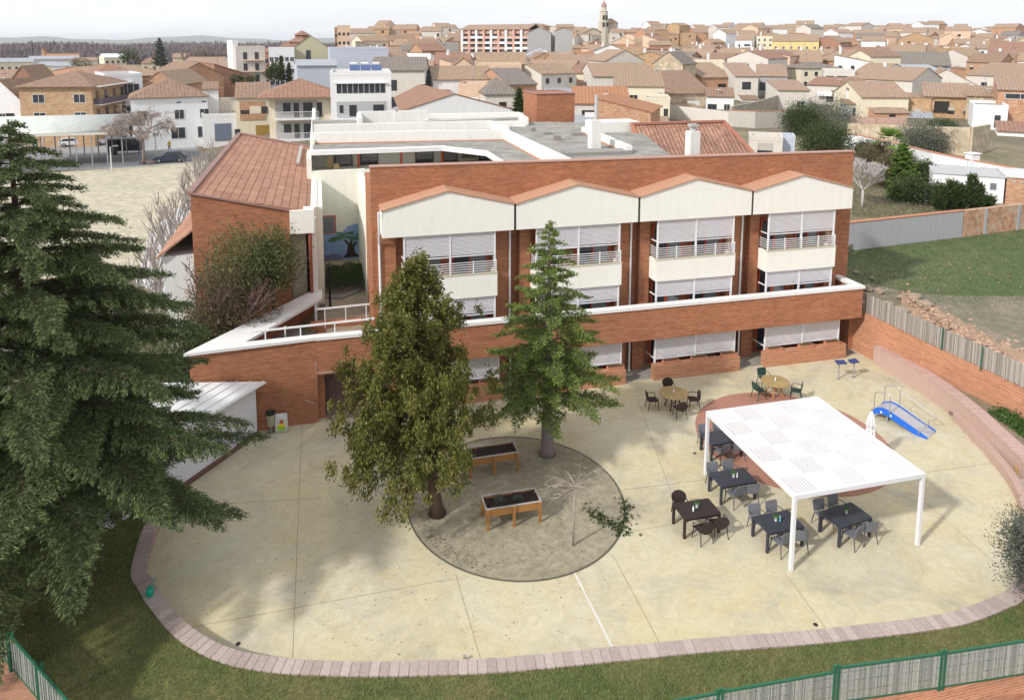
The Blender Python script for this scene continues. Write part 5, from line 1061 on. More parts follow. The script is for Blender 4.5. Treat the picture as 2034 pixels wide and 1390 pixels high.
# sapling with umbrella of bare twigs
def sapling():
    x, y, _ = at(1138, 1083, .03); t = thing('bare_sapling', 'thin pale sapling with an umbrella of bare twigs in the sandy circle', 'tree', (x, y, .03)); pal = mat('pale_bark', (.36, .30, .25), .9, 'plain', amt=.2, scale=4)
    m = MB(); m.tube([(0, 0, 0), (.02, 0, 1.1), (.05, 0, 2.15)], [.045, .038, .04], 8); m.build('trunk', pal, t, smooth=True); rn = random.Random(9); mb = MB()
    for k in range(26):
        a = k*2.4+rn.uniform(-.4, .4); L_ = rn.uniform(.6, 1.45); el = rn.uniform(.05, .85); p = Vector((.05, 0, 2.13)); pts = [tuple(p)]
        for j in range(5): el -= .10+rn.uniform(0, .08); p = p+Vector((math.cos(a)*math.cos(el), math.sin(a)*math.cos(el), math.sin(el)))*L_/5; a += rn.uniform(-.25, .25); pts.append(tuple(p))
        mb.tube(pts, [.011, .009, .007, .006, .005, .003], 4, cap=False)
        for s in range(4):
            q = Vector(pts[rn.choice((2, 3, 4))]); a2 = a+rn.uniform(-1.2, 1.2); mb.tube([tuple(q), tuple(q+Vector((math.cos(a2), math.sin(a2), -.1))*.2), tuple(q+Vector((math.cos(a2), math.sin(a2), -.4))*.32)], [.008, .006, .004], 4, cap=False)
    mb.build('branches', pal, t)
sapling()
# mixed small tree before the left wing
def red_tree():
    b = (-4.3, 34.6, tz(-4.3, 34.6))
    bare_tree('reddish_tree', 'small tree with purplish bare twigs in front of the brick wing', 'tree', b, 6.0, .8, twig_p, .13, 31, .36, 4, 4, .45, thin=.6, minr=.009)
    n = 9000; rr = np.random.default_rng(3); d = nrm(rr.normal(0, 1, (n, 3))); C_ = d*rr.uniform(.3, 1, (n, 1))*np.array([2.3, 1.7, 1.9])+np.array([.1, 0, 4.0])
    root = [o_ for o_ in bpy.data.objects if o_.name.startswith('reddish_tree')][0]; V = elongated(C_, d, .13, .055, .6); quads('leaves', V, mat('plum_leaf', (.14, .085, .06), .8, 'leaf', col2=(.22, .175, .11), col3=(.095, .085, .04), ns=.8), root)
    ol = mat('olive_leaf', (.07, .095, .030), .75, 'leaf', col2=(.20, .20, .08), ns=1.3)
    for i, (x, y, h, rx, rz_, lab) in enumerate(((-3.9, 35.4, 7.0, 1.7, 1.9, 'tall olive green bush rising behind the purplish twigs against the brick wing'), (-2.5, 35.6, 5.6, 1.2, 1.5, 'narrow green bush between the purplish tree and the cream panel'), (-5.2, 35.0, 4.6, 1.6, 1.8, 'olive bush left of the purplish tree'))):
        z = tz(x, y); clump_tree('evergreen_shrub', lab, 'shrub', (x, y, z), h, h-rz_, rx, rz_, 8500, .13, .065, ol, bark, .1, 33+i, shell=.3)
    clump_tree('evergreen_shrub', 'dark green bush low behind the white capped wedge wall', 'shrub', (-5.6, 33.6, tz(-5.6, 33.6)), 3, 2.0, 1.9, 1.5, 8500, .12, .06, mat('dark_leaf', (.03, .05, .015), .75, 'leaf', col2=(.09, .12, .035), ns=1.1), bark, .08, 36, shell=.3)
    clump_tree('evergreen_shrub', 'yellow-green shrub left of the brick wing behind the cedar tips', 'shrub', (-7.6, 34.6, 0), 3, 2.2, 1.9, 2.1, 8500, .13, .05, mat('yellowish_leaf', (.10, .13, .04), .75, 'leaf', col2=(.22, .24, .10), ns=1.1), bark, .08, 35, shell=.3)
red_tree()
# olive at the right edge
clump_tree('olive_tree', 'grey-green olive tree cut by the right edge of the photo', 'tree', (*at(2078, 1200, .3)[:2], .3), 3, 1.55, 1.1, 1.25, 26000, .11, .032, mat('olive_grey', (.07, .085, .065), .7, 'leaf', col2=(.20, .21, .17), ns=1.5), bark_g, .09, 41, shell=.35)
# ------------------------------------------------------------------ the town
TM = dict(
 ochre=mat('ochre_brick', (.58, .43, .27), .9, 'brick', col2=(.42, .25, .13), mortar=(.48, .36, .24), bs=1.6),
 obrick=mat('town_brick', (.58, .39, .26), .9, 'brick', col2=(.42, .20, .11), mortar=(.50, .36, .26), bs=1.6),
 dbrick=mat('dark_brick', (.42, .23, .16), .9, 'brick', col2=(.34, .18, .125), mortar=(.34, .24, .18), bs=1.6),
 white=mat('town_white', (.80, .80, .80), .9, 'stucco', col2=(.68, .68, .68)),
 cream=mat('town_cream', (.76, .69, .54), .9, 'stucco', col2=(.60, .53, .39)),
 yellow=mat('town_yellow', (.72, .58, .26), .9, 'stucco', col2=(.64, .50, .22)),
 pale=mat('town_pale', (.66, .62, .56), .9, 'stucco', col2=(.50, .46, .41)),
 grey=mat('town_grey', (.42, .415, .41), .9, 'stucco', col2=(.35, .345, .34)),
 bluish=mat('town_bluish', (.50, .54, .62), .8, 'stucco', col2=(.43, .47, .55)),
 olive=mat('town_olive', (.50, .47, .32), .9, 'stucco', col2=(.43, .41, .28)),
 pink=mat('town_pink', (.62, .38, .30), .9, 'stucco', col2=(.55, .32, .25)),
 peach=mat('town_peach', (.70, .52, .38), .9, 'stucco', col2=(.56, .37, .25)),
 stone=mat('town_stone', (.60, .51, .38), .9, 'stone', col2=(.42, .34, .24), scale=.5))
RM = dict(
 tan=mat('roof_tan', (.415, .305, .205), .95, 'tile', col2=(0.267, 0.202, 0.159), ts=.55, tw=.35, town=1),
 brown=mat('roof_brown', (.345, .24, .165), .95, 'tile', col2=(0.215, 0.146, 0.116), ts=.55, tw=.35, town=1),
 red=mat('roof_red', (0.370, 0.224, 0.163), .95, 'tile', col2=(0.249, 0.146, 0.112), ts=.55, tw=.35, town=1),
 orange=mat('roof_orange', (0.447, 0.232, 0.129), .95, 'tile', col2=(0.361, 0.181, 0.103), ts=.55, tw=.3, town=1),
 grey=mat('roof_grey', (0.258, 0.237, 0.215), .95, 'tile', col2=(0.181, 0.163, 0.146), ts=.55, tw=.35, town=1),
 pinkish=mat('roof_pinkish', (.425, .31, .22), .95, 'tile', col2=(0.275, 0.202, 0.163), ts=.55, tw=.35, town=1),
 white=mat('roof_light', (.62, .62, .62), .8, 'plain', amt=.15), metal=mat('roof_metal', (.36, .38, .41), .6, 'plain', amt=.12), flat=mat('roof_flat', (.36, .34, .31), .95, 'gravel', col2=(.26, .25, .23), scale=.3))
winm = mat('town_window', (.035, .04, .05), .2, 'flat', spec=.6); frm = mat('town_frame', (.62, .62, .60), .7, 'flat'); shut = mat('town_shutter', (.45, .42, .38), .7, 'flat'); dk_open = mat('dark_opening', (.03, .027, .025), .9, 'flat')
_wcache = {}
def window_mesh(w, h, kind):
    key = (round(w, 1), round(h, 1), kind)
    if key in _wcache: return _wcache[key]
    m = MB(); w, h = key[0], key[1]
    if kind == 'f':
        m.slot(0).box(-w/2-.08, w/2+.08, -.05, -.003, -.08, 0); m.box(-w/2-.08, w/2+.08, -.05, -.003, h, h+.07); m.box(-w/2-.08, -w/2, -.05, -.003, 0, h); m.box(w/2, w/2+.08, -.05, -.003, 0, h); m.box(-.03, .03, -.045, -.003, 0, h)
        m.slot(1).box(-w/2, -.03, -.03, -.002, 0, h); m.box(.03, w/2, -.03, -.002, 0, h)
        me = m.mesh('window', [frm, winm])
    elif kind == 's':
        m.slot(0).box(-w/2, w/2, -.06, -.003, h*.55, h); m.slot(1).box(-w/2, w/2, -.04, -.003, 0, h*.549); me = m.mesh('window', [shut, winm])
    else: m.box(-w/2, w/2, -.04, -.003, 0, h); me = m.mesh('window', [winm])
    _wcache[key] = me; return me
NEAR = []
def house(label, X, Y, z, w, d, h, rot, roof, rise, wm, rm, wins=(), ov=.35, group='houses of the old town', name='town_house', cat='house', chim=0, over=None, balc=None, sink=2.0, extra=None):
    """front-left... centre of the front wall at X,Y; local x to the right, y away from the camera; wins: (u, z, w, h, kind[, face])"""
    t = thing(name, label, cat, (X, Y, z), rot, group); rm_ = RM[rm]; wm_ = TM[wm]; x = w/2; NEAR.append((X, Y+d/2, max(w, d)/2))
    m = MB()
    if roof == 'gx':       # ridge along x, slope towards the camera
        for s in (-1, 1):
            a = s*x; b = a-s*.25; v = [(a, 0, -sink), (a, d, -sink), (a, d, h), (a, d/2, h+rise), (a, 0, h)]; v2 = [(b, *q[1:]) for q in v]; f = [(0, 1, 2, 3, 4), (9, 8, 7, 6, 5)]+[(i, 5+i, 5+(i+1) % 5, (i+1) % 5) for i in range(5)]
            if s < 0: f = [tuple(reversed(q)) for q in f]
            m.add(v+v2, f)
        m.box(-x+.25, x-.25, 0, .25, -sink, h); m.box(-x+.25, x-.25, d-.25, d, -sink, h)
    elif roof == 'gy':
        for y0, y1 in ((0, .25), (d-.25, d)): m.xprism([(-x, -sink), (x, -sink), (x, h), (0, h+rise), (-x, h)], y0, y1)
        m.box(-x, -x+.25, .25, d-.25, -sink, h); m.box(x-.25, x, .25, d-.25, -sink, h)
    elif roof in ('mx', 'mback'):     # single pitch, high at the back ('mx') or high to the left
        m.add([(-x, 0, -sink), (x, 0, -sink), (x, d, -sink), (-x, d, -sink), (-x, 0, h), (x, 0, h), (x, d, h+rise), (-x, d, h+rise)], [(0, 3, 2, 1), (4, 5, 6, 7), (0, 1, 5, 4), (1, 2, 6, 5), (2, 3, 7, 6), (3, 0, 4, 7)])
    elif roof == 'ml':
        m.xprism([(-x, -sink), (x, -sink), (x, h), (-x, h+rise)], 0, d)
    else: m.box(-x, x, 0, d, -sink, h)
    m.build('wall', wm_, t)
    m = MB(); o = ov; th = .16
    if roof == 'gx':
        s = rise/(d/2); m.slab([(-x-.15, -o, h-o*s+th), (x+.15, -o, h-o*s+th), (x+.15, d/2, h+rise+th), (-x-.15, d/2, h+rise+th)], th); m.slab([(-x-.15, d/2, h+rise+th), (x+.15, d/2, h+rise+th), (x+.15, d+o, h-o*s+th), (-x-.15, d+o, h-o*s+th)], th)
    elif roof == 'gy':
        s = rise/x; m.slab([(-x-o, -.15, h-o*s+th), (0, -.15, h+rise+th), (0, d+.15, h+rise+th), (-x-o, d+.15, h-o*s+th)], th); m.slab([(0, -.15, h+rise+th), (x+o, -.15, h-o*s+th), (x+o, d+.15, h-o*s+th), (0, d+.15, h+rise+th)], th)
    elif roof == 'mx': s = rise/d; m.slab([(-x-.15, -o, h-o*s+th), (x+.15, -o, h-o*s+th), (x+.15, d+.1, h+rise+th), (-x-.15, d+.1, h+rise+th)], th-.01)
    elif roof == 'ml': s = rise/w; m.slab([(-x-.15, -.15, h+rise+th), (x+o, -.15, h-o*s+th), (x+o, d+.15, h-o*s+th), (-x-.15, d+.15, h+rise+th)], th-.01)
    elif roof == 'hip':
        k = min(x, d/2); A = [(-x-o, -o, h), (x+o, -o, h), (x+o, d+o, h), (-x-o, d+o, h)]; r1, r2 = (-x+k*.95, d/2, h+rise), (x-k*.95, d/2, h+rise)
        m.add(A+[r1, r2]+[(q[0], q[1], h-.12) for q in A], [(0, 1, 5, 4), (1, 2, 5), (2, 3, 4, 5), (3, 0, 4), (9, 8, 7, 6), (0, 6, 7, 1), (1, 7, 8, 2), (2, 8, 9, 3), (3, 9, 6, 0)])
    elif roof == 'flat': m.box(-x+.2, x-.2, .2, d-.2, h, h+.04); m2 = MB(); m2.box(-x-.03, x+.03, -.03, .2, h, h+.5); m2.box(-x-.03, x+.03, d-.2, d+.03, h, h+.5); m2.box(-x-.03, -x+.2, .2, d-.2, h, h+.5); m2.box(x-.2, x+.03, .2, d-.2, h, h+.5); m2.build('parapet', wm_, t)
    m.build('roof', rm_, t)
    for q in wins:
        u, zz, ww, hh, kd = q[:5]; fc = q[5] if len(q) > 5 else 'f'; ob = bpy.data.objects.new('window', window_mesh(ww, hh, kd)); COL.objects.link(ob); ob.parent = t
        if fc == 'f': ob.location = (u, 0, zz)
        elif fc == 'r': ob.location = (x, u, zz); ob.rotation_euler = (0, 0, R(90))
        elif fc == 'l': ob.location = (-x, u, zz); ob.rotation_euler = (0, 0, R(-90))
    for k in range(chim):
        cx, cy_ = (-x*.4+k*w*.45, d*.62); m = MB(); m.box(cx-.3, cx+.3, cy_-.3, cy_+.3, h-.2, h+rise+.9); m.box(cx-.38, cx+.38, cy_-.38, cy_+.38, h+rise+.901, h+rise+1.02); m.build('chimney', TM['pale'] if k else TM['white'], t)
    if extra: extra(t, x, d, h)
    return t
def annex(rn, w, d, h):
    q = [rn.random() for _ in range(12)]
    def f(t, x, d_, h_):
        if q[0] < .6:       # lean-to or back room
            ww = 2.5+q[1]*4; u = -x+ww/2+q[2]*(2*x-ww); hh = h*(.35+.35*q[3]); dd = 2.5+q[4]*3; m = MB(); m.add([(u-ww/2, -dd, -2), (u+ww/2, -dd, -2), (u+ww/2, -.002, -2), (u-ww/2, -.002, -2), (u-ww/2, -dd, hh-.7), (u+ww/2, -dd, hh-.7), (u+ww/2, -.002, hh), (u-ww/2, -.002, hh)], [(0, 3, 2, 1), (4, 5, 6, 7), (0, 1, 5, 4), (1, 2, 6, 5), (2, 3, 7, 6), (3, 0, 4, 7)])
            m.build('annex', TM[('white', 'pale', 'obrick', 'peach', 'grey')[int(q[5]*4.99)]], t); m = MB(); m.slab([(u-ww/2-.1, -dd-.25, hh-.62), (u+ww/2+.1, -dd-.25, hh-.62), (u+ww/2+.1, -.01, hh+.12), (u-ww/2-.1, -.01, hh+.12)], .1); m.build('annex_roof', RM[('tan', 'pinkish', 'red', 'metal', 'brown')[int(q[6]*4.99)]], t)
            m = MB(); m.box(u-.5, u+.6, -dd-.05, -dd-.003, .2, min(2.1, hh-.9)); m.build('door', dk_open, t)
        if q[7] < .35: m = MB(); u = -x*.5+q[8]*x; m.bar((u, d_*.5, h_), (u, d_*.5, h_+4.2), .07); m.bar((u-.6, d_*.5, h_+4.0), (u+.6, d_*.5, h_+4.0), .05); m.bar((u-.45, d_*.5, h_+3.6), (u+.45, d_*.5, h_+3.6), .05); m.build('aerial', mat('aerial_grey', (.25, .25, .26), .5, 'flat'), t)
        if q[11] < .4: m = MB(); u = x*.45-q[1]*x*.9; w_ = 1.2+q[3]*1.6; m.box(u-w_/2, u+w_/2, -.04, -.003, h*.5+.2, h*.5+1.9 if h > 5 else h*.5+1.2); m.box(u-w_/2-.2, u+w_/2+.2, -.5, -.041, h*.5+.0, h*.5+.19); m.build('porch', dk_open, t)
        if q[2] < .4: m = MB(); m.lathe((x*.5-q[4]*x, d_*.3, h_+1.0), [(.12, 0), (.55, .22), (.58, .26)], 10); m.tube([(x*.5-q[4]*x, d_*.3, h_-.3), (x*.5-q[4]*x, d_*.3, h_+1.0)], .05, 5); m.build('satellite_dish', TM['white'], t)
        if q[9] < .25: m = MB(); u = -x*.4+q[10]*x*.8; m.box(u-1.5, u+1.5, -1.0, -.01, h*.5, h*.5+.15); m.box(u-1.5, u+1.5, -1.0, -.95, h*.5+.151, h*.5+1.0); m.build('balcony', TM['white'], t)
    return f
_arn = random.Random(5)
def place(x0, x1, ye, h, Y=None):
    """photo columns x0..x1 of a front wall whose eave is seen at row ye, wall height h -> X, Y, ground z, width"""
    xc = (x0+x1)/2
    if Y is None:
        d = ray(xc, ye); k = 70.0
        while True:
            X, Yv, Z = d[0]*k, d[1]*k, CAMH+d[2]*k
            if Z <= tz(X, Yv)+h or Yv > 620: break
            k += .5
        Y = Yv
    d = ray(xc, ye); k = Y/d[1]; X = d[0]*k; Z = CAMH+d[2]*k
    return X, Y, Z-h, (x1-x0)*k/F*1.02
def rowwins(w, h, n, rows, kind='f', ww=1.1, wh=1.3, z0=1.2, dz=3.0, skip=()):
    return [(-w/2+w*(i+.5)/n, z0+j*dz, ww, wh, kind) for j in range(rows) for i in range(n) if (i, j) not in skip]
name_ok = lambda k: k.get('name', 'town_house') == 'town_house' and k.get('group') not in ('street fronts', 'garden outbuildings')
def H_(label, x0, x1, ye, h, d, rot, roof, rise, wm, rm, n=2, rows=2, Y=None, kind='f', **k):
    rel = rot
    X, Y, z, w = place(x0, x1, ye, h, Y); w /= max(.5, math.cos(R(rel))); rot = rel-math.degrees(math.atan2(X, Y))*.9; k.setdefault('sink', max(2, z-tz(X, Y)+1.5))
    top = h-.8; dz = (h-1.0)/max(1, rows); wins = k.pop('wins', None)
    if wins is None: wins = rowwins(w, h, n, rows, kind, 1.0, 1.25, z0=.9 if rows > 1 else h-2.4, dz=dz)
    if 'extra' not in k and name_ok(k) and 95 < Y < 330: k['extra'] = annex(_arn, w, d, h)
    return house(label, X, Y, z, w, d, h, R(rot), roof, rise, TM and wm, rm, wins, **k)
def balconies(col, rows, z0, dz, u0, u1, dep=1.0, mt='white', rail=None):
    def f(t, x, d, h):
        for j in range(rows):
            z = z0+j*dz; m = MB(); m.box(u0, u1, -dep, -.003, z-.15, z); m.build('balcony', TM[mt], t); m = MB(); m.box(u0, u1, -dep, -dep+.04, z+.001, z+1.0); m.box(u0, u0+.04, -dep+.041, -.01, z+.001, z+1.0); m.box(u1-.04, u1, -dep+.041, -.01, z+.001, z+1.0); m.build('railing', rail or mat('balcony_rail', (.36, .30, .30), .7, 'flat'), t)
    return f
# ---- left side: street fronts
def apt_side(t, x, d, h):
    for j in range(2):
        z = 2.9+j*2.9
        m = MB(); m.box(x+.003, x+1.2, .6, d-.5, z-.15, z); m.build('balcony', TM['pale'], t); m = MB(); m.box(x+1.15, x+1.2, .6, d-.5, z+.001, z+.95); m.box(x+.01, x+1.149, .6, .65, z+.001, z+.95); m.build('railing', mat('dark_rail', (.10, .08, .10), .6, 'flat'), t)
        for k in range(4): m = MB(); m.box(x+.003, x+.05, 1.5+k*(d-3)/3.4, 2.6+k*(d-3)/3.4, z, z+2.1); m.build('balcony_door', winm if k % 2 else mat('brown_door', (.20, .12, .08), .7, 'flat'), t)
    m = MB(); m.box(x+.003, x+1.3, .4, d-.3, 8.6, 8.75); m.build('balcony_roof', TM['pale'], t)
H_('ochre brick apartment block with dark balconies on its right side, beyond the market canopy', 48, 170, 172, 8.8, 14, -24, 'hip', 2.2, 'ochre', 'brown', 2, 2, Y=128, kind='f', wins=[(-2.6, 3.3, 1.7, 1.3, 'f'), (-2.6, 6.2, 1.7, 1.3, 'f'), (3.6, 3.3, 1.7, 1.3, 'f'), (3.6, 6.2, 1.7, 1.3, 'f')], extra=apt_side, ov=.6)
def glazed(t, x, d, h):
    m = MB(); m.box(-1.4, 2.4, -.1, -.003, 6.2, 8.6); o = m.build('window_band', winm, t); m = MB()
    for k in range(5): m.box(-1.4+k*.95-.04, -1.4+k*.95+.04, -.14, -.101, 6.2, 8.6)
    sub(m, 'mullions', frm, o); m = MB(); m.box(-2.0, x+.1, -.9, -.003, 5.0, 5.2); m.build('balcony', TM['white'], t); m = MB(); m.box(-2.0, x, -.6, -.55, 3.2, 4.6); m.build('glass_front', winm, t); m = MB(); m.box(-.2, .9, -.06, -.003, -1, 2.2); m.build('door', dk_open, t)
H_('white modern house with a dark window band beside the ochre brick block', 213, 278, 152, 10.0, 12, 10, 'flat', 0, 'white', 'flat', Y=140, wins=[], extra=glazed)
H_('white two storey street house with a wide brown tiled roof behind the bare weeping tree', 268, 405, 193, 6.9, 11, 2, 'hip', 2.6, 'white', 'brown', Y=122, wins=[(1.3, 3.4, 1.3, 1.4, 'f'), (5.0, 3.4, 1.3, 1.4, 'f'), (-4.0, 3.4, 1.3, 1.4, 'f'), (5.0, .3, 2.2, 1.7, 'f'), (1.0, .3, 2.0, 1.7, 'f'), (1.3, 5.9, .6, .25, 'p'), (5.0, 5.9, .6, .25, 'p')], group='street fronts')
def gar(col, nm, u0, u1, z1):
    def f(t, x, d, h): m = MB(); m.box(u0, u1, -.05, -.003, -.5, z1); m.build('garage_door', mat(nm, col, .6, 'flat'), t)
    return f
H_('low white street building with a grey garage door and a roof terrace', 404, 470, 232, 3.4, 10, 0, 'flat', 0, 'white', 'flat', Y=121, wins=[], extra=gar((.16, .19, .25), 'garage_grey', -.9, 1.6, 2.3), group='street fronts')
H_('white stair house set back above the low terrace building', 404, 432, 178, 5.0, 5, 0, 'mx', .9, 'white', 'brown', Y=126, wins=[], group='street fronts')
H_('grey roofed back rooms behind the street terrace', 432, 470, 205, 4.5, 6, 0, 'flat', 0, 'pale', 'flat', Y=127, wins=[(-1, 1.6, 1.6, 1.0, 'p'), (1.1, 1.2, 1.2, 1.6, 'p')], group='street fronts')
def brickfront(t, x, d, h):
    m = MB(); m.box(-x+.6, x-1.0, -.12, -.003, 3.1, 6.0); o = m.build('brick_front', TM['obrick'], t)
    m = MB(); m.box(-.6, 1.1, -.16, -.121, 4.1, 5.3); sub(m, 'blind', TM['cream'], o); m = MB(); m.box(-2.0, -.7, -.16, -.121, 4.1, 4.7); m.box(1.2, 2.1, -.16, -.121, 4.1, 5.2); sub(m, 'pane', winm, o); m = MB(); m.box(.2, 2.7, -.05, -.003, -.8, 2.2); m.build('garage_door', mat('garage_ochre', (.34, .22, .05), .6, 'flat'), t)
H_('small street house with an orange brick upper front and an ochre garage door', 470, 536, 195, 6.6, 9, 0, 'mx', 1.9, 'cream', 'brown', Y=121, wins=[(-2.6, -.3, .8, 2.0, 'p')], extra=brickfront, group='street fronts')
def doublebalc(t, x, d, h):
    for j in range(2):
        z = 2.6+j*3.0; m = MB(); m.box(-x+.8, x-1.9, -1.3, -.003, z-.22, z); m.build('balcony', TM['white'], t); m = MB()
        for k in range(28): u = -x+.8+(2*x-2.7)*k/27; m.box(u-.02, u+.02, -1.28, -1.24, z+.001, z+.9)
        m.box(-x+.8, x-1.9, -1.3, -1.22, z+.901, z+.97); m.build('railing', frm, t); m = MB(); m.box(-x+.9, x-2.0, -.06, -.003, z+.05, z+2.4); m.build('recess_wall', mat('recess_pale', (.40, .38, .37), .9, 'flat'), t)
        for k, (u, w_, c) in enumerate(((-1.9, 1.0, winm), (-.6, .7, winm), (1.0, 1.3, winm), (2.6, .7, winm))): m = MB(); m.box(u-w_/2, u+w_/2, -.12, -.061, z+(.9 if k == 0 else .05), z+2.1); m.build('balcony_door', c, t)
    m = MB(); m.box(-x, x, -1.4, .3, 2.601-.9, 2.3); m.build('lintel', TM['cream'], t)
    m = MB(); m.box(-x+1, -x+2.6, -.05, -.003, -.5, 1.5); m.box(x-3.5, x-1, -.05, -.003, -.5, 1.5); m.build('ground_floor_doors', dk_open, t)
H_('cream street house with two long white balconies under a red-brown tiled roof', 537, 656, 192, 8.6, 9, 0, 'hip', 2.3, 'cream', 'red', Y=106, wins=[], extra=doublebalc, group='street fronts', ov=1.5)
def threefl(t, x, d, h):
    for k in range(9): u = -x+1.2+k*(2*x-2.4)/8; m = MB(); m.box(u-.32, u+.32, -.06, -.003, 7.1, 8.4); m.build('window', winm, t)
    m = MB(); m.box(-x+.6, x-.6, -.35, -.061, 8.45, 8.6); m.build('eave', TM['white'], t)
    m = MB(); m.box(-x+.8, x-.8, -.05, -.003, 3.6, 5.9); m.build('loggia', mat('loggia_grey', (.46, .46, .47), .9, 'flat'), t); m = MB(); m.box(-x+.6, x-.6, -.8, -.051, 3.2, 3.5); m.build('balcony', TM['white'], t)
    for u, w_ in ((-2.8, .5), (-1.2, 1.0), (2.4, 1.5)): m = MB(); m.box(u-w_/2, u+w_/2, -.1, -.051, 3.8 if w_ > .6 else 4.3, 5.4); m.build('balcony_door', winm, t)
    m = MB(); m.box(-x+.8, x-.8, -.05, -.003, .6, 2.6); m.build('lower_loggia', mat('loggia_grey'), t)
    for k in range(3): m = MB(); m.obox((-.8+k*1.6, d*.55, h+.85), (1.5, 1.3, .08), 0, R(35)); m.build('solar_panel', mat('solar_blue', (.05, .09, .22), .25, 'flat', spec=.8), t)
    for k in range(3): m = MB(); m.tube([(-1.6+k*1.7, d*.75, h+1.35), (-.5+k*1.7, d*.75, h+1.35)], .28, 10); m.build('boiler', frm, t)
H_('white three storey house with a row of nine dark windows and solar panels on top', 658, 775, 150, 9.6, 11, 0, 'flat', 0, 'white', 'flat', Y=104, wins=[], extra=threefl, group='street fronts')
# red-roofed hall with white gable
a = place(655, 1045, 223, 5.2, 92)
def hall():
    X0 = onY(690, 232, 93)[0]; X1 = onY(1075, 232, 90)[0]; t = thing('white_hall', 'white gabled hall with a red tiled roof behind the flat-roofed block', 'building', ((X0+X1)/2, 91, 3)); W = dict(parent=t, world=True)
    L_ = onY(812, 216, 88); A_ = onY(903, 187, 88); Rr = onY(1075, 232, 88); m = MB(); m.xprism([(L_[0]-3, 2), (Rr[0], 2), (Rr[0], Rr[2]), (A_[0], A_[2]), (L_[0], L_[2]), (L_[0]-3, L_[2]-.9)], 88, 88.3); m.build('wall', TM['white'], **W)
    B_ = onY(835, 167, 104); C_ = onY(782, 178, 104); m = MB(); m.slab([(L_[0]-1.2, 87.9, L_[2]-.3), (A_[0], 87.9, A_[2]+.08), (B_[0], 104, B_[2]), (C_[0], 104, B_[2]-1.9)], .12); m.slab([(A_[0], 87.9, A_[2]+.08), (Rr[0]+.1, 87.9, Rr[2]+.08), (Rr[0]-1.2, 104, Rr[2]+.0), (B_[0], 104, B_[2])], .12); m.build('roof', RM['red'], **W)
hall()
# market canopy: long white barrel vault on posts
def market():
    P0, P1 = onY(-40, 248, 116), onY(250, 248, 108); t = thing('market_canopy', 'long white barrel-vaulted canopy over the parking area', 'canopy', ((P0[0]+P1[0])/2, 112, 3)); W = dict(parent=t, world=True)
    y0 = 107.; y1 = 117; xa = onY(-60, 265, y0)[0]; xb = onY(256, 264, y0)[0]; zc = onY(120, 265, y0)[2]; n = 12; hh = 1.9
    prof = [((y0+y1)/2-(y1-y0)/2*math.cos(math.pi*k/n), zc+hh*math.sin(math.pi*k/n)) for k in range(n+1)]; m = MB(); nx = 1
    for i in range(nx):
        a, b = xa+(xb-xa)*i/nx, xa+(xb-xa)*(i+1)/nx; m.add([(a, y, z) for y, z in prof]+[(b, y, z) for y, z in prof]+[(a, y, z-.08) for y, z in prof]+[(b, y, z-.08) for y, z in prof], [(k, n+1+k, n+2+k, k+1) for k in range(n)]+[(2*(n+1)+k+1, 3*(n+1)+k+1, 3*(n+1)+k, 2*(n+1)+k) for k in range(n)]+[(k+1, 2*(n+1)+k+1, 2*(n+1)+k, k) for k in range(n)]+[(n+1+k, 3*(n+1)+k, 3*(n+1)+k+1, n+2+k+0) for k in range(n)])
    m.build('vault', mat('canopy_sheet', (.56, .585, .55), .6, 'streak', col2=(.48, .505, .47), scale=.05, bump=.01), smooth=True, **W)
    m = MB(); m.box(xa, xb, y0-.1, y0+.1, zc-.35, zc-.09); m.build('gutter', TM['pale'], **W); m = MB(); m.box(xa, xb, y1-.1, y1+.1, zc-.35, zc-.09); m.build('gutter', TM['pale'], **W)
    for i in range(10):
        for y in (y0, y1): x = xa+(xb-xa)*(i+.5)/10; m = MB(); m.box(x-.07, x+.07, y-.07, y+.07, 0.0, zc-.36); m.build('post', mat('post_grey', (.30, .30, .31), .7, 'flat'), **W)
market()
# ---- mid left
H_('long orange brick shed with a ridge roof, left of the bare conifer', 160, 222, 142, 5.5, 16, -8, 'mx', 2.2, 'obrick', 'brown', 0, 0)
H_('long brown-roofed shed behind the ochre brick block', 222, 330, 152, 5.0, 34, 30, 'gx', 2.0, 'obrick', 'tan', 0, 0, Y=190)
H_('red roofed low house behind the white modern house', 196, 270, 147, 5.0, 13, 15, 'hip', 2.0, 'white', 'red', 0, 0, Y=165)
H_('brick house with a small white dormer beside the weeping tree', 285, 350, 168, 6.0, 14, -24, 'gy', 2.4, 'obrick', 'tan', 2, 1, Y=150)
H_('wide blank orange brick gable in the middle distance left', 352, 440, 150, 7.0, 22, 14, 'gy', 2.6, 'obrick', 'brown', 0, 0, Y=165)
H_('brick gable shed with a pale roof edge left of the grey apartment block', 430, 500, 152, 6.5, 20, 14, 'ml', 3.0, 'dbrick', 'pinkish', 0, 0, Y=182)
H_('long low grey-roofed row between the brick gables', 380, 455, 136, 5, 14, -20, 'gx', 1.8, 'pale', 'pinkish', 3, 1, Y=230)
H_('white house at the far left edge with a sloping brown roof', -40, 46, 212, 6, 22, -30, 'gy', 4.2, 'white', 'brown', 1, 1, Y=133)
H_('white cottage with two dark windows near the left edge', 0, 34, 156, 5, 9, 0, 'gx', 1.8, 'white', 'pinkish', 2, 1, Y=190)
H_('dark brick wall house behind the white cottage near the left edge', 30, 58, 152, 7, 12, -20, 'gy', 2.2, 'dbrick', 'brown', 1, 1, Y=180)
H_('yellow and blue low annex at the left edge', 0, 28, 168, 3.5, 6, 0, 'flat', 0, 'yellow', 'flat', 1, 1, Y=170)
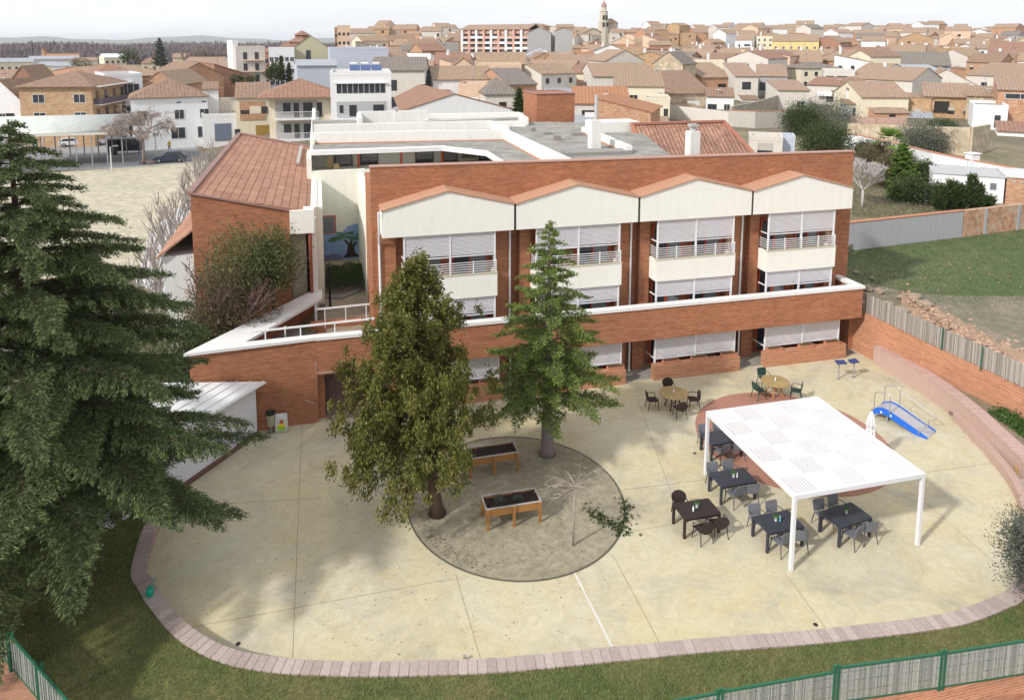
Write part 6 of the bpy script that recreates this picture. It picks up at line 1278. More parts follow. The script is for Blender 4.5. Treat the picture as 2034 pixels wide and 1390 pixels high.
# far row houses by the wood
for i, (x0, x1, ye, wm, lab) in enumerate(((-10, 60, 124, 'cream', 'cream terrace of row houses at the far left edge below the wood'), (62, 84, 132, 'white', 'white row house with a small gable, first of the four below the chimney'), (84, 106, 131, 'cream', 'cream row house, second of the four below the chimney'), (106, 128, 132, 'white', 'white row house, third of the four below the chimney'), (128, 152, 132, 'white', 'white row house, last of the four below the chimney'), (66, 150, 118, 'pale', 'grey upper terrace of row houses directly below the brick chimney'), (150, 190, 121, 'pale', 'pale long house at the right end of the row houses'))):
    H_(lab, x0, x1, ye, 7, 12, 0, 'gx', 1.4, wm, 'metal' if i != 6 else 'tan', 6 if i == 0 else 3, 2, Y=330 if i not in (5, 6) else 400, kind='p')
H_('small orange-roofed terrace top right of the brick chimney', 97, 152, 113, 5, 12, 0, 'gx', 1.5, 'white', 'orange', 5, 1, Y=450, kind='p')
def chimney_stack():
    b = onY(89, 118, 460); t = thing('factory_chimney', 'slim orange brick chimney standing before the wood at the left', 'chimney', (b[0], 460, 3)); m = MB(); m.tube([(0, 0, 0), (0, 0, onY(89, 100, 460)[2]-3)], [1.5, 1.1], 12); m.build('shaft', TM['obrick'], t); m = MB(); m.tube([(0, 0, onY(89, 100, 460)[2]-2.99), (0, 0, onY(89, 100, 460)[2]-2.2)], [1.3, 1.3], 12); m.build('rim', TM['dbrick'], t)
chimney_stack()
H_('long cream villa with a pale roof, left of the round dark pine', 210, 248, 115, 6, 14, 10, 'gx', 1.5, 'cream', 'white', 4, 1, Y=330)
H_('cream house with a brown roof between the round pine and the bare conifer', 283, 312, 126, 6, 14, 0, 'hip', 2, 'cream', 'brown', 2, 1, Y=280)
H_('yellow villa right of the bare conifer', 345, 378, 115, 5.5, 12, 0, 'gx', 1.6, 'cream', 'tan', 2, 1, Y=330)
H_('long pale house before the bare poplars', 372, 440, 122, 5, 10, -15, 'gx', 1.4, 'white', 'pinkish', 4, 1, Y=300)
# tall blocks
def greyblock(t, x, d, h):
    for j in range(4):
        for k in range(2): m = MB(); u = -1.4+k*3.0; m.box(u-.5, u+.5, -.06, -.003, 3+j*3, 4.9+j*3); m.build('window', winm, t)
        m = MB(); m.box(-1.9, 3.4, -1.0, -.061, 2.6+j*3, 2.8+j*3); m.build('balcony', TM['peach'], t)
H_('pale grey apartment block with dark balconies and orange slabs left of the white block', 470, 524, 96, 15, 14, 8, 'flat', 0, 'pale', 'flat', Y=205, wins=[], extra=greyblock, cat='apartment block', name='apartment_block', group='tall blocks')
H_('narrow white stair tower on the left side of the grey apartment block', 462, 472, 84, 17, 12, 8, 'flat', 0, 'white', 'flat', 0, 0, Y=210, cat='apartment block', name='apartment_block', group='tall blocks')
H_('narrow brick block with dark balconies between the grey and the white block', 525, 534, 104, 14, 10, 0, 'mx', 1, 'dbrick', 'red', 1, 4, Y=235, kind='p', cat='apartment block', name='apartment_block', group='tall blocks')
H_('white apartment block with rows of small windows', 535, 583, 98, 15, 12, 0, 'flat', 0, 'white', 'flat', 5, 4, Y=225, cat='apartment block', name='apartment_block', group='tall blocks')
H_('olive-yellow blank gable of the big apartment block behind the white block', 583, 652, 97, 16, 20, 0, 'gy', 4.0, 'olive', 'brown', Y=232, wins=[(-.8, 1.5, 1.8, 5.5, 'p'), (-.8, 12, 1.4, 3.5, 'p')], cat='apartment block', name='apartment_block', group='tall blocks')
H_('stepped red-roofed top floor with a small dome above the white block', 560, 640, 93, 12, 10, 0, 'hip', 3.0, 'cream', 'red', 4, 1, Y=262, cat='apartment block', name='apartment_block', group='tall blocks', ov=.8)
def dome():
    b = onY(600, 84, 263); t = thing('roof_pavilion', 'small red octagonal pavilion crowning the red-roofed block', 'pavilion', (b[0], 266, b[2])); m = MB(); m.lathe((0, 0, -1.5), [(4.5, 0), (4.5, 1.5)], 8); m.build('drum', TM['pink'], t); m = MB(); m.lathe((0, 0, .01), [(5.4, 0), (2.4, 1.5), (2.4, 2.4), (3.0, 2.45), (.2, 4.0)], 8); m.build('roof', RM['red'], t)
dome()
H_('tall narrow brick tower block rising left of centre', 670, 695, 53, 26, 9, 0, 'flat', 0, 'peach', 'flat', 3, 7, Y=300, kind='p', cat='tower block', name='tower_block', group='tall blocks', chim=0)
H_('dark glazed left face of the tall brick tower block', 664.5, 669.5, 57, 25, 8, 0, 'flat', 0, 'dbrick', 'flat', 1, 7, Y=302, kind='p', cat='tower block', name='tower_block', group='tall blocks')
H_('large windowless blue-grey warehouse before the brick tower block', 657, 770, 99, 12, 24, 3, 'flat', 0, 'bluish', 'metal', 0, 0, Y=195, cat='warehouse', name='warehouse', group='tall blocks')
H_('pale blue low metal roofed store in front of the warehouse', 592, 668, 131, 7, 14, 4, 'gx', 1.2, 'bluish', 'metal', 0, 0, Y=178, cat='warehouse', name='warehouse', group='tall blocks')
# the long apartment building with coloured balconies
def bigapt():
    Y = 345; X0 = onY(918, 112, Y)[0]; X1 = onY(1050, 112, Y-22)[0]; b = onY(918, 118, Y); e = onY(1050, 118, Y-24); L_ = math.dist((b[0], Y), (e[0], Y-24)); ang = math.atan2(-24, e[0]-b[0]); zt = onY(918, 60, Y)[2]; h = zt-b[2]+8
    t = thing('long_apartment_block', 'long five storey apartment block with white and salmon balcony fronts left of the church', 'apartment block', (b[0], Y, b[2]-8), ang, 'tall blocks')
    m = MB(); m.box(0, L_, 0, 13, 0, h); m.build('wall', TM['pink'], t); m = MB(); m.slab([(-.6, -1.0, h+.15), (L_+.3, -1.0, h+.15), (L_+.3, 7, h+2.6), (-.6, 7, h+2.6)], .2); m.slab([(-.6, 7, h+2.6), (L_+.3, 7, h+2.6), (L_+.3, 14, h+.2), (-.6, 14, h+.2)], .2); m.build('roof', RM['pinkish'], t)
    rn = random.Random(2); nb = 9; w = L_/nb; cols = [mat('awning_green', (.02, .09, .07), .8, 'flat'), winm, mat('awning_beige', (.34, .28, .20), .8, 'flat'), winm, dk_open]
    for i in range(nb):
        m = MB(); m.box(i*w+.02, i*w+w*.28, -1.15, -.01, 6, h-.2); m.build('white_pier' if i % 2 == 0 else 'salmon_pier', TM['white'] if i % 2 == 0 else TM['pink'], t)
        for j in range(5):
            z = 8+j*(h-9.5)/5; m = MB(); m.box(i*w+w*.28, (i+1)*w, -1.1, -.01, z-.15, z+.02); m.build('balcony', TM['white'], t); m = MB(); m.box(i*w+w*.28, (i+1)*w, -1.1, -1.04, z+.021, z+.95); m.build('railing', TM['white'] if rn.random() < .5 else TM['pink'], t)
            m = MB(); m.box(i*w+w*.34, (i+1)*w-.15, -.03, -.005, z+.05, z+2.1); m.build('balcony_opening', rn.choice(cols), t)
    return t, b, e, h
bigapt()
H_('grey rendered end gable of the long apartment block, left one', 1048, 1094, 66, 15, 18, 0, 'gy', 2.6, 'grey', 'grey', 0, 0, Y=318, cat='apartment block', name='apartment_block', group='tall blocks')
H_('light grey narrow shaft between the two grey blank gables', 1094, 1104, 56, 17, 14, 0, 'flat', 0, 'pale', 'flat', 0, 0, Y=322, cat='apartment block', name='apartment_block', group='tall blocks')
H_('grey rendered blank block with a low pitched roof, right of the grey shaft', 1103, 1137, 62, 15, 16, 0, 'gy', 1.3, 'grey', 'red', 0, 0, Y=314, cat='apartment block', name='apartment_block', group='tall blocks')
# church
def church():
    Y = 500; f = lambda px, py: onY(px, py, Y); c = f(1202, 90); s = Y/1443
    t = thing('church', 'pale stone church with a tall bell tower on the skyline', 'church', (c[0], Y, c[2])); st = mat('church_stone', (.56, .50, .40), .9, 'stucco', col2=(.47, .42, .34)); X = lambda px: (px-1202)*s*1.03; Z = lambda py: (90-py)*s*1.03
    m = MB(); m.xprism([(X(1151), Z(100)), (X(1190), Z(100)), (X(1190), Z(63)), (X(1175), Z(56)), (X(1151), Z(67))], 0, 16); m.xprism([(X(1190), Z(100)), (X(1240), Z(100)), (X(1240), Z(66)), (X(1190), Z(66))], .0, 20); m.build('nave', st, t)
    m = MB(); m.slab([(X(1149), -.4, Z(66.5)), (X(1175), -.4, Z(55)), (X(1175), 16, Z(55)), (X(1149), 16, Z(66.5))], .5); m.slab([(X(1175), -.4, Z(55)), (X(1192), -.4, Z(62.5)), (X(1192), 16, Z(62.5)), (X(1175), 16, Z(55))], .5); m.build('nave_roof', RM['tan'], t)
    m = MB(); m.lathe((X(1201), 3, 0), [(9.5*s*1.25, Z(100)), (9.5*s*1.25, Z(44)), (10.5*s*1.2, Z(43.5)), (8*s*1.2, Z(42.5)), (7.6*s*1.2, Z(22)), (8.8*s*1.15, Z(21)), (6*s*1.1, Z(19.5)), (5.6*s, Z(12))], 8); o = m.build('bell_tower', st, t)
    m = MB(); m.lathe((X(1201), 3, Z(12)+.01), [(6.6*s, 0), (6.2*s, 1.3), (3.5*s, 3.0), (1.2*s, 3.9), (.8*s, 5.2), (.1, 6.4)], 8); m.build('dome', mat('church_dome', (.42, .27, .22), .8, 'plain'), t)
    for zz in (34, 48):
        for a in (-1.95, -1.2): rr = 7.7*s*1.2 if zz == 34 else 9.6*s*1.25; m = MB(); m.obox((X(1201)+rr*math.cos(a)*.95, 3+rr*math.sin(a)*.95, Z(zz)), (1.3, 1.2, 3.2), a+math.pi/2); sub(m, 'belfry_opening', dk_open, o)
    m = MB(); m.lathe((X(1224), 10, 0), [(17.5*s, Z(80)), (17.5*s, Z(45))], 8); o2 = m.build('crossing_drum', st, t); m = MB(); m.lathe((X(1224), 10, Z(45)+.01), [(19*s, 0), (16*s, 1.0), (4*s, 3.4), (1, 3.7)], 8); sub(m, 'drum_roof', RM['tan'], o2)
    m = MB(); m.add([(X(1175)+1.3*math.cos(a), -.06, Z(73)+1.3*math.sin(a)) for a in [k*math.pi/6 for k in range(12)]], [tuple(range(12))]); m.build('rose_window', dk_open, t)
    m = MB(); m.obox((X(1224), 10-15.2*s, Z(57)), (1.5, 1.0, 3), 0); m.build('window', dk_open, t)
church()
# ---- right side, hand placed nearer houses
wn = lambda *a: list(a)
H_('cream yellow bungalow with white double window and tiled roof beyond the white wall', 1716, 1800, 193, 4.6, 13, 20, 'gy' if 0 else 'gx', 2.4, 'cream', 'pinkish', Y=112, wins=[(-.2, 1.3, 2.3, 1.4, 'f')], group='nearer houses on the right')
H_('white lean-to house with dark porch left of the cream bungalow', 1685, 1722, 178, 5.4, 10, 0, 'mx', 1.5, 'white', 'brown', Y=118, wins=[(-.4, .8, 1.6, 1.8, 'p')], group='nearer houses on the right')
H_('ochre gabled house with a single white window right of the cream bungalow', 1797, 1846, 195, 5.4, 12, 0, 'ml', -1.2 if 0 else .1, 'ochre', 'pinkish', Y=111, wins=[(.2, 2.2, 1.1, 1.2, 's')], group='nearer houses on the right')
H_('ochre house with two shuttered windows and a red-brown roof', 1843, 1925, 192, 5.6, 9, 0, 'mx', 1.9, 'ochre', 'pinkish', Y=108, wins=[(-3.3, 1.6, .5, 2.2, 'p'), (.6, 2.4, 1.0, 1.2, 's'), (3.0, 2.4, 1.0, 1.2, 's')], group='nearer houses on the right', ov=.6)
H_('white house with a terrace and dark doorway near the right edge', 1940, 1996, 215, 7.5, 10, 0, 'flat', 0, 'white', 'flat', Y=92, wins=[(1.0, 4.4, .8, 2.0, 'p'), (-.8, 1.0, 1.4, 1.3, 'p'), (.9, 1.2, .5, .7, 'p')], group='nearer houses on the right')
H_('old orange brick house with a glazed attic at the right edge', 1992, 2070, 180, 11, 12, 0, 'mx', 1.8, 'obrick', 'pinkish', Y=94, wins=[(-.2, 9.6, 4.0, .8, 'f')], group='nearer houses on the right')
H_('white annex with green shutter at the right edge below the brick house', 1990, 2060, 262, 5.5, 5, 0, 'mx', .9, 'white', 'red', Y=84, wins=[(-1.0, .8, 1.0, 1.4, 'p'), (.7, .8, .8, .9, 's')], group='nearer houses on the right')
H_('stone and brick rear wall house behind the white terrace house', 1928, 1994, 192, 8, 10, 0, 'mx', 1.2, 'stone', 'tan', Y=103, wins=[], group='nearer houses on the right')
H_('big grey gabled shed above the ochre houses', 1822, 1935, 172, 6.5, 22, 0, 'gy', 4.2, 'pale', 'pinkish', Y=150, wins=[], group='middle rows on the right')
H_('brown roofed long house behind the cream bungalow', 1690, 1800, 158, 7, 16, -28, 'gx', 2.6, 'pale', 'pinkish', Y=142, wins=[], chim=1, group='middle rows on the right')
H_('grey gable building with slanting pale wall at the right edge', 1935, 2060, 152, 7.5, 24, -30, 'gx', 3.0, 'pale', 'tan', Y=150, wins=[(-5, 4.4, 1.4, 1.3, 'p'), (-2, 4.4, 1.4, 1.3, 'f')], group='middle rows on the right')
H_('orange brick house with white arched loggia, brown roof', 1886, 1935, 140, 7.5, 18, -12, 'ml', .5, 'obrick', 'brown', Y=185, wins=[(-1.6, 1.5, 1.4, 4.6, 's'), (1.8, 1.5, 1.6, 4.6, 's')], group='middle rows on the right')
H_('long orange brick gable right of the arched loggia', 1930, 2034, 124, 7, 20, -20, 'gy', 3.2, 'obrick', 'pinkish', Y=200, wins=[], group='middle rows on the right')
H_('grey building with a long dark eave and slate-grey roof', 1770, 1878, 128, 8, 18, 0, 'gx', 3.4, 'bluish', 'grey', Y=178, wins=[(-4, 4.4, 2.0, 1.0, 's'), (2, 4.4, 2.0, 1.0, 's')], ov=1.0, group='middle rows on the right')
H_('pale corrugated roof shed in front of the slate-grey roof', 1780, 1880, 146, 5, 12, 22, 'mx', 1.8, 'pale', 'metal', Y=160, wins=[], group='middle rows on the right')
H_('large blank orange brick gable below the yellow terrace', 1630, 1752, 116, 8.5, 24, -8, 'gy', 3.6, 'obrick', 'pinkish', Y=215, wins=[], group='middle rows on the right')
H_('white tall house with a balcony beside the blank brick gable', 1602, 1632, 106, 11, 10, 0, 'flat', 0, 'white', 'flat', Y=205, wins=[(0, 7.4, 2.4, 1.5, 's'), (-.5, 3.6, 1.2, 1.3, 'p')], group='middle rows on the right')
H_('ochre rough side wall with a terrace of white washing left of the white tall house', 1562, 1602, 122, 9, 12, 0, 'mx', 1.2, 'stone', 'tan', Y=200, wins=[(2, 4, 1.8, 1.8, 'p')], group='middle rows on the right')
H_('grey modern house with a dark glazed upper floor', 1640, 1695, 144, 8, 12, 0, 'flat', 0, 'pale', 'flat', Y=150, wins=[(-2.0, 5.7, 1.8, 1.4, 'p'), (.6, 5.7, 2.4, 1.4, 'p'), (2.9, 5.7, 1.2, 1.4, 'p')], group='middle rows on the right')
H_('white blank side wall with a tan roof right of the dark glazed house', 1695, 1742, 148, 6, 22, -24, 'gx', 2.4, 'white', 'tan', Y=155, wins=[], group='middle rows on the right')
H_('cream house with a low tiled roof beside the dark barn porch', 1608, 1680, 170, 4.6, 9, -16, 'mx', 1.3, 'pale', 'red', Y=136, wins=[(1.6, 1.0, 3.4, 2.0, 'p')], group='middle rows on the right')
H_('pale plaster lean-to with torn roof left of the dark barn porch', 1548, 1606, 180, 4.4, 10, 12, 'mx', 1.5, 'pale', 'pinkish', Y=128, wins=[(1.4, 1.0, 1.4, 1.2, 'f')], group='middle rows on the right')
H_('long brick house with grey tiled roof sloping to a yellow rough wall', 1318, 1412, 186, 5.0, 20, 28, 'gx', 4.2, 'stone', 'brown', Y=136, wins=[], group='middle rows in the centre')
H_('white walled back porch with a small brown window below the long brick house', 1405, 1456, 192, 4.6, 5, 0, 'mx', 1.4, 'white', 'brown', Y=132, wins=[(1.4, 1.5, 1.1, 1.5, 'f'), (-1.5, 1.0, 1.8, 2.0, 'p')], group='middle rows in the centre')
H_('red-brown roofed brick house right of the long brick house', 1395, 1455, 154, 7, 20, 30, 'gx', 3.2, 'obrick', 'pinkish', Y=158, wins=[], group='middle rows in the centre')
H_('grey walled house with a balcony window between brick houses', 1462, 1505, 152, 8.5, 14, 10, 'mx', 2.6, 'pale', 'pinkish', Y=150, wins=[(0, 5.4, 2.0, 1.8, 'p'), (.8, 1.0, 2.0, 2.0, 'p')], group='middle rows in the centre')
H_('bluish grey side wall house with an orange loft', 1508, 1562, 152, 8, 12, 0, 'mx', 2.4, 'grey', 'pinkish', Y=155, wins=[(-2.3, 4.5, 1.4, 2.0, 'p')], group='middle rows in the centre')
H_('cream modern house with wide white parapet behind the brick tower', 1222, 1318, 172, 7.0, 13, 0, 'mx', 2.2, 'cream', 'tan', Y=122, wins=[(-4.0, 4.2, 1.2, 1.2, 'f'), (2.6, 1.2, 1.1, 2.0, 'f'), (-1, 4.2, 1.4, 1.2, 'f')], group='middle rows in the centre')
H_('cream lower wing with a dark doorway at the right of the modern house', 1283, 1330, 200, 5.0, 8, 0, 'flat', 0, 'cream', 'flat', Y=112, wins=[(-.9, 2.1, 1.1, 2.2, 'f'), (1.4, 2.4, .7, 1.2, 'p')], group='middle rows in the centre')
H_('orange-roofed low brick house just right of the brick tower', 1138, 1250, 206, 4.5, 9, 0, 'mx', 1.9, 'pale', 'orange', Y=102, wins=[], chim=0, group='near rows in the centre')
H_('orange brick workshop with bright orange roof near the white chimney', 1190, 1290, 222, 4.5, 10, -12, 'ml', 1.6, 'obrick', 'orange', Y=90, wins=[], group='near rows in the centre')
H_('brown-roofed brick house with blank side left above the brick tower', 1010, 1066, 168, 6.5, 15, 26, 'gx', 2.6, 'obrick', 'grey', Y=128, wins=[], group='near rows in the centre')
H_('house with grey mottled roof and a green door left of the brick tower', 965, 1028, 187, 5.0, 11, 8, 'hip', 2.4, 'pale', 'grey', Y=112, wins=[(1.0, .6, 1.0, 2.2, 'p')], group='near rows in the centre')
H_('peach brick wall with pale cap left of the grey mottled roof', 910, 968, 172, 5.5, 8, -8, 'flat', 0, 'peach', 'flat', Y=119, wins=[], group='near rows in the centre')
H_('large tan-roofed house with white wing wall above the red roofed hall', 862, 980, 158, 6.5, 14, 6, 'gx', 2.2, 'white', 'tan', Y=135, wins=[(4.6, 1.5, .9, 1.4, 's')], group='near rows in the centre')
H_('brown-roofed building with open stair balconies behind the three storey house', 738, 842, 140, 8, 13, -6, 'gx', 2.2, 'pale', 'grey', Y=135, wins=[(-1.5, 1.0, 2.6, 2.0, 'p'), (-1.5, 4.2, 2.6, 2.0, 'p'), (5.0, 3.2, .8, 2.2, 'p')], group='near rows in the centre')
H_('peach brick gable house with a white sash attic window', 895, 945, 136, 6, 12, 0, 'gy', 2.2, 'peach', 'brown', Y=160, wins=[(0, 5.0, .8, 1.2, 'f')], group='near rows in the centre')
H_('pale peach house with a flat white roof and dark veranda', 945, 1035, 132, 7.5, 14, 0, 'flat', 0, 'peach', 'flat', Y=158, wins=[(2.8, 4.2, 3.6, 2.2, 'p')], group='near rows in the centre')
H_('dark gabled shed with weathered boards below the long apartment block', 950, 1060, 126, 5, 12, 0, 'gy', 3.0, 'grey', 'brown', Y=185, wins=[], group='near rows in the centre')
H_('white low buildings at the foot of the grey gables', 1048, 1112, 112, 8, 12, 6, 'gy', 2.4, 'white', 'metal', Y=240, wins=[], group='near rows in the centre')
H_('long brick house with brown ridge roof below the church hill', 1115, 1230, 132, 6.5, 22, 18, 'gx', 3.0, 'obrick', 'pinkish', Y=190, wins=[], group='near rows in the centre')
H_('low brick roof with dark eave and small skylight above the brick tower', 1130, 1180, 146, 4.8, 12, -10, 'mx', 2.0, 'cream', 'red', Y=165, wins=[], group='near rows in the centre')
H_('tan-roofed courtyard house with solar panels right of centre', 1180, 1300, 152, 5.5, 18, 10, 'gx', 2.6, 'pale', 'tan', Y=150, wins=[], group='near rows in the centre')
H_('dark red brick gable left of the church front', 1158, 1212, 94, 8, 14, 0, 'gy', 3.6, 'dbrick', 'red', Y=360, wins=[], group='hill rows under the church')
H_('peach stepped house with dark windows under the church drum', 1218, 1262, 84, 11, 14, 0, 'gy', 3, 'peach', 'tan', Y=380, wins=[(3, 5, 1.4, 1.4, 'p'), (5, 2, 1.4, 1.4, 'p'), (1.5, 7.5, 1.4, 1.2, 'p')], group='hill rows under the church')
H_('peach house with tan hip roof right of the church', 1262, 1300, 86, 9, 14, 0, 'gx', 2.4, 'peach', 'tan', Y=370, wins=[(4, 4, 2, 2, 'p')], group='hill rows under the church')
H_('square orange brick tower house on the skyline', 1358, 1382, 67, 12, 10, 8, 'flat', 0, 'ochre', 'flat', 1, 1, Y=420, kind='p', group='skyline houses')
H_('brick side wing of the square tower house', 1381, 1402, 68, 12, 12, 8, 'ml', 1.0, 'obrick', 'tan', 0, 0, Y=422, group='skyline houses')
H_('wide brick house with dark barred porch near the skyline', 1292, 1332, 90, 8, 12, 0, 'gx', 2.0, 'dbrick', 'tan', Y=320, wins=[(-2.5, 4, 2.2, 1.8, 'p'), (2.5, 4, 2.2, 1.8, 'p')], group='skyline houses')
H_('white fronted house with broad grey side roof on the skyline', 1462, 1492, 80, 9, 16, -20, 'gx', 3.2, 'white', 'pinkish', Y=350, wins=[(-2.4, 5, 1.5, 1.6, 'p'), (2.0, 5.6, 3.2, 1.2, 'p'), (-2.4, 1.8, 1.5, 1.6, 'p')], group='skyline houses')
H_('long yellow terrace with tan roof on the skyline', 1538, 1622, 82, 9, 14, -4, 'gx', 3.4, 'yellow', 'tan', 6, 2, Y=330, group='skyline houses')
H_('brick gable end of the long yellow terrace', 1620, 1665, 84, 9, 16, -24, 'gy', 3.2, 'dbrick', 'tan', Y=322, wins=[], group='skyline houses')
H_('white balconied house right of the brick gable end', 1716, 1756, 82, 9, 12, 0, 'gx', 2.2, 'white', 'tan', Y=300, wins=[(-1.5, 1.8, 1.6, 1.6, 's'), (2.0, 5, 1.6, 1.8, 'p')], group='skyline houses')
H_('big ochre stone gable on the skyline', 1790, 1850, 78, 8, 16, 0, 'gy', 3.6, 'ochre', 'tan', Y=350, wins=[(-3.5, 5.5, 1.2, 1.2, 'p')], group='skyline houses')
H_('ochre stone gable touching the right edge near the skyline', 2000, 2060, 92, 9, 14, 0, 'gy', 3.4, 'stone', 'tan', Y=260, wins=[(1.0, 3.4, .8, 2.0, 'p')], group='skyline houses')
H_('peach wall house with two small dark windows on the skyline right', 1940, 1990, 82, 8, 12, 0, 'mx', 2, 'peach', 'tan', Y=340, wins=[(-.5, 4, 1.2, .9, 'p'), (2.5, 4, 2.2, .9, 'p')], group='skyline houses')
# ---- the other houses of the old town
def nearby(px, py):
    lm = [(640, 'the warehouse'), (850, 'the red-roofed hall'), (985, 'the apartment block'), (1120, 'the grey gables'), (1205, 'the church'), (1370, 'the tower house'), (1480, 'the white fronted house'), (1580, 'the yellow terrace'), (1740, 'the balconied house'), (1850, 'the slate-grey roof'), (2010, 'the right edge')]
    return min(lm, key=lambda q: abs(q[0]-px))
def fill_town():
    rn = random.Random(77); cnt = {}; n = 0; Y = 128.0; seq = 0
    wmn = [('peach', 4), ('obrick', 6), ('pale', 4), ('white', 3), ('cream', 3), ('ochre', 4), ('stone', 2), ('dbrick', 1), ('grey', 1)]; rmn = [('tan', 6), ('brown', 3), ('pinkish', 6), ('red', 2), ('grey', 2), ('orange', 1)]
    words = dict(peach='peach', obrick='orange brick', pale='pale plaster', white='white', cream='cream', ochre='ochre', stone='rough stone', dbrick='dark brick', grey='grey rendered'); rw = dict(tan='tan', brown='brown', pinkish='pinkish', red='red', grey='grey', orange='orange')
    shp = dict(gx='ridge', gy='gabled', mx='lean-to', ml='one-sided', hip='hipped', flat='flat')
    pick = lambda L_: rn.choices([a for a, b in L_], [b for a, b in L_])[0]
    recs = []
    while Y < 575:
        xl = onY(-20 if Y > 300 else (770 if Y > 150 else 1230), 150, Y)[0] if Y > 150 else onY(1230, 150, Y)[0]
        if Y > 150: xl = onY(690, 150, Y)[0]
        xr = onY(2080, 150, Y)[0]; x = xl+rn.uniform(0, 8)
        while x < xr:
            w = rn.uniform(7, 12.5)*(1 if Y < 300 else 1.15); d = rn.uniform(8.5, 14); xx = x+w/2; yy = Y+rn.uniform(-4, 4); x += w+rn.uniform(-1.0, 2.0)
            if any(abs(xx-a) < (r+w/2)*.80 and abs(yy+d/2-b) < (r+d/2)*.72 for a, b, r in NEAR0): continue
            if yy < 150 and (xx/yy) > .66: continue
            recs.append((xx, yy, w, d))
        Y += 10.5+.035*Y
    CLEAR = [(900, 1145, 106, 345), (1148, 1250, 90, 490), (655, 780, 96, 300), (1350, 1406, 90, 420), (1455, 1500, 98, 350), (1530, 1672, 102, 322), (1710, 1762, 96, 300), (1288, 1338, 104, 320), (1785, 1860, 92, 350)]
    cand = []
    for (xx, yy, w, d) in recs:
        z = tz(xx, yy); q = np.array([xx, yy, z+6-CAMH]); px = CX+F*(q@_r)/(q@_fw); py = CY-F*(q@_u)/(q@_fw)
        if px < 600 or px > 2075: continue
        wm = pick(wmn); rm = pick(rmn); roof = rn.choices(['gx', 'gy', 'mx', 'ml', 'hip', 'flat'], [6, 4, 3, 2, 1, 1])[0]; h = rn.uniform(5.2, 9.6)+(rn.uniform(1, 6) if yy > 330 and rn.random() < .4 else 0); rise = rn.uniform(1.4, 3.2); rot = R(rn.uniform(-38, 38)+14*math.sin(xx*.02+yy*.01)-math.degrees(math.atan2(xx, yy))*.6)
        hw = w/2/yy*1443; drop = False
        for (a0, a1, lim, ym) in CLEAR:
            if px+hw > a0 and px-hw < a1 and yy < ym:
                q = np.array([xx, yy, z+h+(rise if roof != 'flat' else .5)-CAMH]); top = CY-F*(q@_u)/(q@_fw)
                if top < lim: dz = (lim-top)*yy/1443; h -= dz
                if h < 3.2: drop = True
        if drop: continue
        cand.append((yy, px, dict(X=xx, Y=yy, z=z, w=w, d=d, h=h, rot=rot, roof=roof, rise=rise, wm=wm, rm=rm)))
    cand.sort(key=lambda q: q[0]); NIND = 205
    far = cand[NIND:]; print('individual', NIND, 'far', len(far))
    walls = [MB() for _ in range(5)]; roofs = MB(); roofs2 = MB(); wins_ = MB()
    for i, (yy, px, k) in enumerate(far):
        ca, sa = math.cos(k['rot']), math.sin(k['rot']); tr = lambda p: (k['X']+p[0]*ca-p[1]*sa, k['Y']+p[0]*sa+p[1]*ca, k['z']+p[2]); x, d, h, r_ = k['w']/2, k['d'], k['h'], k['rise']; m = walls[rn.choice([0, 1, 1, 2, 2, 3, 4])]
        m.add([tr(p) for p in [(-x, 0, -2), (x, 0, -2), (x, d, -2), (-x, d, -2), (-x, 0, h), (x, 0, h), (x, d, h), (-x, d, h), (-x, d/2, h+r_), (x, d/2, h+r_)]], [(0, 1, 5, 4), (2, 3, 7, 6), (3, 0, 4, 8, 7), (1, 2, 6, 9, 5)])
        for wq in range(rn.choice([0, 1, 2, 3])): u = rn.uniform(-x*.8, x*.8); zz = rn.uniform(h*.35, h-1.6); wins_.add([tr(p) for p in [(u-.6, -.05, zz), (u+.6, -.05, zz), (u+.6, -.05, zz+1.4), (u-.6, -.05, zz+1.4)]], [(0, 1, 2, 3)])
        (roofs if i % 3 else roofs2).add([tr(p) for p in [(-x-.2, -.3, h), (x+.2, -.3, h), (x+.2, d/2, h+r_+.1), (-x-.2, d/2, h+r_+.1), (x+.2, d+.3, h), (-x-.2, d+.3, h)]], [(0, 1, 2, 3), (3, 2, 4, 5)])
    allm = MB()
    for j, mm in enumerate(walls): allm.slot(j).add(mm.v, mm.f)
    allm.slot(5).add(roofs.v, roofs.f); allm.slot(6).add(roofs2.v, roofs2.f); allm.slot(7).add(wins_.v, wins_.f)
    tag(allm.build('distant_roofs', [TM['peach'], TM['pale'], TM['obrick'], TM['white'], TM['ochre'], RM['tan'], RM['pinkish'], dk_open]), 'mass of far tiled roofs along the top of the town hill', 'houses', kind='stuff')
    for (yy, px, k) in cand[:NIND]:
        xx = k['X']; lx, ln_ = nearby(px, 0); side = 'below' if abs(px-lx) < 14 else ('left of' if px < lx else 'right of')
        band = 'near rows' if yy < 190 else 'middle rows' if yy < 300 else 'upper rows' if yy < 420 else 'skyline rows'
        base = f"{words[k['wm']]} house, {rw[k['rm']]} {shp[k['roof']]} roof, {band} {side} {ln_}"
        cnt.setdefault(base, []).append((px, k))
    ords = ['first', 'second', 'third', 'fourth', 'fifth', 'sixth', 'seventh', 'eighth', 'ninth', 'tenth']
